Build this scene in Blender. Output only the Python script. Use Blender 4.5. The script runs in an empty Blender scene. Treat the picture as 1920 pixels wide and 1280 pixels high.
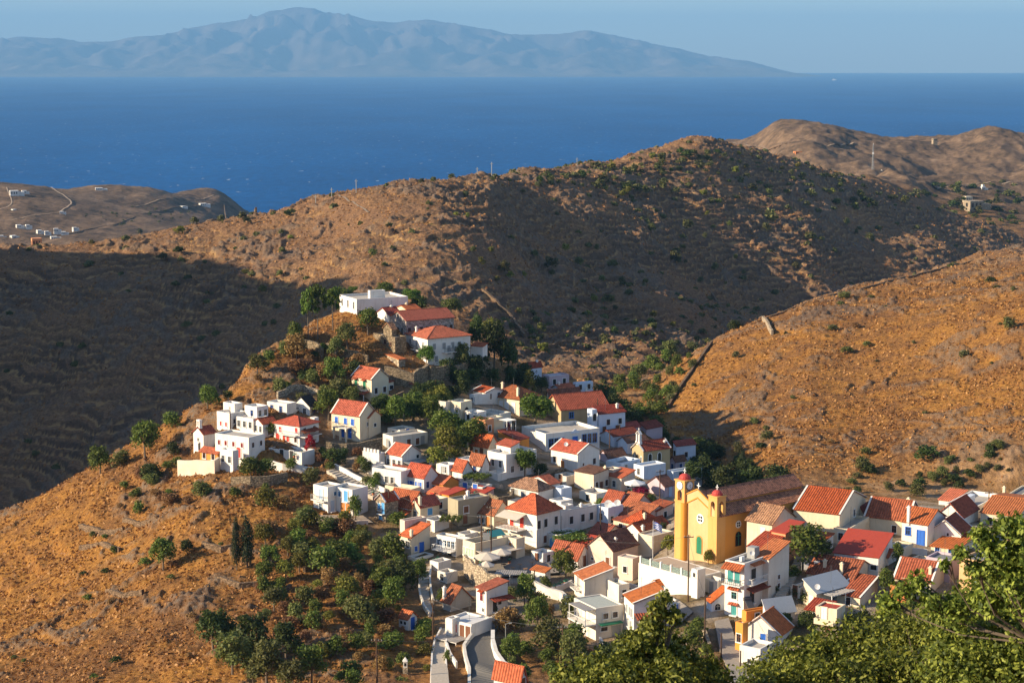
import bpy, math, random
import numpy as np
from mathutils import Vector, Matrix

random.seed(7)
RNG = np.random.default_rng(11)
SC = bpy.context.scene
COL = SC.collection
F = 3583.0                      # focal length in pixels of a 1920 wide frame
HORIZON = 124.0
PITCH = math.atan((640 - HORIZON) / F)
CP, SP = math.cos(PITCH), math.sin(PITCH)
CAMZ = 220.0                    # camera height above the sea
SUN_EL = math.radians(22.0)
SUN_AZ = math.radians(270.0 - 14.0)
TO_SUN = Vector((math.sin(SUN_AZ) * math.cos(SUN_EL), math.cos(SUN_AZ) * math.cos(SUN_EL), math.sin(SUN_EL)))


def tan_of(py):                 # depression tangent of an image row
    return math.tan(math.atan((py - 640.0) / F) + PITCH)


def ray(px, py):                # direction with unit Y
    t = tan_of(py)
    return Vector(((px - 960.0) / F * (CP + t * SP), 1.0, -t))


# ------------------------------------------------------------------ noise
_perm = np.random.default_rng(3).permutation(256)
_perm = np.concatenate([_perm, _perm, _perm])
_ga = np.random.default_rng(5).uniform(0, 2 * np.pi, 256)
_gx, _gy = np.cos(_ga), np.sin(_ga)


def perlin(x, y):
    xi = np.floor(x).astype(np.int64); yi = np.floor(y).astype(np.int64)
    xf = x - xi; yf = y - yi
    xi &= 255; yi &= 255
    u = xf * xf * xf * (xf * (xf * 6 - 15) + 10); v = yf * yf * yf * (yf * (yf * 6 - 15) + 10)
    def g(ix, iy, dx, dy):
        h = _perm[_perm[ix & 255] + (iy & 255)] & 255
        return _gx[h] * dx + _gy[h] * dy
    a = g(xi, yi, xf, yf); b = g(xi + 1, yi, xf - 1, yf)
    c = g(xi, yi + 1, xf, yf - 1); d = g(xi + 1, yi + 1, xf - 1, yf - 1)
    return (a + u * (b - a)) + v * ((c + u * (d - c)) - (a + u * (b - a)))


def fbm(x, y, o=4, ridge=False):
    s = 0; a = 1.0; n = 0
    for k in range(o):
        p = perlin(x * 2 ** k + 17.3 * k, y * 2 ** k - 9.1 * k)
        if ridge: p = 0.5 - np.abs(p) * 2
        s = s + a * p; n += a; a *= 0.5
    return s / n * (1.0 if ridge else 1.8)


def sstep(a, b, x):
    t = np.clip((x - a) / (b - a), 0, 1)
    return t * t * (3 - 2 * t)


def pchip(xk, yk, x):
    """monotone cubic; yk (K,) or (K,M) along axis 0"""
    xk = np.asarray(xk, float); yk = np.asarray(yk, float)
    if yk.ndim == 1: yk = yk[:, None]; flat = True
    else: flat = False
    h = np.diff(xk)[:, None]; d = np.diff(yk, axis=0) / h
    m = np.zeros_like(yk)
    m[0] = d[0]; m[-1] = d[-1]
    s = (d[:-1] * d[1:]) > 0
    w1 = 2 * h[1:] + h[:-1]; w2 = h[1:] + 2 * h[:-1]
    with np.errstate(divide='ignore', invalid='ignore'):
        hm = (w1 + w2) / (w1 / d[:-1] + w2 / d[1:])
    m[1:-1] = np.where(s, hm, 0)
    x = np.clip(np.asarray(x, float), xk[0], xk[-1])
    i = np.clip(np.searchsorted(xk, x, side='right') - 1, 0, len(xk) - 2)
    t = ((x - xk[i]) / (xk[i + 1] - xk[i]))[:, None]; hh = h[i]
    r = (yk[i] * (1 + 2 * t) * (1 - t) ** 2 + m[i] * hh * t * (1 - t) ** 2
         + yk[i + 1] * t * t * (3 - 2 * t) + m[i + 1] * hh * t * t * (t - 1))
    return r[:, 0] if flat else r


# ------------------------------------------------------------------ terrain: ground profiles along lines of sight
NEAR = [(3, 3000), (20, 1650), (60, 1600), (120, 1560), (200, 1420), (240, 1325)]
PROF = {
 -2600: [(262,1250),(350,1100),(450,1000),(560,800),(700,500),(900,400),(1500,450),(2200,380),(3100,470)],
 -1200: [(262,1270),(350,1100),(450,1050),(560,900),(700,520),(900,430),(1500,480),(2200,380),(3100,470)],
 -400: [(262,1300),(310,1120),(350,1010),(400,1060),(480,1080),(560,950),(640,720),(740,530),(800,495),(900,560),(1500,560),(1800,470),(2200,350),(2700,470),(3100,480)],
 0: [(262,1285),(310,1105),(350,965),(375,1000),(420,1100),(490,1070),(560,930),(640,700),(720,540),(765,470),(800,485),(900,600),(1200,600),(1600,510),(1800,462),(2000,400),(2200,342),(2450,440),(2700,480),(3100,480)],
 200: [(262,1285),(310,1090),(345,960),(375,858),(400,900),(440,1010),(500,1020),(560,900),(640,670),(720,520),(780,455),(820,470),(1000,600),(1400,580),(1700,470),(1950,430),(2150,385),(2350,345),(2550,410),(2750,460),(3100,470)],
 400: [(262,1285),(310,1085),(345,940),(365,880),(385,800),(402,745),(420,770),(460,900),(520,960),(560,850),(640,640),(720,500),(800,415),(840,430),(1000,560),(1300,560),(1700,510),(2200,420),(2550,352),(2750,395),(2950,450),(3100,470)],
 500: [(262,1285),(300,1130),(330,1010),(350,930),(372,850),(395,760),(415,690),(428,650),(445,680),(480,800),(530,860),(580,760),(650,610),(730,490),(815,402),(850,415),(1000,540),(1400,560),(2000,510),(2600,425),(2850,402),(3000,430),(3100,450)],
 600: [(262,1290),(300,1130),(335,1010),(360,920),(385,830),(405,750),(425,670),(442,610),(455,600),(475,650),(510,740),(560,740),(610,650),(670,560),(740,480),(835,370),(870,380),(1000,500),(1500,560),(2500,520),(3100,480)],
 700: [(262,1290),(300,1150),(330,1050),(355,940),(380,850),(405,760),(425,670),(440,610),(458,575),(480,600),(520,690),(570,700),(620,630),(680,550),(750,470),(850,352),(880,360),(1000,470),(1500,550),(2500,520),(3100,480)],
 800: [(262,1290),(290,1200),(320,1090),(345,985),(370,890),(395,800),(415,725),(432,660),(448,605),(462,585),(490,620),(540,700),(590,660),(650,570),(760,455),(870,338),(900,345),(1000,440),(1500,540),(2500,520),(3100,480)],
 900: [(262,1285),(285,1210),(315,1110),(340,1010),(365,915),(390,825),(410,765),(430,715),(450,675),(470,660),(500,690),(550,700),(600,640),(660,560),(770,440),(900,326),(940,335),(1100,440),(1500,520),(2500,520),(3100,480)],
 1000: [(262,1285),(285,1210),(315,1110),(340,1020),(365,925),(390,850),(410,795),(430,745),(450,710),(475,695),(520,715),(570,680),(620,620),(700,530),(800,425),(925,316),(960,322),(1100,420),(1500,500),(2500,520),(3100,480)],
 1100: [(262,1285),(285,1210),(312,1120),(338,1035),(362,945),(385,875),(405,825),(425,780),(445,745),(470,725),(510,740),(560,700),(620,640),(720,520),(820,410),(960,306),(1000,315),(1150,420),(1500,480),(2500,520),(3100,480)],
 1200: [(262,1285),(285,1200),(310,1115),(332,1050),(355,970),(375,910),(395,865),(415,830),(435,805),(460,800),(500,790),(550,720),(620,640),(720,525),(830,400),(1000,284),(1050,300),(1200,400),(2000,460),(2500,480),(3100,480)],
 1300: [(262,1285),(283,1180),(300,1110),(317,1045),(340,985),(368,935),(395,905),(420,890),(450,830),(500,720),(535,665),(570,680),(620,660),(700,570),(780,470),(880,370),(1030,254),(1080,275),(1200,360),(1700,400),(2000,320),(2400,254),(2700,330),(3100,450)],
 1400: [(262,1285),(283,1180),(298,1110),(312,1045),(334,985),(362,945),(395,915),(420,870),(450,800),(500,690),(545,608),(570,640),(620,690),(700,610),(800,470),(900,370),(1045,276),(1090,300),(1200,380),(1600,380),(1900,320),(2200,256),(2500,330),(2900,450),(3100,460)],
 1460: [(262,1285),(288,1140),(306,1045),(328,980),(360,940),(390,912),(425,845),(465,760),(520,645),(552,590),(580,620),(630,690),(710,600),(810,470),(920,370),(1052,292),(1095,315),(1230,390),(1600,350),(1900,270),(2130,226),(2400,280),(2800,430),(3100,460)],
 1520: [(262,1285),(288,1140),(306,1045),(328,980),(360,940),(390,912),(430,830),(480,720),(530,620),(564,565),(590,600),(640,680),(720,600),(820,470),(940,370),(1062,312),(1100,330),(1250,395),(1600,340),(1850,265),(2130,232),(2400,280),(2800,430),(3100,460)],
 1600: [(262,1285),(288,1140),(306,1050),(328,985),(360,945),(390,920),(430,840),(480,730),(540,610),(580,540),(610,580),(660,650),(740,590),(850,470),(960,390),(1080,332),(1120,345),(1220,360),(1350,334),(1450,332),(1550,345),(1750,300),(2100,252),(2250,255),(2500,310),(2900,430),(3100,460)],
 1680: [(262,1285),(288,1140),(306,1050),(328,985),(360,950),(390,922),(430,845),(485,725),(545,607),(590,525),(620,560),(670,630),(750,570),(860,460),(965,400),(1060,358),(1100,370),(1200,385),(1350,350),(1480,328),(1600,340),(1800,310),(2050,266),(2200,262),(2500,310),(2900,430),(3100,460)],
 1750: [(262,1285),(288,1140),(306,1055),(328,990),(360,952),(390,925),(430,850),(490,720),(550,600),(600,508),(630,540),(680,600),(760,550),(870,450),(970,412),(1040,392),(1080,402),(1150,412),(1300,372),(1450,345),(1570,328),(1700,345),(1850,310),(2050,262),(2200,258),(2500,310),(2900,430),(3100,460)],
 1850: [(262,1285),(288,1140),(306,1058),(328,995),(360,957),(392,930),(430,855),(490,725),(555,590),(612,488),(645,520),(700,570),(780,520),(890,455),(965,425),(1020,420),(1070,430),(1150,420),(1280,385),(1430,350),(1560,328),(1700,340),(1850,300),(2060,244),(2250,250),(2500,310),(2900,430),(3100,460)],
 1920: [(262,1285),(288,1140),(306,1060),(328,1000),(360,960),(392,935),(430,860),(490,730),(560,580),(620,470),(660,500),(720,540),(800,500),(900,460),(960,445),(1000,455),(1100,440),(1250,400),(1400,362),(1550,330),(1700,335),(1850,300),(2050,254),(2250,260),(2500,310),(2900,430),(3100,460)],
 2300: [(262,1280),(320,1060),(392,930),(490,720),(560,560),(660,430),(720,460),(800,480),(960,440),(1200,400),(1500,330),(2000,250),(2500,330),(3100,460)],
 3400: [(262,1200),(400,900),(600,600),(800,420),(1500,330),(2000,260),(2500,330),(3100,460)],
}
CPX = np.array(sorted(PROF), float)
CU = (CPX - 960) / F * 1.012
YR = np.concatenate([np.geomspace(3, 255, 50)[:-1], np.linspace(255, 460, 420)[:-1],
                     np.linspace(460, 1000, 540)[:-1], np.linspace(1000, 1420, 260)[:-1], np.geomspace(1420, 3100, 260)])
UR = np.concatenate([np.linspace(-0.98, -0.30, 60)[:-1], np.linspace(-0.30, 0.30, 780)[:-1], np.linspace(0.30, 0.66, 40)])
_cols = []
def knots(c):
    k = PROF[int(c)]; out = []
    ls = float(np.interp(c, [-1200, -400, 0, 200, 400, 600], [1.28, 1.24, 1.15, 1.08, 1.02, 1.0]))   # the flank falls to the left
    rs = float(np.interp(c, [1300, 1400, 1600, 1750, 1920, 2300], [1.03, 1.025, 0.975, 0.925, 0.865, 0.82]))
    ms = float(np.interp(c, [400, 600, 700, 850, 1000, 1200, 1400, 1600, 1750, 1850, 1920, 2300], [1.0, 0.97, 0.93, 0.91, 1.0, 1.09, 1.14, 1.19, 1.28, 1.34, 1.38, 1.40]))
    for Y, py in k:
        a = Y
        if c <= 600: a = Y * (1 + (ls - 1) * float(np.interp(Y, [262, 270, 380, 560, 900], [0.6, 1, 1, 0.15, 0])))
        if c >= 1300: a *= 1 + (rs - 1) * float(np.interp(Y, [380, 400, 430, 620, 720, 900], [0, 0.15, 0.6, 1, 0.3, 0]))
        a *= 1 + (ms - 1) * float(np.interp(Y, [560, 680, 800, 900, 1000, 1100, 1300, 1500, 1700, 2100], [0, 0.9, 1, 0.85, 0.70, 0.62, 0.42, 0.22, 0.1, 0]))
        out.append((a, py))
    return NEAR + out


for c in CPX:
    k = knots(c)
    ys = np.log(np.array([a for a, b in k], float))
    zs = np.array([-tan_of(b) * a for a, b in k])
    _cols.append(pchip(ys, zs, np.log(YR)))
_zc = np.array(_cols)                                   # columns x rows
ZB = pchip(CU, _zc, UR).T                               # rows x columns
# soften the seams between the profiles
def blur(a, n, ax):
    for _ in range(n):
        p = np.pad(a, [(1, 1) if i == ax else (0, 0) for i in range(2)], mode='edge')
        a = (np.take(p, range(0, a.shape[ax]), ax) + 2 * a + np.take(p, range(2, a.shape[ax] + 2), ax)) / 4
    return a
ZB = blur(ZB, 60, 1)
YY = np.repeat(YR[:, None], len(UR), 1)
XX = UR[None, :] * (YY + 25 * np.exp(-YY / 40))
PXX = 960 + F * UR[None, :] / 1.012 + 0 * YY            # nominal image column of each vertex

# the high hill beyond the left edge that keeps the valley in shade
_hx = np.exp(-((XX + 390) / 100) ** 2)
ZB = ZB + _hx * ((196 + 16 * fbm(XX / 50, YY / 50, 3)) * np.exp(-((YY - 545) / 145) ** 2) + 44 * np.exp(-((YY - 705) / 62) ** 2))

# the nose of the middle hill: it runs towards the village and shades its own right flank
_cx = np.interp(YY, [560, 650, 760, 900, 1000], [-52, -40, -22, 5, 60])
ZB = ZB + 4.0 * np.exp(-((XX - _cx) / np.where(XX < _cx, 70, 34)) ** 2) * sstep(590, 660, YY) * (1 - sstep(700, 800, YY))
# masks
m_mid = sstep(480, 580, YY) * (1 - sstep(1250, 1450, YY))
right_hill = sstep(1180, 1300, PXX) * sstep(385, 410, YY) * (1 - sstep(555, 640, YY))
m_mid = m_mid * (1 - right_hill)
m_far = sstep(1250, 1550, YY)
def poly_px(px, Y, pts):      # soft mask over the plan: list of (px, Y, radius_px, radius_Y)
    m = 0 * px
    for a, b, ra, rb in pts:
        m = np.maximum(m, np.exp(-((px - a) / ra) ** 2 - ((Y - b) / rb) ** 2))
    return m
m_vil = np.clip(poly_px(PXX, YY, [(480, 388, 90, 16), (680, 372, 80, 30), (800, 365, 110, 40), (900, 360, 130, 60), (1000, 350, 130, 70), (1100, 350, 150, 70),
                          (1200, 335, 170, 60), (1300, 325, 170, 50), (1450, 320, 200, 50), (1600, 325, 220, 50), (1800, 330, 250, 50)]) * 1.8, 0, 1)
m_vil = m_vil * sstep(700, 860, PXX + (YY - 300) * 2.2) * (1 - sstep(404, 420, YY) * sstep(1150, 1250, PXX))
m_vil = m_vil * (1 - .9 * np.exp(-((PXX - 1010) / 75) ** 2 - ((YY - 278) / 18) ** 2))
m_near = 1 - sstep(235, 262, YY)

# relief
_ry = np.interp(PXX, [0, 400, 500, 600, 700, 800, 900, 1000, 1100, 1200, 1300, 1600, 1750, 1920], [765, 800, 812, 815, 792, 800, 838, 920, 1005, 1080, 1115, 1210, 1240, 1250])
Z = ZB.copy()
Z += m_mid * (fbm(XX / 60, YY / 60, 3) * 6.0 + (fbm(XX / 24 + 7, YY / 30, 3, True)) * 3.2) * sstep(520, 640, YY) * (1 - 0.9 * sstep(0.86, 0.97, YY / _ry))
# terraces
def terrace(z, h, sharp=0.72):
    s = z / h; fl = np.floor(s); fr = s - fl
    return (fl + sstep(sharp, 1.0, fr)) * h
wob = fbm(XX / 30, YY / 30, 4) * 3.2 + fbm(XX / 8, YY / 8, 2) * .5
zt = terrace(Z + wob, 2.3) - wob
m_ter = m_mid * np.clip(0.35 + 0.4 * sstep(880, 1000, PXX) + 0.32 * (1 - sstep(430, 620, PXX)) * (1 - sstep(680, 740, YY)) + fbm(XX / 55 + 5, YY / 55, 3) * 1.3, 0.0, 0.9)
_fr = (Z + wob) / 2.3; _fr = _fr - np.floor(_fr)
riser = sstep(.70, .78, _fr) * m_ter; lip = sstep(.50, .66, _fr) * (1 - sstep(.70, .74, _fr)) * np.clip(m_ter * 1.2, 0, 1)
Z = Z + (zt - Z) * m_ter
left_slope = (1 - sstep(560, 760, PXX)) * sstep(240, 270, YY) * (1 - sstep(455, 480, YY))
zt2 = terrace(Z + wob * 0.8, 3.2, 0.75) - wob * 0.8
Z = Z + (zt2 - Z) * 0.6 * left_slope * np.clip(fbm(XX / 40 + 9, YY / 40, 2) * 1.5 + 0.55 * sstep(150, 420, PXX), 0, 1)
# rocky outcrops, elongated down-slope
wx = fbm(XX / 14, YY / 14, 2) * 6
r1 = fbm((XX * 0.8 + YY * 0.35 + wx) / 9.0, (YY * 0.8 - XX * 0.35) / 16.0, 4, True)
patch = fbm(XX / 38 + 3, YY / 38 + 8, 3)
_rb = np.exp(-((PXX - 1720) / 260) ** 2 - ((YY - 398) / 22) ** 2) * .16 + np.exp(-((PXX - 1340) / 70) ** 2 - ((YY - 430) / 25) ** 2) * .12
rock = sstep(0.20, 0.38, r1 + patch * 0.42 - 0.02 + _rb)
rockz = rock * (0.5 + 0.9 * fbm(XX / 2.2, YY / 3.0, 3, True)) * 1.0
open_land = np.clip(1 - m_vil * 1.2, 0, 1) * (1 - m_near)
scale_far = 1 + 0.9 * sstep(480, 800, YY)
rmask = np.clip(left_slope + right_hill * 0.75 + m_mid * 0.7 + 0.15, 0, 1) * open_land * (1 - m_far)
Z += rockz * rmask * scale_far
ridge_rock = np.exp(-((PXX - 960) / 170) ** 2 - ((YY - 800) / 90) ** 2) * m_mid
Z += ridge_rock * np.clip(fbm(XX / 9, YY / 11, 4, True) - 0.12, 0, 1) * 4.5
rock = np.clip(rock * rmask + ridge_rock * sstep(0.2, 0.4, fbm(XX / 9, YY / 11, 4, True)), 0, 1)
# tussocks
Z += open_land * (1 - m_far) * ((fbm(XX / 1.5, YY / 2.0, 3) * 0.28 + fbm(XX / 6, YY / 8, 3) * 0.35) * (1 + 1.0 * sstep(500, 900, YY)))
Z += m_far * fbm(XX / 60, YY / 90, 5) * (4.5 + 4.5 * sstep(700, 1200, PXX)) * (1 - np.exp(-((YY - 2130) / 120) ** 2) * 0.4)
Z += m_far * (fbm(XX / 26, YY / 36, 4, True)) * (1.2 + 2.8 * sstep(700, 1200, PXX))
Z += m_near * fbm(XX / 6, YY / 6, 3) * 0.8
ZG = Z + CAMZ


def ground_z(x, y):
    """height of the finished ground at a plan position"""
    u = x / (y + 25 * math.exp(-y / 40))
    i = min(max(np.searchsorted(YR, y) - 1, 0), len(YR) - 2); j = min(max(np.searchsorted(UR, u) - 1, 0), len(UR) - 2)
    a = min(max((y - YR[i]) / (YR[i + 1] - YR[i]), 0), 1); b = min(max((u - UR[j]) / (UR[j + 1] - UR[j]), 0), 1)
    return float((ZG[i, j] * (1 - b) + ZG[i, j + 1] * b) * (1 - a) + (ZG[i + 1, j] * (1 - b) + ZG[i + 1, j + 1] * b) * a)


_ZS = blur(blur(ZB, 4, 0), 2, 1)


def hit(px, py, y0=150.0, y1=3100.0, smooth=True):
    """where the line of sight through a pixel of the photograph meets the ground"""
    d = ray(px, py); zz = _ZS if smooth else Z
    k = np.where((YR >= y0) & (YR <= y1))[0]
    x = d.x * YR[k]
    u = x / (YR[k] + 25 * np.exp(-YR[k] / 40))
    j = np.clip(np.searchsorted(UR, u) - 1, 0, len(UR) - 2)
    b = np.clip((u - UR[j]) / (UR[j + 1] - UR[j]), 0, 1)
    g = zz[k, j] * (1 - b) + zz[k, j + 1] * b
    diff = d.z * YR[k] - g
    q = np.where(diff <= 0)[0]
    if len(q) == 0:
        n = int(np.argmin(diff)); Y = YR[k[n]]
    elif q[0] == 0:
        Y = YR[k[0]]
    else:
        n = q[0]; t = diff[n - 1] / (diff[n - 1] - diff[n]); Y = YR[k[n - 1]] + t * (YR[k[n]] - YR[k[n - 1]])
    return Vector((d.x * Y, Y, CAMZ + d.z * Y))


# ------------------------------------------------------------------ materials
def hexlin(r, g, b):
    f = lambda c: (c / 255 / 12.92) if c / 255 <= 0.04045 else ((c / 255 + 0.055) / 1.055) ** 2.4
    return (f(r), f(g), f(b), 1)


class NT:
    def __init__(self, name):
        self.m = bpy.data.materials.new(name); self.m.use_nodes = True
        self.t = self.m.node_tree; self.b = self.t.nodes['Principled BSDF']; self.b.inputs['Specular IOR Level'].default_value = 0.2
        self.out = self.t.nodes['Material Output']
    def n(self, k, **kw):
        x = self.t.nodes.new('ShaderNode' + k)
        for a, v in kw.items():
            if a in x.inputs.keys(): x.inputs[a].default_value = v
            else: setattr(x, a, v)
        return x
    def l(self, a, b): self.t.links.new(a, b)
    def noise(self, scale, detail=4, vec=None, rough=0.6, dist=0.0):
        x = self.n('TexNoise', Scale=scale, Detail=detail, Roughness=rough, Distortion=dist)
        if vec: self.l(vec, x.inputs['Vector'])
        return x
    def ramp(self, fac, stops):
        x = self.n('ValToRGB'); e = x.color_ramp.elements
        while len(e) < len(stops): e.new(0.5)
        for q, (p, c) in zip(e, stops):
            q.position = p; q.color = c if len(c) == 4 else (*c, 1)
        self.l(fac, x.inputs['Fac']); return x
    def mix(self, fac, a, b, mode='MIX'):
        x = self.n('Mix', data_type='RGBA', blend_type=mode)
        for s, v in (('Factor', fac), ('A', a), ('B', b)):
            i = [q for q in x.inputs if q.name == s and q.type == ('VALUE' if s == 'Factor' else 'RGBA')][0]
            if hasattr(v, 'links'): self.l(v, i)
            else: i.default_value = v if s == 'Factor' or len(v) == 4 else (*v, 1)
        return [q for q in x.outputs if q.type == 'RGBA'][0]
    def bump(self, h, strength=0.5, dist=0.1, norm=None):
        x = self.n('Bump', Strength=strength, Distance=dist); self.l(h, x.inputs['Height'])
        if norm: self.l(norm, x.inputs['Normal'])
        return x.outputs['Normal']
    def obj(self): return self.n('TexCoord').outputs['Object']
    def attr(self, name): return self.n('Attribute', attribute_name=name).outputs['Fac']


def math_(w, op, a, b=None):
    x = w.n('Math', operation=op)
    for i, v in enumerate((a, b)):
        if v is None: continue
        if hasattr(v, 'links'): w.l(v, x.inputs[i])
        else: x.inputs[i].default_value = v
    return x.outputs[0]


def mat_land():
    w = NT('dry_hillside'); co = w.n('NewGeometry').outputs['Position']
    big = w.noise(0.025, 4, co); mid = w.noise(0.16, 5, co); fine = w.noise(1.1, 5, co, 0.7); vfine = w.noise(5.0, 3, co, 0.7)
    g = w.ramp(fine.outputs['Fac'], [(0.30, (0.15, 0.068, 0.022)), (0.44, (0.29, 0.130, 0.032)), (0.58, (0.45, 0.215, 0.052)), (0.75, (0.58, 0.32, 0.095))])
    b = w.ramp(fine.outputs['Fac'], [(0.32, (0.085, 0.045, 0.024)), (0.52, (0.22, 0.105, 0.042)), (0.72, (0.34, 0.175, 0.070))])
    sel = w.ramp(math_(w, 'ADD', math_(w, 'MULTIPLY', big.outputs['Fac'], 0.5), math_(w, 'MULTIPLY', mid.outputs['Fac'], 0.5)), [(0.42, (0, 0, 0)), (0.58, (1, 1, 1))])
    c = w.mix(sel.outputs['Color'], g.outputs['Color'], b.outputs['Color'])
    # low grey-green scrub specks
    sp = w.ramp(w.noise(0.55, 4, co, 0.75).outputs['Fac'], [(0.56, (0, 0, 0)), (0.66, (1, 1, 1))])
    c = w.mix(math_(w, 'MULTIPLY', sp.outputs['Color'], 0.45), c, (0.060, 0.050, 0.026))
    # the brown middle hill and the paler far land
    c = w.mix(w.attr('mid'), c, w.mix(0.7, c, w.ramp(fine.outputs['Fac'], [(0.3, (0.080, 0.052, 0.038)), (0.50, (0.21, 0.125, 0.078)), (0.72, (0.37, 0.225, 0.125))]).outputs['Color']))
    fr = w.ramp(math_(w, 'ADD', math_(w, 'MULTIPLY', w.noise(0.02, 6, co, 0.75).outputs['Fac'], 0.55), math_(w, 'MULTIPLY', w.noise(0.13, 5, co, 0.75).outputs['Fac'], 0.45)), [(0.38, (0.045, 0.036, 0.026)), (0.47, (0.12, 0.080, 0.052)), (0.56, (0.20, 0.130, 0.080)), (0.66, (0.30, 0.21, 0.14))])
    c = w.mix(w.attr('far'), c, fr.outputs['Color'])
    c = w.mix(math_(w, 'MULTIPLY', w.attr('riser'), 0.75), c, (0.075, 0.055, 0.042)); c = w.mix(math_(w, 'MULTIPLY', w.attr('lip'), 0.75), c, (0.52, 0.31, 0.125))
    rk = w.ramp(vfine.outputs['Fac'], [(0.3, (0.09, 0.070, 0.055)), (0.6, (0.22, 0.175, 0.135)), (0.75, (0.34, 0.28, 0.21))])
    c = w.mix(math_(w, 'MULTIPLY', w.attr('rock'), w.ramp(fine.outputs['Fac'], [(0.40, (0.15, 0.15, 0.15)), (0.58, (0.9, 0.9, 0.9))]).outputs['Color']), c, rk.outputs['Color'])
    vl = w.ramp(mid.outputs['Fac'], [(0.36, (0.42, 0.36, 0.29)), (0.5, (0.30, 0.225, 0.15)), (0.62, (0.16, 0.115, 0.055))])
    c = w.mix(w.attr('village'), c, vl.outputs['Color'])
    w.l(c, w.b.inputs['Base Color']); w.b.inputs['Roughness'].default_value = 0.95; w.b.inputs['Specular IOR Level'].default_value = 0.05
    n1 = w.bump(fine.outputs['Fac'], 0.9, 0.9)
    n2 = w.bump(vfine.outputs['Fac'], 0.7, 0.25, n1)
    w.l(n2, w.b.inputs['Normal'])
    return w.m


def new_obj(name, mesh, mats, parent=None):
    o = bpy.data.objects.new(name, mesh)
    for m in (mats if isinstance(mats, (list, tuple)) else [mats]):
        if m and m.name not in [s.name for s in mesh.materials if s]: mesh.materials.append(m)
    COL.objects.link(o)
    if parent is not None: o.parent = parent
    return o


def grid_mesh(name, X, Y, ZZ, attrs=None):
    R, C = X.shape
    v = np.stack([X, Y, ZZ], -1).reshape(-1, 3).astype(np.float32)
    i = (np.arange(R - 1)[:, None] * C + np.arange(C - 1)[None, :]).reshape(-1)
    q = np.stack([i, i + 1, i + C + 1, i + C], 1).astype(np.int32)
    me = bpy.data.meshes.new(name)
    me.vertices.add(len(v)); me.vertices.foreach_set('co', v.ravel())
    me.loops.add(q.size); me.loops.foreach_set('vertex_index', q.ravel())
    me.polygons.add(len(q)); me.polygons.foreach_set('loop_start', np.arange(0, q.size, 4, dtype=np.int32))
    me.polygons.foreach_set('use_smooth', np.ones(len(q), bool))
    me.update(calc_edges=True)
    for k, a in (attrs or {}).items():
        at = me.attributes.new(k, 'FLOAT', 'POINT'); at.data.foreach_set('value', a.reshape(-1).astype(np.float32))
    return me


def structure(o, kind='structure'):
    o['kind'] = kind; return o


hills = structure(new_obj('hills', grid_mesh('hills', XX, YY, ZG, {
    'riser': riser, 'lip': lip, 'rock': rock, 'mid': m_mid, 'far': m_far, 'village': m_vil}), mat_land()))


# ------------------------------------------------------------------ sea, island, air, sky
def mat_sea():
    w = NT('deep_blue_sea'); co = w.n('NewGeometry').outputs['Position']
    mp = w.n('Mapping'); mp.inputs['Scale'].default_value = (1.0, 0.35, 1.0); w.l(co, mp.inputs['Vector'])
    wind = w.noise(0.0016, 4, mp.outputs['Vector'])
    chop = w.noise(0.05, 6, mp.outputs['Vector'], 0.7)
    c = w.ramp(wind.outputs['Fac'], [(0.35, (0.001, 0.056, 0.185)), (0.65, (0.002, 0.080, 0.25))])
    mp2 = w.n('Mapping'); mp2.inputs['Scale'].default_value = (0.055, 0.022, 1.0); w.l(co, mp2.inputs['Vector'])
    wc = w.noise(1.0, 2, mp2.outputs['Vector'], 0.5); cap = w.ramp(wc.outputs['Fac'], [(0.69, (0, 0, 0)), (0.73, (1, 1, 1))])
    c2 = w.mix(math_(w, 'MULTIPLY', cap.outputs['Color'], 0.40), c.outputs['Color'], (0.6, 0.65, 0.7))
    rp = w.ramp(chop.outputs['Fac'], [(0.35, (0.78, 0.78, 0.78)), (0.65, (1.2, 1.2, 1.2))])
    c3 = w.mix(1.0, c2, rp.outputs['Color'], 'MULTIPLY')
    w.l(c3, w.b.inputs['Base Color']); w.b.inputs['Roughness'].default_value = 0.55; w.b.inputs['Specular IOR Level'].default_value = 0.05
    w.l(w.bump(chop.outputs['Fac'], 0.6, 3.0), w.b.inputs['Normal'])
    return w.m


def plane_mesh(name, x0, x1, y0, y1, z):
    me = bpy.data.meshes.new(name); me.from_pydata([(x0, y0, z), (x1, y0, z), (x1, y1, z), (x0, y1, z)], [], [(0, 1, 2, 3)]); return me


sea = structure(new_obj('sea', plane_mesh('sea', -34000, 34000, 1000, 60000, 0.0), mat_sea()))

ISLE = [(-420,95),(-250,80),(-120,88),(0,78),(60,70),(130,72),(190,80),(240,75),(330,62),(400,48),(440,42),(480,35),(530,18),(570,14),(620,22),(680,32),
        (740,42),(800,36),(850,44),(920,56),(975,66),(1040,64),(1100,57),(1160,70),(1220,82),(1290,98),(1340,108),(1390,115),(1440,128),(1500,141)]
D0 = 45000.0
iu = np.linspace(-450, 1510, 360); iy = np.linspace(-6500, 6500, 90)
top = pchip([a for a, b in ISLE], [CAMZ - tan_of(b) * D0 for a, b in ISLE], iu)
top = top + fbm(iu / 60, iu * 0 + 3.3, 5, True) * 70 * np.clip(top / 400, 0, 1)
U2, V2 = np.meshgrid(iu, iy)
XI = (U2 - 960) / F * 1.012 * D0; YI = D0 + V2
rid = fbm(XI / 1900, YI / 2600, 6, True)
prof = 1 - np.abs(V2 / 6500) ** 1.15
crest = np.exp(-(V2 / 500) ** 2)
ZI = top[None, :] * np.clip(prof, 0, 1) * (1 - (0.45 - rid * 1.3) * (1 - crest)) - 25 * (1 - np.clip(prof, 0, 1)) - 4
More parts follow.
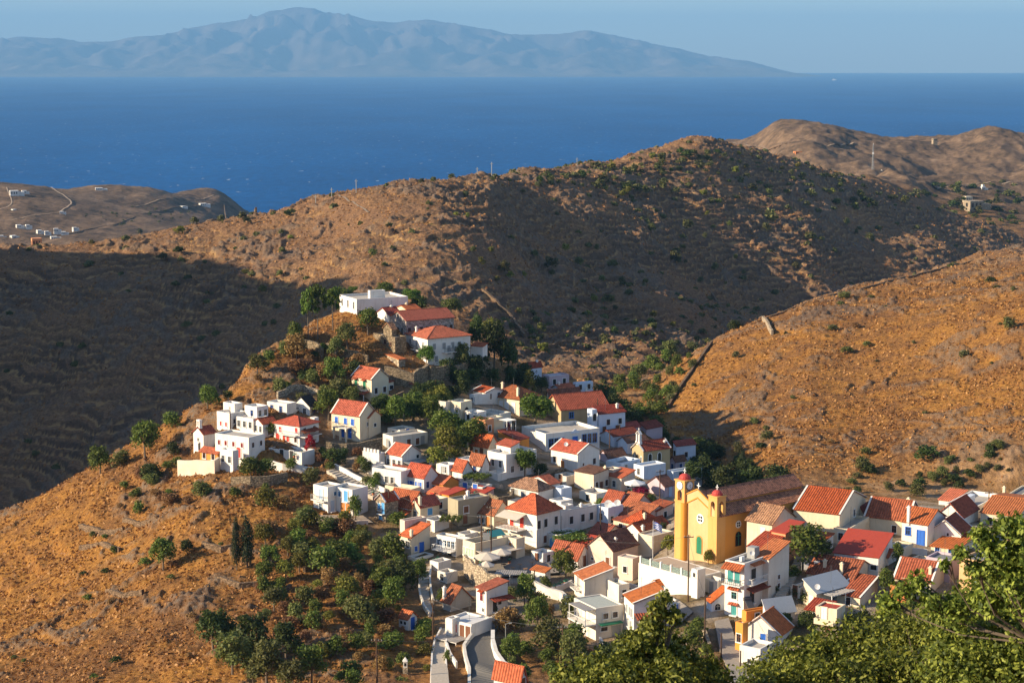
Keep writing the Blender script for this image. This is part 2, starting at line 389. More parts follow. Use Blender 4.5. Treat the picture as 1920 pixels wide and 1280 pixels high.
w = NT('hazy_island_rock'); cr = w.ramp(w.noise(0.0012, 6, w.n('NewGeometry').outputs['Position'], 0.7).outputs['Fac'], [(0.3, (0.045, 0.038, 0.034)), (0.7, (0.20, 0.15, 0.11))])
w.l(cr.outputs['Color'], w.b.inputs['Base Color']); w.b.inputs['Roughness'].default_value = 1
structure(new_obj('mountains', grid_mesh('mountains', XI, YI, ZI), w.m))

# the air
def box_mesh(name, x0, x1, y0, y1, z0, z1):
    me = bpy.data.meshes.new(name)
    me.from_pydata([(x, y, z) for z in (z0, z1) for y in (y0, y1) for x in (x0, x1)], [],
                   [(0, 2, 3, 1), (4, 5, 7, 6), (0, 1, 5, 4), (2, 6, 7, 3), (0, 4, 6, 2), (1, 3, 7, 5)])
    return me
hm = bpy.data.materials.new('sea_air'); hm.use_nodes = True; ht = hm.node_tree
ht.nodes.remove(ht.nodes['Principled BSDF'])
pv = ht.nodes.new('ShaderNodeVolumePrincipled'); pv.inputs['Density'].default_value = HAZE_DENSITY = 3.8e-5
pv.inputs['Color'].default_value = (0.21, 0.46, 0.80, 1); pv.inputs['Anisotropy'].default_value = 0.0
ht.links.new(pv.outputs['Volume'], ht.nodes['Material Output'].inputs['Volume'])
hz = new_obj('haze', box_mesh('haze', -36000, 36000, -3000, 61000, -130.0, 1800.0), hm); structure(hz, 'stuff'); hz['label'] = 'thin blue haze over the sea'

W = bpy.data.worlds.new('World'); SC.world = W; W.use_nodes = True; wt = W.node_tree
bg = wt.nodes['Background']
sky = wt.nodes.new('ShaderNodeTexSky'); sky.sky_type = 'NISHITA'; sky.sun_disc = False
sky.sun_elevation = SUN_EL; sky.sun_rotation = SUN_AZ; sky.altitude = 200; sky.air_density = 1.0; sky.dust_density = 0.2; sky.ozone_density = 3.5
_tc = wt.nodes.new('ShaderNodeTexCoord'); _mp = wt.nodes.new('ShaderNodeMapping'); _mp.inputs['Scale'].default_value = (9, 9, 60); wt.links.new(_tc.outputs['Generated'], _mp.inputs['Vector'])
_nz = wt.nodes.new('ShaderNodeTexNoise'); _nz.inputs['Scale'].default_value = 2.2; _nz.inputs['Detail'].default_value = 6; wt.links.new(_mp.outputs['Vector'], _nz.inputs['Vector'])
_cr = wt.nodes.new('ShaderNodeValToRGB'); _cr.color_ramp.elements[0].position = .52; _cr.color_ramp.elements[1].position = .72; wt.links.new(_nz.outputs['Fac'], _cr.inputs['Fac'])
_sz = wt.nodes.new('ShaderNodeSeparateXYZ'); wt.links.new(_tc.outputs['Generated'], _sz.inputs['Vector'])
_mr = wt.nodes.new('ShaderNodeMapRange'); _mr.inputs['From Min'].default_value = .024; _mr.inputs['From Max'].default_value = .040; wt.links.new(_sz.outputs['Z'], _mr.inputs['Value'])
_ml = wt.nodes.new('ShaderNodeMath'); _ml.operation = 'MULTIPLY'; wt.links.new(_cr.outputs['Color'], _ml.inputs[0]); wt.links.new(_mr.outputs['Result'], _ml.inputs[1])
_m2 = wt.nodes.new('ShaderNodeMath'); _m2.operation = 'MULTIPLY'; _m2.inputs[1].default_value = .55; wt.links.new(_ml.outputs[0], _m2.inputs[0])
_mx = wt.nodes.new('ShaderNodeMix'); _mx.data_type = 'RGBA'; wt.links.new(_m2.outputs[0], _mx.inputs[0]); wt.links.new(sky.outputs['Color'], _mx.inputs[6]); _mx.inputs[7].default_value = (5.5, 5.0, 4.8, 1)
wt.links.new(_mx.outputs[2], bg.inputs['Color']); bg.inputs['Strength'].default_value = 0.090
sl = bpy.data.lights.new('sun', 'SUN'); sl.energy = 5.0; sl.angle = math.radians(0.5); sl.color = (1.0, 0.83, 0.59)
so = bpy.data.objects.new('sun', sl); COL.objects.link(so); so.location = (-200, 0, 600)
so.rotation_euler = TO_SUN.to_track_quat('Z', 'Y').to_euler()

cam = bpy.data.cameras.new('camera'); cam.sensor_width = 36.0; cam.lens = 36.0 * F / 1920.0
cam.clip_start = 0.5; cam.clip_end = 120000
co = bpy.data.objects.new('camera', cam); COL.objects.link(co); co.location = (0, 0, CAMZ)
co.rotation_euler = (math.pi / 2 - PITCH, 0, 0); SC.camera = co
SC.view_settings.view_transform = 'Standard'; SC.view_settings.look = 'None'; SC.view_settings.exposure = 1.12; SC.view_settings.gamma = 1.0
SC.render.engine = 'CYCLES'; SC.cycles.use_denoising = True; SC.cycles.max_bounces = 5; SC.cycles.diffuse_bounces = 3
SC.cycles.transparent_max_bounces = 8; SC.cycles.volume_bounces = 0
# ------------------------------------------------------------------ building materials
def mat_plaster(name, c, dirt=0.5):
    w = NT(name); co = w.obj()
    st = w.noise(0.35, 5, co, 0.65); fi = w.noise(6.0, 4, co)
    mp = w.n('Mapping'); mp.inputs['Scale'].default_value = (2.2, 2.2, 0.25); w.l(co, mp.inputs['Vector'])
    sk = w.noise(0.8, 4, mp.outputs['Vector'], 0.7)
    d1 = tuple(x * y for x, y in zip(c, (0.80, 0.74, 0.66)))
    a = w.mix(math_(w, 'MULTIPLY', w.ramp(st.outputs['Fac'], [(0.42, (0, 0, 0)), (0.72, (1, 1, 1))]).outputs['Color'], dirt), c, d1)
    a = w.mix(math_(w, 'MULTIPLY', w.ramp(sk.outputs['Fac'], [(0.55, (0, 0, 0)), (0.75, (1, 1, 1))]).outputs['Color'], dirt * 0.8), a, tuple(x * 0.62 for x in d1))
    w.l(a, w.b.inputs['Base Color']); w.b.inputs['Roughness'].default_value = 0.9
    w.l(w.bump(fi.outputs['Fac'], 0.25, 0.03), w.b.inputs['Normal'])
    return w.m


def mat_tiles(name, c, old=0.3):
    w = NT(name); uv = w.n('UVMap').outputs['UV']; ob = w.n('NewGeometry').outputs['Position']
    wav = w.n('TexWave', wave_type='BANDS', bands_direction='X', wave_profile='SIN', Scale=0.72, Distortion=0.5, Detail=1.0); w.l(uv, wav.inputs['Vector'])
    crs = w.n('TexWave', wave_type='BANDS', bands_direction='Y', wave_profile='SAW', Scale=0.62, Distortion=0.6, Detail=1.0); w.l(uv, crs.inputs['Vector'])
    patch = w.noise(0.9, 5, ob, 0.7); cell = w.n('TexVoronoi', Scale=3.0); w.l(ob, cell.inputs['Vector'])
    dk = tuple(x * y for x, y in zip(c, (0.42, 0.45, 0.55))); lt = tuple(min(1, x * y) for x, y in zip(c, (1.35, 1.5, 1.7)))
    a = w.mix(w.ramp(patch.outputs['Fac'], [(0.36, (0, 0, 0)), (0.68, (1, 1, 1))]).outputs['Color'], c, lt)
    cs = w.n('SeparateColor'); w.l(cell.outputs['Color'], cs.inputs['Color'])
    a = w.mix(math_(w, 'MULTIPLY', w.ramp(cs.outputs['Red'], [(0.45, (0, 0, 0)), (0.9, (1, 1, 1))]).outputs['Color'], 0.25 + old), a, dk)
    a = w.mix(math_(w, 'MULTIPLY', w.ramp(wav.outputs['Fac'], [(0.0, (1, 1, 1)), (0.45, (0, 0, 0))]).outputs['Color'], 0.45 + old * 0.5), a, dk)
    oi = w.n('ObjectInfo'); hs = w.n('HueSaturation'); w.l(a, hs.inputs['Color'])
    w.l(math_(w, 'ADD', math_(w, 'MULTIPLY', oi.outputs['Random'], -0.10), 1.02), hs.inputs['Saturation']); w.l(math_(w, 'ADD', math_(w, 'MULTIPLY', math_(w, 'FRACT', math_(w, 'MULTIPLY', oi.outputs['Random'], 7.0)), 0.42), 0.80), hs.inputs['Value']); w.l(math_(w, 'ADD', math_(w, 'MULTIPLY', math_(w, 'FRACT', math_(w, 'MULTIPLY', oi.outputs['Random'], 13.0)), 0.014), 0.497), hs.inputs['Hue'])
    lich = w.ramp(w.noise(2.4, 5, ob, 0.75).outputs['Fac'], [(0.60, (0, 0, 0)), (0.70, (1, 1, 1))])
    a = w.mix(math_(w, 'MULTIPLY', lich.outputs['Color'], 0.12 + old * 0.5), hs.outputs['Color'], (0.17, 0.11, 0.07))
    w.l(a, w.b.inputs['Base Color']); w.b.inputs['Roughness'].default_value = 0.85
    h = math_(w, 'ADD', wav.outputs['Fac'], math_(w, 'MULTIPLY', crs.outputs['Fac'], 0.4))
    w.l(w.bump(h, 0.8, 0.12), w.b.inputs['Normal'])
    return w.m


def mat_stone(name, c):
    w = NT(name); co = w.obj()
    v = w.n('TexVoronoi', Scale=2.6, feature='F1'); mp = w.n('Mapping'); mp.inputs['Scale'].default_value = (1, 1, 1.7); w.l(co, mp.inputs['Vector']); w.l(mp.outputs['Vector'], v.inputs['Vector'])
    cs = w.n('SeparateColor'); w.l(v.outputs['Color'], cs.inputs['Color'])
    a = w.ramp(cs.outputs['Red'], [(0.0, tuple(x * 0.5 for x in c)), (0.5, c), (1.0, tuple(min(1, x * 1.45) for x in c))]).outputs['Color']
    e = w.ramp(v.outputs['Distance'], [(0.35, (0, 0, 0)), (0.75, (1, 1, 1))])
    a = w.mix(math_(w, 'MULTIPLY', e.outputs['Color'], 0.7), a, tuple(x * 0.35 for x in c))
    w.l(a, w.b.inputs['Base Color']); w.b.inputs['Roughness'].default_value = 0.95
    w.l(w.bump(math_(w, 'SUBTRACT', 1.0, v.outputs['Distance']), 0.8, 0.12), w.b.inputs['Normal'])
    return w.m


def mat_flat(name, c, rough=0.7, spec=0.2, var=0.25, metal=0.0):
    w = NT(name); n = w.noise(3.0, 4, w.obj())
    a = w.mix(n.outputs['Fac'], tuple(x * (1 - var) for x in c), tuple(min(1, x * (1 + var)) for x in c))
    w.l(a, w.b.inputs['Base Color']); w.b.inputs['Roughness'].default_value = rough; w.b.inputs['Specular IOR Level'].default_value = spec; w.b.inputs['Metallic'].default_value = metal
    return w.m


WALL = {k: mat_plaster(k + '_plaster', c, d) for k, c, d in [
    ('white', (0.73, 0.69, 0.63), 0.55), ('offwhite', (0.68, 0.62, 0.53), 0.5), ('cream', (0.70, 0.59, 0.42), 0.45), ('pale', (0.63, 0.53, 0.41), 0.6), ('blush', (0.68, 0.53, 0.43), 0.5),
    ('yellow', (0.60, 0.382, 0.190), 0.45), ('gold', (0.61, 0.335, 0.110), 0.45), ('shaded_yellow', (0.60, 0.285, 0.062), 0.45), ('saffron', (0.58, 0.25, 0.040), 0.4), ('orange', (0.68, 0.27, 0.055), 0.4), ('salmon', (0.68, 0.30, 0.15), 0.4), ('pink', (0.62, 0.33, 0.30), 0.4),
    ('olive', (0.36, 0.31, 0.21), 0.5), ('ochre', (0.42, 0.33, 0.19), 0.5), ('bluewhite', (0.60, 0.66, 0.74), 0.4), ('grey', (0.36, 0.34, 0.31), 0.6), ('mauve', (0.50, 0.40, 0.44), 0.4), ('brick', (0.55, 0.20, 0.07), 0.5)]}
WALL['stone'] = mat_stone('rubble_stone', (0.24, 0.18, 0.115)); WALL['palestone'] = mat_stone('pale_rubble_stone', (0.38, 0.30, 0.21)); WALL['purplestone'] = mat_stone('grey_rubble_stone', (0.40, 0.33, 0.29))
ROOF = {k: mat_tiles(k + '_tiles', c, o) for k, c, o in [
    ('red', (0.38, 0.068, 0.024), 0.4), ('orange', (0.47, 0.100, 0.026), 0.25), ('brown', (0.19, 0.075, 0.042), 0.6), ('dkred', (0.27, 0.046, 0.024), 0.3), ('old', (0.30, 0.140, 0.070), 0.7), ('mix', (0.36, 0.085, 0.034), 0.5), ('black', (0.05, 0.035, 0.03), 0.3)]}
ROOF['deck'] = mat_plaster('flat_roof_screed', (0.42, 0.38, 0.33), 0.7); ROOF['greydeck'] = mat_plaster('grey_roof_felt', (0.20, 0.20, 0.20), 0.5); ROOF['whitedeck'] = mat_plaster('limewashed_roof', (0.62, 0.60, 0.57), 0.5)
ROOF['metal'] = mat_flat('corrugated_metal', (0.42, 0.43, 0.43), 0.5, 0.4, 0.15); ROOF['green'] = mat_flat('green_grey_felt', (0.36, 0.38, 0.34), 0.8); ROOF['redsheet'] = mat_flat('red_painted_roof', (0.36, 0.055, 0.032), 0.7)
ROOF['verge'] = mat_plaster('white_verge', (0.70, 0.66, 0.60), 0.3)
PAINT = {k: mat_flat(k + '_paint', c, 0.55, 0.3, 0.15) for k, c in [
    ('blue', (0.03, 0.13, 0.50)), ('lightblue', (0.10, 0.33, 0.62)), ('red', (0.55, 0.05, 0.03)), ('green', (0.02, 0.17, 0.09)), ('teal', (0.05, 0.25, 0.24)), ('brown', (0.17, 0.07, 0.035)), ('white', (0.72, 0.70, 0.66)), ('grey', (0.30, 0.30, 0.29)), ('dark', (0.035, 0.03, 0.028)), ('orange', (0.50, 0.19, 0.05)), ('paleblue', (0.36, 0.48, 0.62)), ('palegreen', (0.40, 0.50, 0.38)), ('awning', (0.58, 0.50, 0.40)), ('greenawning', (0.01, 0.22, 0.13)), ('slat', (0.34, 0.31, 0.28)), ('wood', (0.26, 0.14, 0.07)), ('iron', (0.10, 0.10, 0.10))]}
GLASS = mat_flat('dark_window_glass', (0.020, 0.022, 0.026), 0.12, 0.5, 0.2)


# ------------------------------------------------------------------ mesh helper
class MB:
    def __init__(self): self.v = []; self.f = []; self.mi = []; self.uv = []
    def face(self, pts, mi=0, uv=None):
        b = len(self.v); self.v += [tuple(p) for p in pts]; self.f.append(tuple(range(b, b + len(pts)))); self.mi.append(mi)
        self.uv.append(uv or [(p[0] + p[1], p[2]) for p in pts])
    def box(self, x0, y0, z0, x1, y1, z1, mi=0):
        p = [(x, y, z) for z in (z0, z1) for y in (y0, y1) for x in (x0, x1)]
        for f in ((0, 2, 3, 1), (4, 5, 7, 6), (0, 1, 5, 4), (2, 6, 7, 3), (0, 4, 6, 2), (1, 3, 7, 5)): self.face([p[i] for i in f], mi)
    def obox(self, o, ax, ay, az, mi=0):     # box from corner o with edge vectors
        o, ax, ay, az = map(Vector, (o, ax, ay, az))
        p = [o + ax * i + ay * j + az * k for k in (0, 1) for j in (0, 1) for i in (0, 1)]
        for f in ((0, 2, 3, 1), (4, 5, 7, 6), (0, 1, 5, 4), (2, 6, 7, 3), (0, 4, 6, 2), (1, 3, 7, 5)): self.face([p[i] for i in f], mi)
    def slab(self, q, th, mi=0, s=None):      # tilted quad or triangle with thickness; first edge is the eave
        q = [Vector(p) for p in q]; n = (q[1] - q[0]).cross(q[-1] - q[0]).normalized()
        if n.z < 0: n = -n
        ue = (q[1] - q[0]).normalized(); ve = n.cross(ue)
        uv = [((p - q[0]).dot(ue), (p - q[0]).dot(ve)) for p in q]
        self.face([p + n * th for p in q], mi, uv); self.face([p for p in reversed(q)], mi)
        for i in range(len(q)):
            j = (i + 1) % len(q); self.face([q[i], q[j], q[j] + n * th, q[i] + n * th], mi)
    def tube(self, a, b, r, n=6, mi=0, r2=None):
        a, b = Vector(a), Vector(b); d = (b - a).normalized(); u = d.orthogonal().normalized(); w = d.cross(u); r2 = r if r2 is None else r2
        c = [(u * math.cos(2 * math.pi * i / n) + w * math.sin(2 * math.pi * i / n)) for i in range(n)]
        for i in range(n):
            j = (i + 1) % n; self.face([a + c[i] * r, a + c[j] * r, b + c[j] * r2, b + c[i] * r2], mi)
        self.face([b + c[i] * r2 for i in range(n)], mi); self.face([a + c[i] * r for i in reversed(range(n))], mi)
    def dome(self, c, r, h, mi=0, n=14, k=6):
        ring = lambda t: [Vector((c[0] + r * math.cos(t) * math.cos(2 * math.pi * i / n), c[1] + r * math.cos(t) * math.sin(2 * math.pi * i / n), c[2] + h * math.sin(t))) for i in range(n)]
        for q in range(k):
            a, b = ring(q / k * math.pi / 2), ring((q + 1) / k * math.pi / 2)
            for i in range(n): self.face([a[i], a[(i + 1) % n], b[(i + 1) % n], b[i]], mi)
    def mesh(self, name):
        me = bpy.data.meshes.new(name); me.from_pydata(self.v, [], self.f)
        me.polygons.foreach_set('material_index', self.mi)
        ul = me.uv_layers.new(name='UVMap'); ul.data.foreach_set('uv', [c for f in self.uv for p in f for c in p])
        me.update(); return me
    def build(self, name, mats, parent=None):
        o = bpy.data.objects.new(name, self.mesh(name)); COL.objects.link(o)
        for m in (mats if isinstance(mats, (list, tuple)) else [mats]): o.data.materials.append(m)
        if parent is not None: o.parent = parent
        return o


def thing(name, label, cat, loc, rz=0.0, group=None, scale=None):
    o = bpy.data.objects.new(name, None); COL.objects.link(o); o.location = loc; o.rotation_euler = (0, 0, rz); o.empty_display_size = 0.5
    o['label'] = label; o['category'] = cat
    if group: o['group'] = group
    if scale: o.scale = scale if isinstance(scale, (tuple, list)) else (scale,) * 3
    return o


def tag(o, label, cat, group=None):
    o['label'] = label; o['category'] = cat
    if group: o['group'] = group
    return o


# ------------------------------------------------------------------ windows and doors (shared meshes, local x along wall, z up, -y outwards)
_open = {}
def arch_pts(w, h, n=7):
    r = w / 2; zc = h - r
    return [(-r, 0), (r, 0)] + [(r * math.cos(math.pi * i / n), zc + r * math.sin(math.pi * i / n)) for i in range(n + 1)]
def opening_meshes(kind, w, h, col, frame):
    key = (kind, round(w, 2), round(h, 2), col, frame)
    if key in _open: return _open[key]
    out = []
    fr = PAINT.get(frame) or WALL.get(frame)
    m = MB(); e = 0.10
    if kind in ('w', 's', 'd'):
        zb = -e if kind != 'd' else 0
        m.box(-w / 2 - e, -0.09, zb, -w / 2, 0.02, h + e); m.box(w / 2, -0.09, zb, w / 2 + e, 0.02, h + e); m.box(-w / 2, -0.09, h, w / 2, 0.02, h + e)
        if kind != 'd': m.box(-w / 2 - 0.16, -0.16, -e - 0.05, w / 2 + 0.16, 0.02, -0.001)
        else: m.box(-w / 2 - 0.15, -0.45, -0.16, w / 2 + 0.15, 0.02, -0.002)
        out.append(('frame', m, fr))
        p = MB(); p.box(-w / 2, -0.025, 0, w / 2, 0.02, h)
        if kind == 'd':
            for sx in (-1, 1): p.box(sx * w / 4 - w * 0.17, -0.05, 0.12, sx * w / 4 + w * 0.17, -0.02, h * 0.45); p.box(sx * w / 4 - w * 0.17, -0.05, h * 0.52, sx * w / 4 + w * 0.17, -0.02, h * 0.94)
            out.append(('door_leaf', p, PAINT[col]))
        elif kind == 's':
            for i in range(6): p.box(-w / 2 + 0.04, -0.07, h * (i + 0.12) / 6, -0.03, -0.02, h * (i + 0.82) / 6); p.box(0.03, -0.07, h * (i + 0.12) / 6, w / 2 - 0.04, -0.02, h * (i + 0.82) / 6)
            out.append(('shutter', p, PAINT[col]))
        else:
            out.append(('pane', p, GLASS))
            b = MB(); b.box(-0.03, -0.06, 0.01, 0.03, -0.026, h - 0.01); b.box(-w / 2 + 0.01, -0.055, h * 0.6, w / 2 - 0.01, -0.027, h * 0.6 + 0.05)
            for sx in (-1, 1): b.box(sx * w / 2 - 0.035 * (1 + sx) , -0.062, 0.005, sx * w / 2 + 0.035 * (1 - sx), -0.028, h - 0.005)
            out.append(('glazing_bar', b, PAINT[col]))
    else:                                                  # arched
        a = arch_pts(w, h); b = arch_pts(w + 0.3, h + 0.15)
        def ext(pts, y0, y1, mm):
            mm.face([(x, y0, z) for x, z in pts])
            for i in range(len(pts)):
                (x0, z0), (x1, z1) = pts[i], pts[(i + 1) % len(pts)]; mm.face([(x0, y0, z0), (x0, y1, z0), (x1, y1, z1), (x1, y0, z1)])
        ext(b, -0.06, 0.02, m); out.append(('frame', m, fr))
        p = MB(); ext(a, -0.09, -0.055, p); out.append(('pane' if kind == 'a' else 'door_leaf', p, GLASS if kind == 'a' else PAINT[col]))
        q = MB(); q.box(-0.04, -0.12, 0.03, 0.04, -0.091, h - w * 0.1); q.box(-w / 2 + 0.05, -0.115, h - w / 2 - 0.05, w / 2 - 0.05, -0.092, h - w / 2 + 0.03); out.append(('glazing_bar', q, PAINT[col]))
    res = []
    for nm, mm, mt in out:
        me = mm.mesh(nm); me.materials.append(mt); res.append((nm, me))
    # one joined mesh for openings of wings
    j = MB()
    mats = []
    for k, (nm, mm, mt) in enumerate(out):
        for f, u in zip(mm.f, mm.uv): j.face([mm.v[i] for i in f], k, u)
        mats.append(mt)
    jm = j.mesh('window'); [jm.materials.append(x) for x in mats]
    _open[key] = (res, jm)
    return _open[key]


def add_opening(parent, wing, face, s, z, kind, w, h, col, frame, D, Wd):
    res, jm = opening_meshes(kind, w, h, col, frame)
    nm = 'door' if kind in ('d', 'b') else 'window'
    if face == 'L': loc, rz = (0, s, z), -math.pi / 2
    elif face == 'R': loc, rz = (s, 0, z), 0.0
    if wing:
        o = bpy.data.objects.new(nm, jm); COL.objects.link(o); o.parent = parent; o.location = loc; o.rotation_euler = (0, 0, rz); return o
    root = bpy.data.objects.new(nm, res[0][1]); COL.objects.link(root); root.parent = parent; root.location = loc; root.rotation_euler = (0, 0, rz)
    for n2, me in res[1:]:
        c = bpy.data.objects.new(n2, me); COL.objects.link(c); c.parent = root
    return root


# ------------------------------------------------------------------ houses
SIZES = {'w': (0.85, 1.25), 's': (0.9, 1.35), 'd': (1.0, 2.05), 'a': (0.9, 1.6), 'b': (1.1, 2.3)}
HOUSES = []
def solve_box(cx, yb, yt, xl, xr, th, Y=None):
    if Y is None: P = hit(cx, yb)
    else: d = ray(cx, yb); P = Vector((d.x * Y, Y, CAMZ + d.z * Y))
    D0 = P.y * CP - (P.z - CAMZ) * SP
    c, s = math.cos(th), math.sin(th)
    kr = (xr - 960) / F; kl = (xl - 960) / F
    w = (kr * D0 - P.x) / max(c - kr * s * CP, 0.12)
    d = (kl * D0 - P.x) / min(-s - kl * c * CP, -0.12)
    H = (CAMZ - tan_of(yt) * P.y) - P.z
    return P, min(max(w, 1.2), 45), min(max(d, 1.2), 45), max(H, 0.5)


def roof_parts(root, rt, rise, w, d, H, rm, wm, ov=0.22, verge=False, name='roof'):
    r = MB(); th = 0.14; vgs = []
    def vstrip(a, b, new=True):
        if not verge: return
        if new: vgs.append(MB())
        vg = vgs[-1]
        a, b = Vector(a), Vector(b); e = (b - a); n = Vector((0, 0, 1)); side = e.cross(n).normalized() * 0.15
        vg.obox(a - side + n * 0.0, e, side * 2, n * 0.24)
    if rt in ('gR', 'gL'):
        if rt == 'gR':
            o = ov; zz = H - rise / (w / 2) * o
            r.slab([(-o, d + o, zz), (-o, -o, zz), (w / 2, -o, H + rise), (w / 2, d + o, H + rise)], th)
            r.slab([(w + o, -o, zz), (w + o, d + o, zz), (w / 2, d + o, H + rise), (w / 2, -o, H + rise)], th)
            rg = [(w / 2, -o, H + rise + 0.1), (w / 2, d + o, H + rise + 0.1)]
            for y in (-o + 0.15, d + o - 0.15): vstrip((-o, y, zz), (w / 2, y, H + rise)); vstrip((w / 2, y, H + rise), (w + o, y, zz), False)
        else:
            o = ov; zz = H - rise / (d / 2) * o
            r.slab([(-o, -o, zz), (w + o, -o, zz), (w + o, d / 2, H + rise), (-o, d / 2, H + rise)], th)
            r.slab([(w + o, d + o, zz), (-o, d + o, zz), (-o, d / 2, H + rise), (w + o, d / 2, H + rise)], th)
            rg = [(-o, d / 2, H + rise + 0.1), (w + o, d / 2, H + rise + 0.1)]
            for x in (-o + 0.15, w + o - 0.15): vstrip((x, -o, zz), (x, d / 2, H + rise)); vstrip((x, d / 2, H + rise), (x, d + o, zz), False)
        r.tube(rg[0], rg[1], 0.14, 6)
    elif rt == 'hip':
        o = ov; z0 = H - 0.08
        if w >= d:
            a, b = (d / 2, d / 2, H + rise), (w - d / 2 if w - d > 0.6 else w / 2 + 0.3, d / 2, H + rise)
            r.slab([(-o, -o, z0), (w + o, -o, z0), b, a], th); r.slab([(w + o, d + o, z0), (-o, d + o, z0), a, b], th)
            r.slab([(-o, d + o, z0), (-o, -o, z0), a], th); r.slab([(w + o, -o, z0), (w + o, d + o, z0), b], th)
        else:
            a, b = (w / 2, w / 2, H + rise), (w / 2, d - w / 2 if d - w > 0.6 else d / 2 + 0.3, H + rise)
            r.slab([(-o, d + o, z0), (-o, -o, z0), a, b], th); r.slab([(w + o, -o, z0), (w + o, d + o, z0), b, a], th)
            r.slab([(-o, -o, z0), (w + o, -o, z0), a], th); r.slab([(w + o, d + o, z0), (-o, d + o, z0), b], th)
        r.tube(Vector(a) + Vector((0, 0, .1)), Vector(b) + Vector((0, 0, .1)), 0.14, 6)
        for p, q in (((-o, -o, z0), a), ((w + o, -o, z0), b if w >= d else a), ((-o, d + o, z0), a if w >= d else b)):
            r.tube(Vector(p) + Vector((0, 0, .12)), Vector(q) + Vector((0, 0, .1)), 0.12, 5)
    elif rt == 'sL':
        o = ov; k = rise / w
        r.slab([(-o, d + o, H - k * o), (-o, -o, H - k * o), (w + o, -o, H + rise + k * o), (w + o, d + o, H + rise + k * o)], th)
        for y in (-o + 0.15, d + o - 0.15): vstrip((-o, y, H - k * o), (w + o, y, H + rise + k * o))
    elif rt == 'sR':
        o = ov; k = rise / d
        r.slab([(-o, -o, H - k * o), (w + o, -o, H - k * o), (w + o, d + o, H + rise + k * o), (-o, d + o, H + rise + k * o)], th)
        for x in (-o + 0.15, w + o - 0.15): vstrip((x, -o, H - k * o), (x, d + o, H + rise + k * o))
    for vg in vgs: vg.build('verge', ROOF['verge'], root)
    ro = None
    if r.f: ro = r.build(name, ROOF[rm], root)
    return ro


def wall_mesh(rt, rise, w, d, H, sink, par):
    m = MB(); z0 = -sink
    def wall(p, q, hp, hq, mid=None):
        pts = [(*p, z0), (*q, z0), (*q, hq)]
        if mid: pts.append((*mid[:2], mid[2]))
        pts.append((*p, hp)); m.face(pts)
    A, B, C, D = (0, 0), (w, 0), (w, d), (0, d)
    if rt == 'f':
        t = min(0.25, w * 0.2, d * 0.2); dz = H - par
        for p, q in ((A, B), (B, C), (C, D), (D, A)): wall(p, q, H, H)
        a, b, c, e = (t, t), (w - t, t), (w - t, d - t), (t, d - t)
        for p, q, i, j in ((A, B, a, b), (B, C, b, c), (C, D, c, e), (D, A, e, a)):
            m.face([(*p, H), (*q, H), (*j, H), (*i, H)]); m.face([(*j, dz), (*i, dz), (*i, H), (*j, H)])
    elif rt == 'gR':
        wall(A, B, H, H, (w / 2, 0, H + rise)); wall(B, C, H, H); wall(C, D, H, H, (w / 2, d, H + rise)); wall(D, A, H, H)
    elif rt == 'gL':
        wall(A, B, H, H); wall(B, C, H, H, (w, d / 2, H + rise)); wall(C, D, H, H); wall(D, A, H, H, (0, d / 2, H + rise))
    elif rt == 'sL':
        wall(A, B, H, H + rise); wall(B, C, H + rise, H + rise); wall(C, D, H + rise, H); wall(D, A, H, H)
    elif rt == 'sR':
        wall(A, B, H, H); wall(B, C, H, H + rise); wall(C, D, H + rise, H + rise); wall(D, A, H + rise, H)
    else:
        for p, q in ((A, B), (B, C), (C, D), (D, A)): wall(p, q, H, H)
    return m


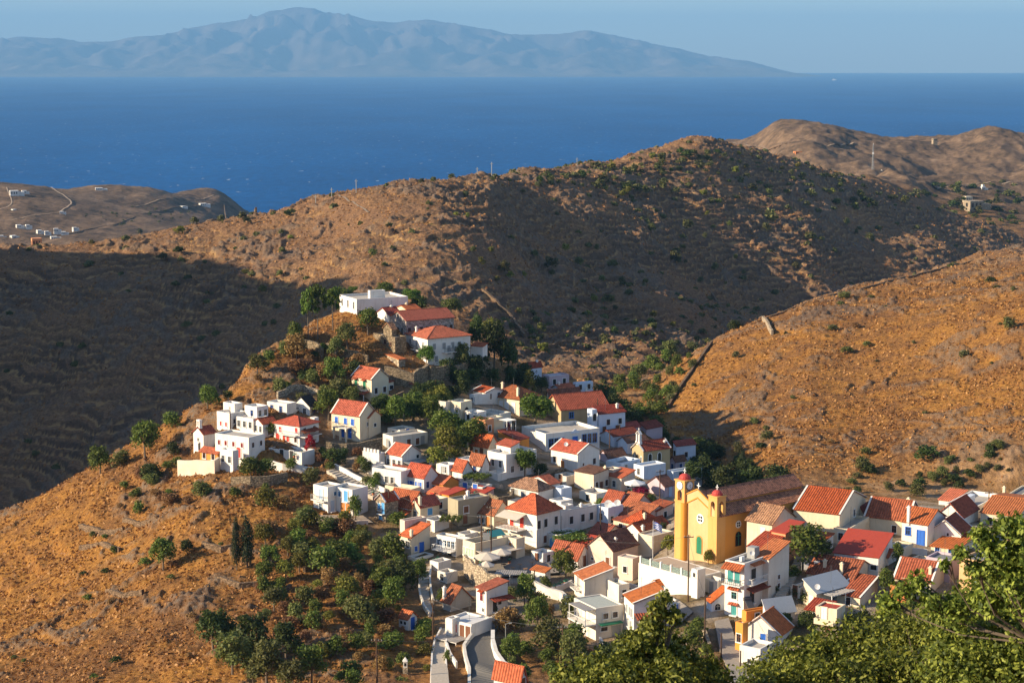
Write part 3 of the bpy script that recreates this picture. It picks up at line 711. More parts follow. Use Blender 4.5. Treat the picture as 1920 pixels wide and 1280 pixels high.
def H(label, cx, yb, yt, xl, xr, th=45, roof='f', rise=1.0, wall='white', rm=None, win='', of=None, chim=(), verge=False, par=0.35, sink=3.0, Y=None, name='house', cat='house', ov=0.22, frame=None, group=None):
    tr = math.radians(th)
    P, w, d, Hh = solve_box(cx, yb, yt, xl, xr, tr, Y)
    if w > 30 or d > 26 or Hh > 14: print('BIG', label, round(w, 1), round(d, 1), round(Hh, 1))
    wing = of is not None
    rm = rm or ('whitedeck' if roof == 'f' else 'red')
    wm = wall_mesh(roof, rise, w, d, Hh, sink, par)
    if not wing:
        root = thing(name, label, cat, P, tr, group)
        wm.build('wall', WALL[wall], root); base = root
    else:
        base = wm.build('wing', WALL[wall], of['root'])
        inv = of['root'].matrix_basis.inverted() if False else None
        dl = Vector((P.x - of['P'].x, P.y - of['P'].y, 0)); c, s = math.cos(of['th']), math.sin(of['th'])
        base.location = (dl.x * c + dl.y * s, -dl.x * s + dl.y * c, P.z - of['P'].z); base.rotation_euler = (0, 0, tr - of['th'])
        root = of['root']
    if roof == 'f':
        t = min(0.25, w * 0.2, d * 0.2); m = MB(); m.box(t + 0.002, t + 0.002, Hh - par - 0.3, w - t - 0.002, d - t - 0.002, Hh - par + 0.004); m.build('roof', ROOF[rm], base)
    else: roof_parts(base, roof, rise, w, d, Hh, rm, wall, ov, verge)
    for spec in [q for q in win.split(';') if q.strip()]:
        tk = spec.split(); fc = tk[0]; kd = tk[1][0]; pos = tk[1][1:]; vf = float(tk[2]); colr = tk[3] if len(tk) > 3 else 'white'
        ww, hh = SIZES[kd]
        if len(tk) > 4: ww, hh = map(float, tk[4].split('x'))
        L = d if fc == 'L' else w
        us = [float(x) for x in pos[1:].split(',')] if pos.startswith('@') else [(i + 0.5) / int(pos) for i in range(int(pos))]
        for u in us:
            z = vf * Hh - hh / 2 if kd not in 'db' else vf * Hh
            if z < -0.3: z = 0.0
            add_opening(base, wing, fc, min(max(u * L, ww / 2 + 0.15), L - ww / 2 - 0.15), z, kd, ww, hh, colr, frame or ('white' if kd not in 'db' else wall), d, w)
    for fx, fy, ch in chim:
        m = MB(); b = 0.23; zt = Hh + (rise if roof != 'f' else 0) * 0.55
        m.box(fx * w - b, fy * d - b, Hh - 0.4, fx * w + b, fy * d + b, zt + ch); m.box(fx * w - b - 0.1, fy * d - b - 0.1, zt + ch, fx * w + b + 0.1, fy * d + b + 0.1, zt + ch + 0.12)
        m.box(fx * w - b + 0.08, fy * d - b + 0.08, zt + ch + 0.12, fx * w + b - 0.08, fy * d + b - 0.08, zt + ch + 0.35)
        m.build('chimney', WALL['white' if wall not in ('cream', 'stone', 'pale') else 'cream'], base)
    h = dict(root=root, base=base, P=P, th=tr, w=w, d=d, H=Hh, rise=rise, wing=wing)
    HOUSES.append(h)
    return h


def bx(h, nm, mat, x0, y0, z0, x1, y1, z1):     # an extra part in the frame of a house
    m = MB(); m.box(x0, y0, z0, x1, y1, z1); return m.build(nm, mat, h['base'])


def balcony(h, face, s0, s1, z, depth=1.1, rail='white', bars=True):
    m = MB(); r = MB(); L = h['d'] if face == 'L' else h['w']; a, b = s0 * L, s1 * L; zz = z * h['H']
    T = (lambda s, o, q: (-o, s, q)) if face == 'L' else (lambda s, o, q: (s, -o, q))
    def bb(mm, sa, oa, za, sb, ob, zb):
        p, q = T(sa, oa, za), T(sb, ob, zb); mm.box(min(p[0], q[0]), min(p[1], q[1]), za, max(p[0], q[0]), max(p[1], q[1]), zb)
    bb(m, a, 0.005, zz - 0.16, b, depth, zz); o = m.build('balcony', WALL['white'], h['base'])
    n = max(2, int((b - a) / 0.35))
    for i in range(n + 1):
        s = a + (b - a) * i / n; bb(r, s - 0.025, depth - 0.07, zz + 0.003, s + 0.025, depth - 0.02, zz + 0.88)
    for s in (a + 0.03, b - 0.03):
        bb(r, s - 0.03, 0.02, zz + 0.82, s + 0.03, depth - 0.08, zz + 0.88)
    bb(r, a, depth - 0.08, zz + 0.885, b, depth - 0.01, zz + 0.95); r.build('railing', PAINT[rail], h['base'] if h['wing'] else o)
    return o


def awning(h, face, s0, s1, z, depth=1.6, drop=0.5, mat='redtile', posts=False, th=0.1):
    m = MB(); L = h['d'] if face == 'L' else h['w']; a, b = s0 * L, s1 * L; zz = z * h['H']
    T = (lambda s, o, q: (-o, s, q)) if face == 'L' else (lambda s, o, q: (s, -o, q))
    q = [T(b, depth, zz - drop), T(a, depth, zz - drop), T(a, 0.01, zz), T(b, 0.01, zz)] if face == 'L' else [T(a, depth, zz - drop), T(b, depth, zz - drop), T(b, 0.01, zz), T(a, 0.01, zz)]
    m.slab(q, th)
    mt = {'redtile': ROOF['red'], 'dkred': ROOF['dkred'], 'orange': ROOF['orange']}.get(mat) or PAINT.get(mat) or ROOF.get(mat)
    o = m.build('awning', mt, h['base'])
    if posts:
        p = MB()
        for s in (a + 0.1, b - 0.1):
            x, y, _ = T(s, depth - 0.12, 0); p.box(x - 0.06, y - 0.06, -1.0, x + 0.06, y + 0.06, zz - drop - 0.003)
        p.build('post', PAINT['white'], h['base'])
    return o


def dish(h, fx, fy, z=0.6, r=0.4):
    m = MB(); c = Vector((fx * h['w'], fy * h['d'], h['H'] + z)); m.tube(c - Vector((0, 0, z + 0.5)), c, 0.03, 5)
    n = Vector((-0.6, -0.6, 0.45)).normalized(); u = n.orthogonal().normalized(); v = n.cross(u)
    N = 12; ring = [c + (u * math.cos(2 * math.pi * i / N) + v * math.sin(2 * math.pi * i / N)) * r + n * 0.12 for i in range(N)]
    for i in range(N): m.face([c, ring[i], ring[(i + 1) % N]]); m.face([c - n * 0.02, ring[(i + 1) % N], ring[i]])
    m.tube(c, c + n * 0.4, 0.015, 4); return m.build('satellite_dish', PAINT['white'], h['base'])


def pergola(h, face, s0, s1, z, depth, n=9, mat='slat', posts=True, thick=0.07, cover=0.55):
    m = MB(); p = MB(); L = h['d'] if face == 'L' else h['w']; a, b = s0 * L, s1 * L; zz = z * h['H']
    T = (lambda s, o, q: (-o, s, q)) if face == 'L' else (lambda s, o, q: (s, -o, q))
    def bb(mm, sa, oa, za, sb, ob, zb):
        p1, q1 = T(sa, oa, za), T(sb, ob, zb); mm.box(min(p1[0], q1[0]), min(p1[1], q1[1]), za, max(p1[0], q1[0]), max(p1[1], q1[1]), zb)
    st = (b - a) / n
    for i in range(n): bb(m, a + st * i, 0.01, zz, a + st * (i + cover), depth, zz + thick)
    o = m.build('pergola', PAINT[mat], h['base'])
    bb(p, a, depth - 0.2, zz - 0.12, b, depth - 0.08, zz - 0.003)
    for s in (a + 0.08, (a + b) / 2, b - 0.08): bb(p, s - 0.05, depth - 0.19, -1.5, s + 0.05, depth - 0.09, zz - 0.123)
    p.build('post', PAINT['white'], h['base'])
    return o
# ------------------------------------------------------------------ the village, from the hilltop down (pixels of the 1920 wide photograph)
V = 'houses of the hill village'
def HV(*a, **k): k.setdefault('group', V); return H(*a, **k)

# --- hilltop
b1 = HV('long white flat-roofed building on the very top of the hill', 669, 590, 561, 637, 765, 27, 'f', wall='white', rm='deck', par=0.5, win='L w3 .55 grey 0.8x1.7;R w@.62,.72,.82 .25 grey', cat='building')
H('', 694, 562, 545, 690, 722, 27, 'f', of=b1, wall='white', Y=b1['P'].y + 5, sink=0.2, par=0.1)
HV('small white house with two dark red roofs below the hilltop building', 729, 606, 590, 707, 752, 35, 'gL', 1.3, 'white', 'dkred', 'R w2 .4 brown', chim=[(.7, .5, .8)])
HV('low house with a bright orange roof behind the long stone building', 770, 600, 586, 735, 795, 40, 'gL', 1.3, 'cream', 'orange', chim=[(.4, .5, .9)])
b3 = HV('long stone building with a dark tiled gable roof near the hilltop', 762, 634, 601, 732, 851, 30, 'gL', 1.7, 'purplestone', 'dkred', 'L w@.25,.5,.75 .28 dark 0.8x2.0;L w@.5 1.12 dark .6x.8;R w8 .40 dark 0.8x1.5', frame='grey', ov=0.3, cat='building')
b4 = HV('square roofless stone building below the long stone building', 741, 664, 632, 700, 762, 38, 'f', wall='stone', rm='deck', win='L w@.45 .62 dark .8x1.0;L w@.2 .55 dark .5x.6', frame='brown', cat='building')
H('', 735, 632, 617, 719, 742, 38, 'gL', 1.2, 'stone', 'old', of=b4, Y=b4['P'].y + 3.0, sink=1.0)
b5 = HV('big white mansion with a red hip roof and a black balcony', 802, 684, 635, 762, 882, 32, 'hip', 1.9, 'white', 'red', 'L s@.2,.5,.8 .72 grey;L d@.5 .42 grey;L s@.8 .25 grey;R s@.15,.38,.58,.74 .68 grey;R d@.5 .33 grey;R s@.2,.8 .2 grey', chim=[(.12, .75, .5)], ov=0.35, cat='house')
balcony(b5, 'R', .34, .66, .44, 1.0, 'dark'); balcony(b5, 'L', .3, .7, .5, 0.9, 'dark')
HV('little white annex with a red roof right of the big mansion', 905, 668, 650, 883, 914, 60, 'sL', .5, 'white', 'red', Y=b5['P'].y + 10)
HV('low stone hut with a flat red roof below the mansion terrace', 788, 742, 727, 759, 797, 35, 'sR', .6, 'stone', 'dkred', 'R d@.5 0 brown')
HV('small stone outhouse with an orange roof on the mansion terrace', 748, 690, 674, 722, 760, 35, 'sR', .5, 'palestone', 'orange', 'L w@.5 .5 dark .6x.6')
a10 = HV('cream house with green shutters and a plain red roof below the hilltop', 697, 752, 711, 660, 729, 45, 'gR', 1.9, 'cream', 'red', 'L d@.35,.78 .5 green 1.0x2.0;L s@.5 .2 grey;R w2 .45 dark', verge=True, chim=[(.5, .9, .5)])
awning(a10, 'L', .26, .46, .93, .7, .2); awning(a10, 'L', .68, .9, .93, .7, .2); awning(a10, 'L', .1, .75, .42, 1.8, .5, 'dkred', posts=True); balcony(a10, 'L', .2, .95, .47, .9, 'dark')
H('', 712, 740, 722, 698, 738, 45, 'sL', .4, 'cream', 'dkred', 'R w3 .6 dark 1.0x.9', of=a10)

# --- left cluster on the edge of the hill
a1 = HV('white chapel-like house with a small bell cote and dark red roof at the left end', 382, 846, 814, 363, 405, 45, 'gL', 1.2, 'white', 'dkred', 'L w@.5 .6 dark .5x.9;L d@.4 0 dark .8x1.8')
m = MB(); dd = a1['d']; m.box(-0.05, dd / 2 - .55, a1['H'] + .6, .65, dd / 2 + .55, a1['H'] + 1.5); m.box(0, dd / 2 - .5, a1['H'] + 1.5, .6, dd / 2 - .22, a1['H'] + 2.5); m.box(0, dd / 2 + .22, a1['H'] + 1.5, .6, dd / 2 + .5, a1['H'] + 2.5); m.box(-.05, dd / 2 - .55, a1['H'] + 2.5, .65, dd / 2 + .55, a1['H'] + 2.8); m.build('bell_cote', WALL['white'], a1['base'])
a2 = HV('wide white flat-roofed house with red shutters in the left cluster', 467, 862, 820, 404, 497, 58, 'f', wall='white', rm='deck', win='L w@.2,.45,.68,.88 .62 red .6x.95;L d@.3 .05 red;R w2 .62 brown .7x1.0')
H('', 437, 880, 845, 413, 448, 52, 'f', of=a2, wall='white', win='L w2 .5 grey')
H('', 408, 862, 851, 375, 413, 55, 'sL', .7, 'orange', 'red', 'L w2 .45 brown', of=a2)
a4 = HV('white cubic house highest at the left edge of the cluster', 432, 806, 775, 407, 461, 48, 'f', wall='white', win='L s@.3,.7 .3 red .55x.9;R w2 .5 brown .6x.9')
H('', 440, 784, 757, 419, 455, 48, 'f', of=a4, wall='white', Y=a4['P'].y + 3.5)
a5 = HV('white two-step cubic house with plain square windows in the left cluster', 475, 810, 785, 443, 502, 52, 'f', wall='white', win='L w3 .5 grey;R w1 .5 brown')
H('', 482, 788, 763, 459, 503, 50, 'f', of=a5, wall='white', win='L w@.4 .5 blue;R w2 .5 grey', Y=a5['P'].y + 3)
HV('small white house with a brick red roof behind a leafy tree', 493, 816, 795, 476, 519, 40, 'gL', .9, 'white', 'dkred', 'L w2 .5 grey;R d@.5 0 brown')
a7 = HV('white gabled house with a nearly black roof in the left cluster', 581, 782, 762, 549, 597, 58, 'gL', 1.8, 'white', 'black', 'L w@.3,.7 .5 grey;R d@.5 0 blue')
H('', 538, 781, 757, 501, 556, 55, 'f', of=a7, wall='white', win='L w@.3,.75 .55 blue')
awning(a7, 'L', .55, .98, .62, 2.2, .5, 'awning')
a8 = HV('white three-level house with bright red shutters and a red roof', 562, 838, 799, 514, 598, 55, 'hip', 1.2, 'white', 'red', 'L s@.12 .78 red .7x1.1;L s@.75 .72 red .7x1.1;L s@.45,.6 .32 red .7x1.1;L w@.15 .32 brown .7x1.0;L d@.85 .05 red;R w2 .72 dark;R d@.4 .04 brown', ov=.3)
awning(a8, 'R', .05, .85, .78, 1.5, .4, 'dkred'); balcony(a8, 'R', .02, .9, .5, 1.4, 'brown'); balcony(a8, 'L', .05, .7, .55, .9, 'white')
H('', 590, 822, 783, 584, 594, 50, 'f', of=a8, wall='white', par=.05)
H('', 566, 866, 848, 504, 590, 58, 'f', of=a8, wall='white', rm='deck', win='L d@.3,.6 0 dark', par=.5)
a9 = HV('large cream house with blue shutters, a columned porch and a wide red roof', 675, 826, 780, 622, 705, 55, 'gR', 2.3, 'cream', 'red', 'L s@.25,.5,.82 .72 blue;L d@.35,.6 .05 blue;R w@.5 .6 dark .7x.8', verge=True)
balcony(a9, 'L', .3, .8, .5, 1.6, 'dark')
m = MB(); m.box(-1.55, a9['d'] * .32, -1.5, -1.2, a9['d'] * .36, a9['H'] * .5 - .17); m.box(-1.55, a9['d'] * .52, -1.5, -1.2, a9['d'] * .56, a9['H'] * .5 - .17); m.box(-1.55, a9['d'] * .74, -1.5, -1.2, a9['d'] * .78, a9['H'] * .5 - .17); m.build('column', WALL['cream'], a9['base'])
H('', 692, 815, 783, 676, 714, 55, 'gR', 1.2, 'cream', 'red', 'R w1 .5 dark .7x.7', of=a9, Y=a9['P'].y + 2)

# --- upper centre
c1 = HV('white house with a flat red roof edged in white, topmost of the centre', 911, 757, 736, 887, 943, 42, 'gR', .7, 'white', 'red', 'R w2 .6 grey', verge=True)
H('', 891, 758, 741, 880, 919, 45, 'f', of=c1, wall='white', win='L w1 .5 grey .6x.8')
c2 = HV('tall cream mansion with a brown hip roof beside the big round pine', 974, 780, 749, 918, 1011, 52, 'hip', 2.2, 'cream', 'mix', 'L s@.2,.42,.62 .48 white 1.0x2.1;L w@.85 .4 white', chim=[(.1, .12, 1.0), (.5, .9, 1.2)], ov=.35)
c3 = HV('cream flat-roofed house with an arched blue doorway by the white stairs', 864, 788, 754, 840, 885, 50, 'f', wall='cream', win='L w@.3 .55 white;L d@.6 .1 white;R b@.5 .1 dark', par=.4)
HV('small white cube half hidden left of the arched cream house', 836, 782, 753, 822, 850, 50, 'f', wall='offwhite', win='L w1 .5 grey')
c4 = HV('salmon and white house with an arcaded terrace below the white stairs', 910, 816, 787, 884, 926, 50, 'f', wall='salmon', rm='deck', win='L d@.3,.7 .05 blue;R w1 .4 brown', par=.7)
H('', 897, 797, 773, 872, 912, 50, 'f', of=c4, wall='white', win='L w2 .5 dark', Y=c4['P'].y + 4)
c4b = HV('narrow cream block with one small blue window beside the white pergola', 921, 812, 784, 907, 943, 45, 'f', wall='cream', win='L w@.4 .6 blue')
pergola(c4b, 'R', .5, 1.3, .85, 3.0, 9, 'white')
c7 = HV('long ochre house under a very wide red tiled roof right of the round pine', 1052, 795, 767, 1024, 1139, 26, 'gL', 2.6, 'ochre', 'red', 'R w@.22 .55 lightblue 1.0x1.2;R w@.7 .5 lightblue', ov=.4, cat='house', frame='blue')
HV('low house with a dull brown roof behind the wide red tiled roof', 1030, 752, 743, 1025, 1088, 25, 'gL', 1.4, 'pale', 'brown', 'R w2 .5 dark')
c8 = HV('long white schoolhouse with big blue windows and a small pediment', 1023, 846, 813, 978, 1124, 30, 'f', wall='white', rm='deck', win='R w@.1,.2,.29 .42 blue 1.3x2.0;R d@.54 .05 blue 1.3x2.3;R w@.72,.81,.9 .47 blue 1.3x2.0', par=.7, name='school', cat='school', group=None, frame='paleblue')
m = MB(); ww = c8['w']; m.box(ww * .46, -.12, c8['H'] * .86, ww * .62, .01, c8['H'] * .9); m.slab([(ww * .46, -.1, c8['H'] * .9), (ww * .54, -.1, c8['H'] * 1.1), (ww * .62, -.1, c8['H'] * .9)], .12); m.build('pediment', WALL['bluewhite'], c8['base'])
c9 = HV('white two-storey house with a dark roof at the right end of the school', 1123, 818, 776, 1112, 1172, 28, 'sR', 1.2, 'bluewhite', 'dkred', 'R w@.35,.8 .6 dark;R d@.2,.7 .02 brown', chim=[(.8, .5, .8)])
H('', 1110, 800, 768, 1101, 1119, 30, 'f', of=c9, wall='bluewhite', win='R a@.5 .55 dark .8x1.6', Y=c9['P'].y - 2, par=.05)
# back of the saddle, in the shade of the hill
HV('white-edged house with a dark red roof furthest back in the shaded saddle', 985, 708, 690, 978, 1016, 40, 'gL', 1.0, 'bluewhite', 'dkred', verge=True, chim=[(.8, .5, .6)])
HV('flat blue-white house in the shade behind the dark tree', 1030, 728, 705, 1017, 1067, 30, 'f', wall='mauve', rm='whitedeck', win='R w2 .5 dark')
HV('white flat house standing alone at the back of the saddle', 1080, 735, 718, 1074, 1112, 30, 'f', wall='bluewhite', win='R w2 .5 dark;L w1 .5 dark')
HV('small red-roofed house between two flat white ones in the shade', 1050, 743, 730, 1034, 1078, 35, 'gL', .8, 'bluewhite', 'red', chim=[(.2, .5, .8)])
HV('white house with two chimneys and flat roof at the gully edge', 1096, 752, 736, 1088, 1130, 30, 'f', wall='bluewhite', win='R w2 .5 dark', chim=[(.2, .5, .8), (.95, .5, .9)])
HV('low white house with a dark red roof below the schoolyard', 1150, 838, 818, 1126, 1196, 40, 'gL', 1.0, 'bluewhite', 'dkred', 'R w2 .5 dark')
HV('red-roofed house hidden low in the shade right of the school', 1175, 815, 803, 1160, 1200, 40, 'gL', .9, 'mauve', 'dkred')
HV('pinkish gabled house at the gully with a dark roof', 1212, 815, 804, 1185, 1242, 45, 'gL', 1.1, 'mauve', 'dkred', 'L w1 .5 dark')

# --- centre
c11 = HV('orange house with pale green shutters and a dark red roof', 972, 842, 825, 934, 992, 50, 'sR', 1.3, 'orange', 'dkred', 'L s@.3,.55,.9 .5 palegreen', frame='white')
H('', 941, 858, 832, 916, 955, 52, 'f', of=c11, wall='orange', win='L s@.3,.7 .55 palegreen', rm='deck', frame='white')
c12 = HV('cream terrace house with two stepped red roofs and brown doors', 915, 860, 838, 876, 934, 50, 'gR', 2.1, 'cream', 'red', 'L d@.3,.8 0 brown;L s@.55 .4 orange')
c13 = HV('cubist white house of many terraces and balconies below the orange house', 949, 897, 852, 914, 1006, 42, 'f', wall='white', rm='whitedeck', win='L w@.3,.7 .55 grey;R w@.2,.5 .35 grey;R d@.75 .05 white', par=.6)
H('', 957, 866, 838, 931, 974, 42, 'sL', .7, 'white', 'red', 'L d@.3,.7 .1 grey 1.4x1.8;R d@.5 .1 grey 1.6x1.7', of=c13, Y=c13['P'].y + 4)
H('', 934, 908, 888, 913, 951, 45, 'f', of=c13, wall='white', par=.7, Y=c13['P'].y - 2)
c15a = HV('white house with a weathered red roof and one deep blue window', 904, 894, 872, 879, 917, 50, 'gR', 1.8, 'white', 'mix', 'L w@.55 .55 blue', chim=[(.5, .05, .2)])
c15b = HV('white house with a steep brown-red roof behind the vine terrace', 867, 907, 884, 848, 886, 45, 'gR', 1.9, 'white', 'mix', 'L s@.3,.7 .5 white;R w2 .5 grey')
H('', 842, 905, 872, 823, 858, 45, 'f', of=c15b, wall='white', win='L w@.4 .7 grey;L d@.6 .3 grey', Y=c15b['P'].y + 2)
c15d = HV('low white terrace room under a green vine with potted plants', 905, 928, 913, 858, 922, 60, 'f', wall='white', rm='deck', par=.5, win='L d@.3,.7 0 blue')
c16 = HV('white house with a broad red roof and brown door in front of the school', 1083, 887, 851, 1033, 1124, 45, 'gR', 1.6, 'white', 'red', 'L d@.55 0 orange;L w@.85 .5 brown;R w@.75 .45 brown;R w@.25 .4 brown .5x.6', chim=[(.75, .5, .6)], verge=True)
H('', 1074, 880, 853, 1056, 1090, 45, 'f', of=c16, wall='white', par=.3)
dish(c16, .2, .6, 1.2, .45)
c17 = HV('bare cream house with a dark flat roof and long blank side wall', 1113, 925, 889, 1077, 1141, 48, 'sL', .4, 'pale', 'brown', 'R w@.2,.85 .4 brown;R d@.5 0 brown;L w@.1 .3 dark .4x.5', chim=[(.9, .1, .5)])
c18 = HV('white house with a weathered brown tiled roof above the big red hip roof', 1009, 944, 921, 956, 1037, 48, 'hip', 1.6, 'white', 'old', 'L s@.25,.5,.78 .5 grey .7x1.6', ov=.3)
H('', 1032, 925, 908, 988, 1050, 42, 'gL', 1.1, 'white', 'mix', of=c18, Y=c18['P'].y + 6)
H('', 1052, 940, 916, 1036, 1072, 40, 'f', of=c18, wall='bluewhite', Y=c18['P'].y + 2)
chp = H('small ochre chapel with a white bell cote and arched windows', 1206, 874, 845, 1185, 1256, 32, 'gL', 1.5, 'ochre', 'dkred', 'L b@.5 .02 dark 0.9x2.2;L a@.18,.82 .4 dark .4x1.2;R a@.25,.6 .5 dark .8x1.7', ov=.25, verge=True, name='chapel', cat='chapel', chim=[(.92, .3, .3)])
m = MB(); dd, hh = chp['d'], chp['H'] + 1.0
m.box(-.1, dd / 2 - .75, hh, .6, dd / 2 + .75, hh + .7); m.box(-.05, dd / 2 - .6, hh + .7, .55, dd / 2 - .28, hh + 2.2); m.box(-.05, dd / 2 + .28, hh + .7, .55, dd / 2 + .6, hh + 2.2); m.slab([(-.1, dd / 2 - .7, hh + 2.2), (.6, dd / 2 - .7, hh + 2.2), (.6, dd / 2, hh + 2.9), (-.1, dd / 2, hh + 2.9)], .1); m.slab([(.6, dd / 2 + .7, hh + 2.2), (-.1, dd / 2 + .7, hh + 2.2), (-.1, dd / 2, hh + 2.9), (.6, dd / 2, hh + 2.9)], .1)
m.box(.22, dd / 2 - .04, hh + 2.95, .3, dd / 2 + .04, hh + 3.6); m.box(.22, dd / 2 - .2, hh + 3.25, .3, dd / 2 + .2, hh + 3.33); m.build('bell_cote', WALL['white'], chp['base'])
HV('white terrace house with a flat roof in front of the ochre chapel', 1207, 898, 874, 1188, 1248, 36, 'f', wall='bluewhite', win='L w1 .5 grey')
HV('tall blue-white house right of the ochre chapel above the dark trees', 1268, 872, 836, 1262, 1304, 28, 'sR', .8, 'bluewhite', 'dkred', 'R w@.5 .5 dark;L w1 .6 dark')
HV('mauve house with a brown roof just below the ochre chapel', 1266, 886, 865, 1256, 1286, 35, 'gL', .9, 'mauve', 'brown', 'L w1 .5 blue;R w1 .5 blue')
HV('low flat blue-white roof at the edge of the dark gully trees', 1262, 900, 884, 1250, 1316, 34, 'f', wall='bluewhite', win='R w2 .5 dark')
HV('brown-roofed house beside the red flowering terrace', 1246, 932, 912, 1214, 1264, 42, 'gL', 1.6, 'mauve', 'brown', 'R d@.6 0 paleblue')
HV('white house with dishes on its parapet and a long dark roof', 1165, 885, 868, 1136, 1200, 48, 'f', wall='bluewhite', rm='greydeck', par=.7, win='R w2 .4 white')
HV('house with a dark brown mono roof behind the dish parapet', 1140, 868, 858, 1122, 1174, 36, 'gL', 1.3, 'mauve', 'brown')
e0 = HV('cream house with an orange roof above the white parasol terrace', 1165, 922, 896, 1138, 1190, 48, 'sL', .9, 'pale', 'orange', 'L w1 .5 grey;R w@.5 .4 dark', par=.4)
H('', 1150, 900, 880, 1134, 1165, 45, 'f', of=e0, wall='pale', Y=e0['P'].y + 3)

# --- centre left
f1 = HV('large white modern house with pink doors at the foot of the terraces', 615, 962, 913, 588, 642, 48, 'f', wall='white', rm='deck', win='L d@.45 .5 paleblue 1.0x1.9;L w@.5 .2 paleblue;R w@.5 .7 lightblue .6x.7;R d@.3 .05 paleblue', par=.4)
H('', 661, 966, 918, 622, 690, 52, 'f', of=f1, wall='white', rm='deck', win='L d@.3 .5 lightblue;L w@.6 .75 lightblue .6x.9;L d@.2,.45 .03 salmonp 1.2x2.0' .replace('salmonp', 'orange'), Y=f1['P'].y - 1.0)
balcony(f1, 'L', .05, .95, .46, .9, 'grey')
f2 = HV('long pale blank house with a flat roof above the red-roofed white house', 737, 845, 818, 718, 802, 36, 'f', wall='offwhite', rm='deck', win='L d@.5 .05 grey;R s@.45,.7 .45 brown;R d@.85 .1 grey')
f3 = HV('white house with a plain red roof and three small windows on its bright side', 754, 880, 855, 724, 790, 48, 'gR', 1.7, 'white', 'red', 'L w3 .4 grey;R w@.8 .75 dark .7x.7', verge=True)
awning(f3, 'R', .05, .95, .55, 2.0, .3, 'grey')
H('', 752, 918, 884, 698, 772, 55, 'f', of=f3, wall='white', rm='deck', win='L w@.3,.5 .45 grey;L d@.85 .05 brown', par=.5)
f3b = HV('battlemented white terrace wall house left of the red-roofed white house', 711, 872, 850, 680, 722, 52, 'f', wall='white', rm='deck', par=.9)
m = MB()
for i in range(5): m.box(.0, f3b['d'] * i / 5 + .1, f3b['H'], .3, f3b['d'] * i / 5 + .6, f3b['H'] + .7)
m.build('battlement', WALL['white'], f3b['base'])
f4 = HV('white house with many blue shutters and a wide red roof', 795, 924, 896, 759, 821, 52, 'gR', 2.0, 'white', 'red', 'L s@.2,.45,.65,.85 .45 blue;L d@.35 0 blue;R w2 .5 blue')
H('', 778, 898, 888, 735, 780, 55, 'gR', 1.0, 'white', 'dkred', of=f4, Y=f4['P'].y + 4)
f5a = HV('narrow stone-fronted house with light blue doors and a white gable', 723, 979, 940, 705, 747, 45, 'gL', 1.2, 'palestone', 'red', 'L s@.6 .68 lightblue;L d@.25 .4 lightblue;L s@.5 .12 lightblue', verge=True)
balcony(f5a, 'L', .05, .6, .4, .8, 'dark')
f5b = HV('cream house under a big patched red roof with a lower awning roof', 772, 972, 952, 727, 800, 55, 'gR', 2.6, 'cream', 'red', 'L w2 .5 blue')
awning(f5b, 'L', .0, .75, .72, 2.4, .7, 'redtile')
f6 = HV('cream house with a tall white chimney and one light blue shutter', 788, 976, 951, 768, 824, 44, 'gL', 1.4, 'cream', 'red', 'R s@.5 .55 lightblue 1.2x1.3;L w@.5 .4 grey', chim=[(.05, .12, 1.0)])
e13 = HV('orange walled terrace with small red-orange lean-to roofs', 831, 926, 908, 798, 860, 50, 'gR', 1.2, 'orange', 'orange', 'L w1 .4 brown', verge=False)
H('', 822, 944, 929, 799, 842, 50, 'sL', .8, 'orange', 'orange', 'L d@.5 0 red', of=e13)
dish(e13, .5, .3, 1.0, .4)
e12 = HV('olive grey flat-roofed house with a single brown shutter', 859, 986, 938, 840, 918, 36, 'f', wall='olive', rm='greydeck', win='R s@.25 .6 brown 1.1x1.3;R s@.9 .55 brown;R d@.22 .05 brown', chim=[(.3, .2, .3), (.6, .9, .5)], par=.3)
HV('small orange house with a flat red roof behind the olive grey house', 842, 950, 928, 826, 872, 45, 'sL', .5, 'orange', 'redsheet', 'L w@.5 .5 brown')
f7 = HV('white and pink house with a blue door and a balustraded terrace', 771, 1042, 1008, 750, 806, 45, 'sL', 1.6, 'cream', 'orange', 'R d@.55 .02 blue 1.2x2.1;R s@.25 .35 blue .7x.9;L w@.3,.7 .6 grey', chim=[(.05, .05, .3)])
H('', 759, 1012, 976, 750, 800, 38, 'f', of=f7, wall='blush', rm='deck', win='R w@.5 .4 white .5x.5', Y=f7['P'].y + 3.5)
H('', 780, 1062, 1046, 764, 813, 45, 'f', of=f7, wall='white', rm='deck', par=.8, Y=f7['P'].y - 3)
f8 = HV('white house with a long parasol terrace and blue windows', 855, 1044, 1008, 818, 868, 55, 'f', wall='white', rm='deck', win='L w@.15,.35,.55,.85 .6 paleblue;L d@.7 .08 paleblue;L w@.3 .2 dark', par=.3)
balcony(f8, 'L', .0, .95, .34, 1.6, 'white'); pergola(f8, 'R', 0.1, .9, .98, 2.0, 6, 'white')
e9r = HV('cream taverna with a roof terrace, striped awning and tall yellow windows', 891, 1062, 1018, 868, 966, 40, 'f', wall='cream', rm='greydeck', win='L s@.2,.42,.64,.86 .55 palegreen .7x1.4;R d@.3,.6 .02 dark 1.6x2.0', par=.8, cat='restaurant', name='restaurant', group=None)
awning(e9r, 'R', .02, .98, .66, 2.6, .5, 'awning')
m = MB(); m.slab([(e9r['w'] * .5, 1.0, e9r['H'] + .1), (e9r['w'] * .85, 1.0, e9r['H'] + .1), (e9r['w'] * .85, e9r['d'] * .7, e9r['H'] + .9), (e9r['w'] * .5, e9r['d'] * .7, e9r['H'] + .9)], .06); m.build('skylight', PAINT['teal'], e9r['base'])

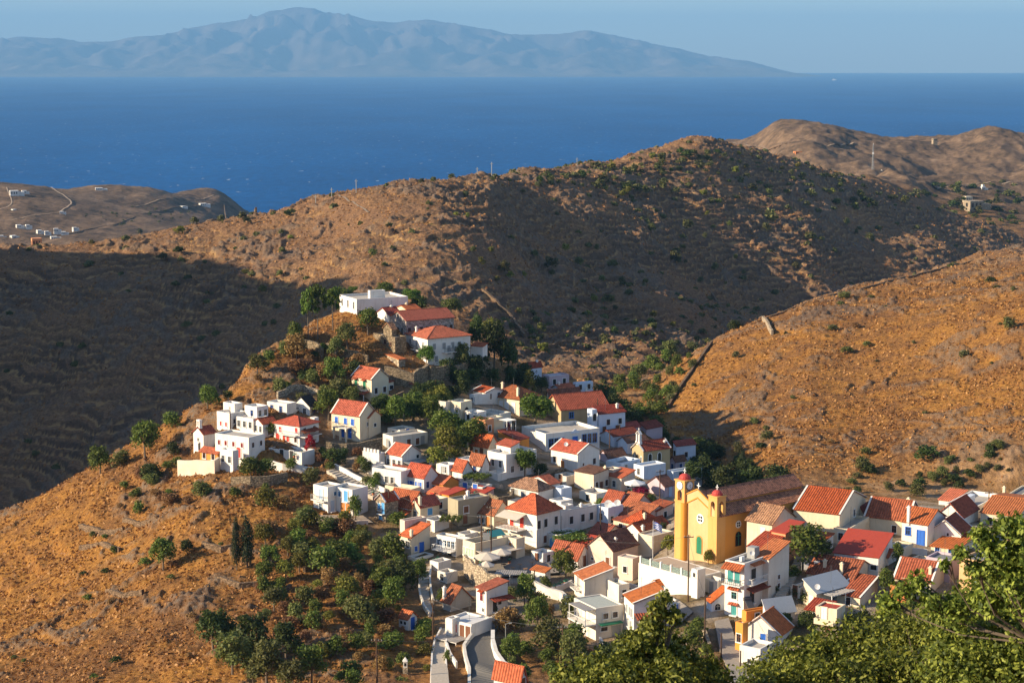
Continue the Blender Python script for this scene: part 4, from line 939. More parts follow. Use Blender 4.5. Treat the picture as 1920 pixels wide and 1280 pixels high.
# --- middle
e11 = HV('cream house with a worn red-brown roof left of the large white house', 926, 990, 966, 890, 958, 52, 'gR', 2.2, 'cream', 'mix', 'L d@.3 0 orange;L w@.6 .5 grey;L w@.85 .5 grey')
e9 = HV('largest white house with a red hip roof and dark green shutters', 1006, 1027, 964, 952, 1050, 47, 'hip', 2.7, 'white', 'red', 'R s@.08,.38,.82 .68 dark .9x1.5;R s@.35 .2 brown;L s@.5 .2 brown', ov=.35)
awning(e9, 'L', .35, 1.1, .93, 2.6, .7, 'awning'); balcony(e9, 'L', .35, 1.1, .5, 2.5, 'brown')
add_opening(e9['base'], False, 'L', e9['d'] * .5, e9['H'] * .51, 'd', 1.0, 2.0, 'red', 'white', 0, 0); add_opening(e9['base'], False, 'L', e9['d'] * .85, e9['H'] * .51, 'd', 1.0, 2.0, 'red', 'white', 0, 0)
e9p = H('', 968, 1052, 1010, 932, 984, 47, 'f', of=e9, wall='cream', rm='deck', win='L s@.3,.7 .7 orange .7x.8;L w@.5 .3 dark', par=.2)
e10 = HV('long white house with three dark windows and a stepped parapet', 1052, 1003, 958, 1042, 1119, 40, 'f', wall='white', win='R s@.28,.6,.84 .55 dark .9x1.4', chim=[(.6, .3, .4)], rm='greydeck')
H('', 1060, 975, 948, 1049, 1075, 40, 'f', of=e10, wall='white', Y=e10['P'].y + 1.5)
HV('white courtyard house with an arched blue gate under the vine pergola', 1046, 1030, 1003, 1026, 1085, 45, 'f', wall='white', rm='deck', win='L b@.5 0 lightblue 1.2x2.0;L a@.2 .5 lightblue .6x.8', par=.5)
e7 = HV('white house with a patched red roof behind the leafy plane tree', 1083, 1066, 1050, 1031, 1108, 52, 'gR', 2.3, 'white', 'red', 'L s@.15,.35 .5 brown .7x.7;R d@.5 0 brown')
HV('low house with a sheet-red roof right of the vine pergola', 1108, 1040, 1024, 1064, 1126, 50, 'sL', 1.1, 'white', 'redsheet', 'L w1 .5 brown')
e1a = HV('house with an orange-red double roof next to the wall dishes', 1158, 968, 946, 1130, 1182, 48, 'gR', 2.0, 'bluewhite', 'red', 'R w2 .5 dark')
e1b = HV('house with a sunlit orange-red roof below the red flowers', 1190, 974, 950, 1163, 1222, 48, 'gR', 1.9, 'blush', 'red', 'R w2 .45 dark')
e2 = HV('house with a dull red hipped roof above the flagpole', 1205, 992, 972, 1160, 1262, 46, 'gR', 1.7, 'blush', 'mix', 'R w3 .5 dark')
e3 = HV('cream house with a red pyramid roof and a chimney left of the flag', 1206, 1006, 986, 1166, 1240, 46, 'hip', 2.0, 'cream', 'red', 'L w@.8 .4 dark .5x.7', chim=[(.3, .2, .7)])
HV('low cream house with a dark roof between the vine pergola and the flag', 1178, 1000, 979, 1150, 1206, 50, 'sL', .6, 'cream', 'dkred', 'L w1 .5 brown')
e4 = HV('white gabled house with a red roof beside the church terrace', 1203, 1018, 1000, 1168, 1258, 45, 'gL', 1.5, 'white', 'red', 'L w@.5 .6 grey .6x.8', chim=[(.1, .1, .3)])
e5 = HV('peeling cream house with an old dark brown roof below the flag', 1149, 1070, 1033, 1101, 1196, 48, 'gL', 2.4, 'blush', 'brown', 'L s@.2 .45 brown;L w@.8 .4 dark .4x.5', chim=[(.35, .25, .2)])
e6 = HV('little cream flat house with one dark window beside the white church wall', 1186, 1088, 1047, 1158, 1200, 52, 'f', wall='blush', rm='deck', win='L w@.5 .45 dark .8x1.1', par=.15)
HV('low red-roofed shed behind the peeling cream house', 1118, 1060, 1047, 1096, 1150, 50, 'sL', .9, 'blush', 'dkred')
HV('long red-tiled roof of a house just left of the peeling cream house', 1135, 1020, 1004, 1105, 1168, 50, 'gR', 1.4, 'pale', 'dkred', 'R w1 .4 dark')
e8 = HV('cream annex with a garage under the flag terrace', 1222, 1042, 1005, 1196, 1262, 44, 'f', wall='cream', rm='deck', win='R d@.6 .0 grey 2.2x2.2', par=.3)

# --- lower left and road
g1 = HV('brown stone barn with a large rusty red roof beside the stepped path', 845, 1146, 1129, 830, 884, 40, 'gR', 2.2, 'grey', 'mix', '', ov=.3, chim=[(.05, .9, .8)])
g2 = HV('narrow tall white house with a dark red roof above the road', 912, 1154, 1107, 893, 952, 38, 'sL', .8, 'white', 'dkred', 'L w@.45 .72 red .8x1.5;L w@.3 .2 grey .6x.6;R w@.6 .5 dark;R d@.4 .1 dark')
awning(g2, 'R', .15, 1.1, .66, 1.6, .3, 'dkred'); awning(g2, 'L', .2, .7, .95, .5, .25, 'redtile')
g3 = HV('low white flat-roofed house with red doors on the bend of the road', 884, 1200, 1170, 835, 922, 52, 'f', wall='white', rm='whitedeck', win='L s@.62,.85 .55 red .8x1.3;L d@.35,.12 .05 brown', par=.3)
H('', 848, 1186, 1160, 836, 862, 52, 'f', of=g3, wall='white', Y=g3['P'].y + 1.2, par=.3)
pergola(g3, 'L', .1, .95, .1, 3.2, 16, 'slat', cover=.8)
g4 = HV('small white garden shed with a red roof and a dark blue door', 765, 1182, 1160, 748, 782, 50, 'gR', .9, 'white', 'red', 'L w@.3,.7 .6 dark .5x.5;R d@.5 0 blue')
g5 = HV('house by the road at the bottom edge with a bright orange roof', 976, 1300, 1276, 926, 986, 55, 'gR', 1.7, 'white', 'orange', 'R d@.5 .0 brown')
g6 = HV('tiny white shed with an orange roof next to the plane tree', 1022, 1095, 1073, 996, 1032, 50, 'sL', .4, 'white', 'orange', 'L w@.7 .5 dark .4x.5')

# --- bottom right
h1 = HV('white house with a bright orange mono-pitch roof above a grey pergola', 1096, 1128, 1088, 1077, 1149, 17, 'sL', 1.5, 'offwhite', 'orange', 'L d@.6 .45 grey', verge=True)
balcony(h1, 'L', .3, .9, .42, 1.0, 'grey')
h1b = HV('wide cream house with a greenish flat roof and a slatted pergola balcony', 1117, 1200, 1140, 1076, 1168, 28, 'f', wall='offwhite', rm='green', win='R w@.35,.7 .72 brown .9x.9;R w@.3 .32 brown 1.2x.6;R d@.75 .0 grey 1.6x2.0', par=.15)
pergola(h1b, 'L', .0, .75, .96, 2.0, 20, 'slat', cover=.75); balcony(h1b, 'L', .0, .8, .5, 2.0, 'white')
awning(h1b, 'R', .1, .9, .5, .9, .15, 'green')
h2 = HV('tall narrow white house with a weathered orange-red roof behind leaves', 1188, 1200, 1131, 1170, 1244, 13, 'sL', 1.6, 'white', 'orange', 'L s@.2,.4,.7 .7 grey;L s@.3,.6 .35 grey;R w@.3,.7 .55 grey', chim=[(.95, .1, .5)], verge=True)
awning(h2, 'R', .0, .9, .72, 2.0, .5, 'redtile')
h2b = HV('white cube with a blue door at the top of outside stairs', 1262, 1172, 1134, 1245, 1275, 48, 'f', wall='white', win='R d@.4 .35 blue', par=.25)
h4 = HV('white tower house with curved red tile awnings over balconies and windows', 1394, 1158, 1056, 1358, 1436, 50, 'f', wall='white', rm='greydeck', win='L d@.35,.7 .62 teal;L w@.5 .38 teal 1.0x1.1;L d@.5 .02 teal;R d@.4 .62 dark 1.4x2.0;R d@.35 .22 dark 1.3x2.1', par=.4)
awning(h4, 'L', -.05, .95, .97, 1.5, .8, 'redtile'); awning(h4, 'L', .2, .8, .52, .5, .3, 'redtile'); awning(h4, 'L', .25, .75, .24, .5, .3, 'redtile'); balcony(h4, 'L', .0, .95, .6, 1.2, 'dark')
awning(h4, 'R', .25, .75, .95, .8, .3, 'orange'); balcony(h4, 'R', .1, .95, .6, 1.0, 'white'); awning(h4, 'R', .1, .9, .52, 1.3, .5, 'dkred')
m = MB(); m.box(h4['w'] * .3, h4['d'] * .5, h4['H'] - .38, h4['w'] * .3 + .9, h4['d'] * .5 + .4, h4['H'] + .35); m.tube((h4['w'] * .3 + .45, h4['d'] * .5 - .002, h4['H']), (h4['w'] * .3 + .45, h4['d'] * .5 - .03, h4['H']), .26, 12); m.build('air_conditioner', PAINT['white'], h4['base'])
m = MB(); m.box(h4['w'] * .7, h4['d'] * .3, h4['H'] - .4, h4['w'] * .7 + 1.4, h4['d'] * .3 + 1.4, h4['H'] + 1.4); m.build('water_tank', PAINT['grey'], h4['base'])
dish(h4, .55, .25, .8, .4)
h5 = HV('cream house with an orange lean-to roof right of the tower house', 1440, 1128, 1048, 1410, 1478, 50, 'sL', 1.6, 'offwhite', 'orange', 'R w@.5 .5 brown .6x.7;R w@.5 .3 brown .6x.7', verge=False)
h6 = HV('low blue-white house with an orange roof left of the tower house', 1334, 1146, 1129, 1325, 1362, 18, 'sL', 1.8, 'bluewhite', 'orange', 'R a@.4 .5 grey .9x1.0')
h7 = HV('orange flat house with a solar water heater on its roof', 1399, 1172, 1146, 1392, 1440, 28, 'f', wall='orange', rm='deck', win='R w@.5 .5 brown', par=.9)
m = MB(); m.slab([(h7['w'] * .35, 1.0, h7['H'] - .6), (h7['w'] * .65, 1.0, h7['H'] - .6), (h7['w'] * .65, 2.6, h7['H'] + .9), (h7['w'] * .35, 2.6, h7['H'] + .9)], .08); m.tube((h7['w'] * .33, 2.8, h7['H'] + 1.1), (h7['w'] * .67, 2.8, h7['H'] + 1.1), .28, 10); m.build('solar_heater', PAINT['iron'], h7['base'])
h8 = HV('white house with a grey corrugated sheet roof beside the orange house', 1438, 1172, 1150, 1430, 1490, 24, 'sR', 1.6, 'white', 'metal', 'R w2 .6 dark 1.0x.7')
h9 = HV('white gabled house with a bright orange roof and one blue window', 1462, 1210, 1191, 1388, 1486, 62, 'gL', 2.5, 'white', 'orange', 'L s@.42 .55 blue .9x1.3', verge=True)
h9b = HV('flat white house with an outside stair below the orange gable', 1425, 1254, 1216, 1386, 1450, 55, 'f', wall='white', rm='deck', win='L w@.5 .3 dark .7x.7', par=.5)
HV('narrow orange house front at the corner of the lane', 1392, 1226, 1168, 1378, 1402, 45, 'f', wall='orange', win='L w1 .5 brown', par=.2)

# --- right edge
i1 = HV('large cream house with a red roof edged in white behind the church', 1573, 1014, 964, 1487, 1622, 62, 'gR', 2.6, 'cream', 'red', 'L w@.75 .2 brown .6x1.4;L w@.35 .2 brown .6x1.0;R w@.55 .7 grey', verge=True)
i2 = HV('second cream house with a long red roof and a white chimney', 1700, 1006, 976, 1621, 1724, 62, 'gR', 2.6, 'cream', 'red', 'L w@.3 .4 brown', verge=True, chim=[(.55, .15, 1.4)])
H('', 1622, 990, 968, 1602, 1642, 60, 'gL', 1.6, 'cream', 'dkred', of=i2, Y=i2['P'].y + 6)
i19 = HV('old stone house with a ridged brown roof between the church and the cream house', 1447, 1014, 982, 1400, 1489, 50, 'gR', 2.2, 'pale', 'old', 'L s@.35 .4 white .8x1.6;R w1 .4 brown', ov=.3, Y=308.5, sink=5)
i18 = HV('salmon house with a terracotta roof at the church side', 1472, 1034, 1000, 1446, 1506, 50, 'sL', .8, 'salmon', 'redsheet', 'R w1 .5 brown', Y=303, sink=5)
HV('low house with a faded red roof in front of the salmon house', 1440, 1046, 1030, 1402, 1472, 55, 'sL', 1.2, 'offwhite', 'red', 'L w1 .5 brown', Y=299, sink=5)
i3 = HV('white house with blue trim, a blue door and orange roofs', 1738, 1024, 984, 1690, 1772, 55, 'gR', 1.8, 'white', 'orange', 'L d@.25 .0 blue 1.3x2.6;L w@.75 .6 blue', chim=[(.0, .75, 1.6)], frame='blue')
H('', 1706, 1000, 984, 1670, 1722, 55, 'gR', 1.2, 'white', 'orange', 'L d@.5 .0 blue', of=i3)
i4 = HV('white gabled house with a dark red roof beside the blue door', 1801, 1026, 1003, 1740, 1820, 62, 'gL', 2.2, 'white', 'dkred', 'L s@.45 .25 blue .9x.6;L w@.4 .95 dark .35x.5', verge=True)
HV('house with a dark red pitched roof behind the blue-trimmed house', 1805, 985, 970, 1757, 1834, 58, 'gL', 2.2, 'white', 'dkred')
i6 = HV('white flat roof terrace with laundry and water tanks at the right', 1828, 972, 951, 1772, 1876, 56, 'f', wall='white', rm='deck', win='R d@.5 .0 dark 1.1x1.8', par=.8)
m = MB(); m.box(i6['w'] * .2, i6['d'] * .45, i6['H'] - .8, i6['w'] * .5, i6['d'] * .62, i6['H'] + .9); m.build('roof_hut', WALL['bluewhite'], i6['base'])
HV('small house with an orange roof strip behind the white roof terrace', 1790, 948, 940, 1760, 1812, 60, 'sL', .7, 'white', 'orange')
i7 = HV('cream flat-roofed house with a tall chimney at the right edge', 1898, 962, 938, 1873, 1940, 58, 'f', wall='cream', rm='greydeck', chim=[(.1, .85, 2.0)], win='L w1 .5 brown')
i8 = HV('cream house with a low orange roof at the right edge of the photo', 1908, 990, 968, 1838, 1950, 62, 'gR', 1.3, 'cream', 'orange', 'L w2 .4 brown')
i9 = HV('long white house with a sloping bright red sheet roof', 1646, 1080, 1045, 1563, 1672, 64, 'sL', 2.0, 'white', 'redsheet', 'L w@.1 .45 dark 1.0x.8')
i16 = HV('little orange-roofed house beside the green awning', 1665, 1060, 1044, 1643, 1680, 55, 'gR', .9, 'white', 'orange', 'L w1 .5 brown')
i17 = HV('cream house with a bright green awning among the trees', 1712, 1075, 1055, 1692, 1742, 50, 'f', wall='cream', rm='deck', win='L d@.5 0 brown')
awning(i17, 'L', -.1, 1.1, .9, 2.2, .4, 'greenawning')
i10 = HV('long low house with a rusty brick-coloured roof and small chimneys', 1600, 1108, 1086, 1512, 1636, 60, 'gR', 2.0, 'pale', 'mix', 'R w1 .5 dark', chim=[(.1, .3, .9), (.2, .7, .8)])
i11 = HV('cream cottage with a corrugated grey roof and slatted shade', 1530, 1142, 1112, 1506, 1592, 40, 'sR', 1.6, 'cream', 'metal', 'L d@.4 0 white;R w1 .5 grey')
pergola(i11, 'R', .15, 1.0, .9, 2.2, 10, 'slat', cover=.7); dish(i11, .1, .2, .8, .45)
i12 = HV('cream house with a worn orange roof above the balcony house', 1612, 1140, 1120, 1568, 1645, 56, 'sL', 1.7, 'cream', 'mix', 'L w1 .5 brown', verge=True)
i13 = HV('cream balcony house with a solid parapet in front of the bushes', 1568, 1190, 1142, 1528, 1584, 58, 'f', wall='cream', rm='redsheet', win='L d@.4 .0 brown;L d@.6 .5 white', par=.2)
m = MB(); m.box(-1.4, 0, i13['H'] * .42, -1.25, i13['d'] * .9, i13['H'] * .64); m.box(-1.25, .002, i13['H'] * .42, -.002, i13['d'] * .9 - .002, i13['H'] * .46); m.build('balcony', WALL['cream'], i13['base'])
i14 = HV('house with a steep dark red roof and a brick loggia', 1745, 1115, 1092, 1676, 1770, 58, 'gR', 2.6, 'cream', 'dkred', 'L d@.7 .0 brown', chim=[(.2, .1, .6), (.5, .1, .9)], verge=True)
H('', 1698, 1132, 1100, 1668, 1706, 62, 'f', of=i14, wall='brick', rm='deck', win='L d@.5 .38 dark .9x1.5')
i15 = HV('yellow house with a bright blue door behind the bushes', 1838, 1120, 1052, 1797, 1925, 48, 'f', wall='yellow', rm='greydeck', win='L d@.25 .2 blue 1.2x3.0;R w2 .55 white')
HV('cream house with a mauve wall half hidden by dead branches', 1780, 1092, 1050, 1735, 1800, 55, 'f', wall='mauve', rm='greydeck', win='L w1 .5 grey')
HV('low cream house with a thin orange roof above the yellow house', 1795, 1045, 1030, 1745, 1830, 58, 'sL', .5, 'cream', 'orange', 'L w2 .5 blue')

# --- smaller buildings, terraces and yards filling the gaps
for a, k in [
 (('white terrace with a parapet in front of the tall cream mansion', 938, 796, 776, 900, 958, 50, 'f'), dict(wall='offwhite', rm='deck', win='L d@.7 0 grey')),
 (('cream ramp building below the blue-shuttered house', 772, 938, 917, 722, 790, 56, 'f'), dict(wall='cream', rm='deck', win='L d@.2 0 brown', par=.6)),
 (('long low house with a faded pink-red roof behind the olive grey house', 905, 938, 927, 872, 926, 52, 'sL', .6, 'pink', 'redsheet'), dict(win='L w2 .5 brown')),
 (('small white box house behind the largest white house', 1052, 958, 940, 1030, 1074, 44, 'f'), dict(wall='white', win='L w1 .5 grey')),
 (('bluish white house carrying two big satellite dishes', 1140, 990, 952, 1114, 1168, 44, 'f'), dict(wall='bluewhite', win='R w2 .4 grey;L w1 .5 grey', par=.5)),
 (('bare concrete terrace house right of the orange mono-pitch roof', 1160, 1130, 1096, 1136, 1180, 28, 'f'), dict(wall='offwhite', rm='green', win='R w1 .5 dark', par=.5)),
 (('white yard building between church terrace and tower house', 1346, 1116, 1090, 1316, 1364, 40, 'f'), dict(wall='offwhite', rm='deck', win='L d@.4 0 grey', par=.7)),
 (('cream flat extension at the right end of the large cream house', 1590, 1022, 992, 1562, 1630, 60, 'f'), dict(wall='cream', rm='deck', win='L w1 .5 brown', par=.5)),
 (('low house with a dark red tin roof below the grey cottage roof', 1548, 1168, 1149, 1510, 1566, 52, 'sL', 1.0, 'cream', 'dkred'), dict(win='L w1 .5 dark')),
 (('blue-white house at the back wall of the wide red roof', 1096, 772, 757, 1078, 1136, 30, 'f'), dict(wall='bluewhite', win='R w2 .5 dark')),
 (('shaded white house between the school and the ochre chapel', 1176, 850, 830, 1158, 1214, 38, 'gL', 1.0, 'bluewhite', 'brown'), dict(win='R w2 .5 dark')),
 (('white terrace house with a railing above the vine terrace', 880, 884, 862, 858, 900, 48, 'f'), dict(wall='white', win='L d@.5 0 grey;R w1 .5 grey')),
 (('flat cream house squeezed behind the patched red roof', 812, 962, 938, 792, 840, 46, 'f'), dict(wall='cream', rm='deck', win='R w1 .5 brown', par=.5)),
 (('narrow white house with a stair left of the taverna', 872, 1030, 1002, 856, 896, 44, 'f'), dict(wall='offwhite', rm='deck', win='R d@.5 0 brown;L w1 .5 grey', par=.6)),
 (('white yard wall block with pots beside the stepped path', 822, 1072, 1054, 806, 846, 46, 'f'), dict(wall='white', rm='deck', par=.8)),
 (('cream terrace block under the weathered brown tiled roof', 984, 962, 944, 952, 1004, 48, 'f'), dict(wall='offwhite', rm='deck', par=.6)),
 (('low whitewashed yard house below the bare cream house', 1118, 945, 926, 1086, 1146, 46, 'f'), dict(wall='offwhite', rm='deck', win='L w1 .5 dark', par=.7)),
 (('pale yard house with a red lean-to right of the flag', 1232, 978, 958, 1206, 1262, 44, 'sL', .9, 'blush', 'red'), dict(win='R w1 .5 dark')),
 (('white terrace wall block at the foot of the battlemented wall', 700, 888, 872, 672, 722, 52, 'f'), dict(wall='white', rm='deck', par=.5)),
 (('cream yard room under the peeling cream house', 1130, 1092, 1070, 1104, 1158, 46, 'f'), dict(wall='offwhite', rm='deck', win='L d@.5 0 brown', par=.5)),
 (('white house with a flat roof behind the salmon arcaded house', 935, 806, 790, 905, 950, 48, 'f'), dict(wall='offwhite', win='L w1 .5 grey')),
 (('cream outbuilding with a slate-grey roof by the large red sheet roof', 1690, 1050, 1030, 1660, 1712, 58, 'f'), dict(wall='cream', rm='greydeck', par=.3, win='L w1 .5 brown')),
 (('little white room on the roofs left of the green awning', 1632, 1050, 1030, 1612, 1652, 58, 'f'), dict(wall='white', rm='deck', par=.3)),
]: HV(*a, **k)
NB = len(HOUSES)
for hh in HOUSES[-19:-18]: dish(hh, .2, .2, .5, .8); dish(hh, .75, .15, .4, .65)
for a, k in [
 (('old white low house half hidden behind the hedge trees', 750, 824, 806, 727, 778, 46, 'f'), dict(wall='offwhite', rm='deck', win='R d@.5 0 blue;L w1 .5 dark')),
 (('white terrace block under the cream house with the white chimney', 815, 998, 976, 794, 842, 46, 'f'), dict(wall='white', rm='deck', win='L d@.5 0 brown', par=.6)),
 (('cream terrace block left of the worn red-brown roof', 900, 1016, 997, 876, 926, 46, 'f'), dict(wall='cream', rm='deck', par=.7, win='R d@.5 0 brown')),
 (('white low building with a brown door right of the taverna terrace', 1018, 1060, 1037, 996, 1038, 46, 'f'), dict(wall='white', rm='deck', win='L d@.5 0 brown;R w1 .5 brown', par=.5)),
 (('cream cube with a small window above the parasol terrace house', 1132, 908, 890, 1112, 1152, 46, 'f'), dict(wall='pale', rm='deck', win='R w1 .5 dark')),
 (('white flat yard house between the round pine and the bare cream house', 1062, 910, 893, 1040, 1084, 46, 'f'), dict(wall='offwhite', rm='deck', win='L d@.5 0 brown', par=.5)),
 (('low white house with a worn roof at the upper lane by the school', 960, 862, 846, 940, 984, 46, 'gR', 1.2, 'white', 'mix'), dict(win='R w1 .5 grey')),
 (('white house with a blue door above the blue-shuttered house', 838, 892, 872, 818, 858, 48, 'f'), dict(wall='white', rm='deck', win='L d@.5 0 blue', par=.5)),
 (('pale block with a flat roof at the turn of the upper stepped path', 838, 1094, 1074, 820, 858, 44, 'f'), dict(wall='offwhite', rm='deck', win='L w1 .5 grey', par=.5)),
 (('white garden room at the foot of the cream balcony houses', 1500, 1122, 1102, 1482, 1522, 48, 'f'), dict(wall='offwhite', rm='deck', win='L d@.5 0 brown', par=.4)),
 (('white house with a red roof strip behind the salmon house', 1532, 1042, 1024, 1508, 1562, 58, 'sL', .7, 'white', 'red'), dict(win='L w1 .5 brown')),
 (('narrow white house front between the two red-shed roofs', 1080, 985, 968, 1062, 1100, 44, 'f'), dict(wall='bluewhite', win='R w1 .4 dark')),
]: HV(*a, **k)
# roof clutter on flat roofs: water tanks, boiler drums, aerials
for i, hh in enumerate(HOUSES):
    if hh['wing'] or hh['w'] < 3 or hh['H'] < 2: continue
    q = random.random(); zt = hh['H']
    if q < .30:
        m = MB(); x, y = hh['w'] * random.uniform(.3, .7), hh['d'] * random.uniform(.3, .7); m.tube((x, y, zt - .6), (x, y, zt + 2.0 + hh['rise']), .025, 4)
        for k in range(3): m.box(x - .45 + .1 * k, y - .012, zt + hh['rise'] + 1.3 + .22 * k, x + .45 - .1 * k, y + .012, zt + hh['rise'] + 1.325 + .22 * k)
        m.build('aerial', PAINT['iron'], hh['base'])
# ------------------------------------------------------------------ the clock-tower church
CY = 311.0
P, w, d, Hh = solve_box(1343, 1047, 969, 1271, 1520, math.radians(39), CY)
w = max(w, 22.0)
ch = thing('church', 'yellow church with a clock tower, a second bell tower and green door', 'church', P, math.radians(39))
CHD = dict(root=ch, base=ch, P=P, th=math.radians(39), w=w, d=d, H=Hh, rise=0, wing=False)
Y1, Y2 = d * 0.27, d * 0.73; zc0, zc1, zr = Hh + 1.2, Hh + 1.75, Hh + 3.3
m = MB(); zz = -9.0
prof = [(0, zz), (0, Hh), (Y1, zc0), (Y1, zc1), (d / 2, zr), (Y2, zc1), (Y2, zc0), (d, Hh), (d, zz)]
for i in range(len(prof) - 1):
    (ya, za), (yb_, zb) = prof[i], prof[i + 1]
    if i in (1, 3, 4, 6): continue
    m.face([(0.3, ya, za), (w, ya, za), (w, yb_, zb), (0.3, yb_, zb)])
m.face([(w, y, z) for y, z in prof])
m.build('nave_wall', WALL['shaded_yellow'], ch); m = MB()  # side walls: church yellow with its warm shaded tone put into the colour
# facade: a wall with its own low gable rising above the roofs
fp = [(0, zz), (0, Hh + .4), (Y1 * .7, Hh + 2.2), (d / 2, zr + 0.55), (d - Y1 * .5, Hh + 2.2), (d, Hh + .4), (d, zz)]
m.face([(0, y, z) for y, z in fp]); m.face([(0.45, y, z) for y, z in reversed(fp)])
for i in range(len(fp) - 1): m.face([(0, *fp[i]), (0, *fp[i + 1]), (0.45, *fp[i + 1]), (0.45, *fp[i])])
m.build('facade', WALL['yellow'], ch)
r = MB(); o = .3
r.slab([(.46, -o, Hh - .1), (w + .2, -o, Hh - .1), (w + .2, Y1 - .01, zc0), (.46, Y1 - .01, zc0)], .15); r.slab([(w + .2, d + o, Hh - .1), (.46, d + o, Hh - .1), (.46, Y2 + .01, zc0), (w + .2, Y2 + .01, zc0)], .15)
r.build('aisle_roof', ROOF['mix'] if False else mat_tiles('church_tiles', (0.42, 0.150, 0.080), 0.9), ch)
r = MB(); r.slab([(.46, Y1 - o, zc1 - .15), (w + .3, Y1 - o, zc1 - .15), (w + .3, d / 2, zr), (.46, d / 2, zr)], .15); r.slab([(w + .3, Y2 + o, zc1 - .15), (.46, Y2 + o, zc1 - .15), (.46, d / 2, zr), (w + .3, d / 2, zr)], .15)
r.tube((.46, d / 2, zr + .12), (w + .3, d / 2, zr + .12), .14, 6); r.build('nave_roof', bpy.data.materials['church_tiles'], ch)
# mouldings on the facade
m = MB()
for (ya, za), (yb_, zb) in (((Y1 * .55, Hh + .7), (d / 2, zr - .9)), ((d / 2, zr - .9), (d - Y1 * .55, Hh + .7)), ((Y1 * .7, Hh + 2.25), (d / 2, zr + .6)), ((d / 2, zr + .6), (d - Y1 * .5, Hh + 2.25))):
    a, b = Vector((-.14, ya, za)), Vector((-.14, yb_, zb)); m.obox(a, b - a, Vector((.13, 0, 0)), Vector((0, 0, .2)))
m.build('moulding', WALL['saffron'], ch)
m = MB(); m.box(.15, d / 2 - .06, zr + .5, .27, d / 2 + .06, zr + 1.7); m.box(.16, d / 2 - .4, zr + 1.15, .26, d / 2 + .4, zr + 1.28); m.build('cross', PAINT['white'], ch)
DOMECOL = mat_flat('dome_red', (0.42, 0.055, 0.045), 0.6)


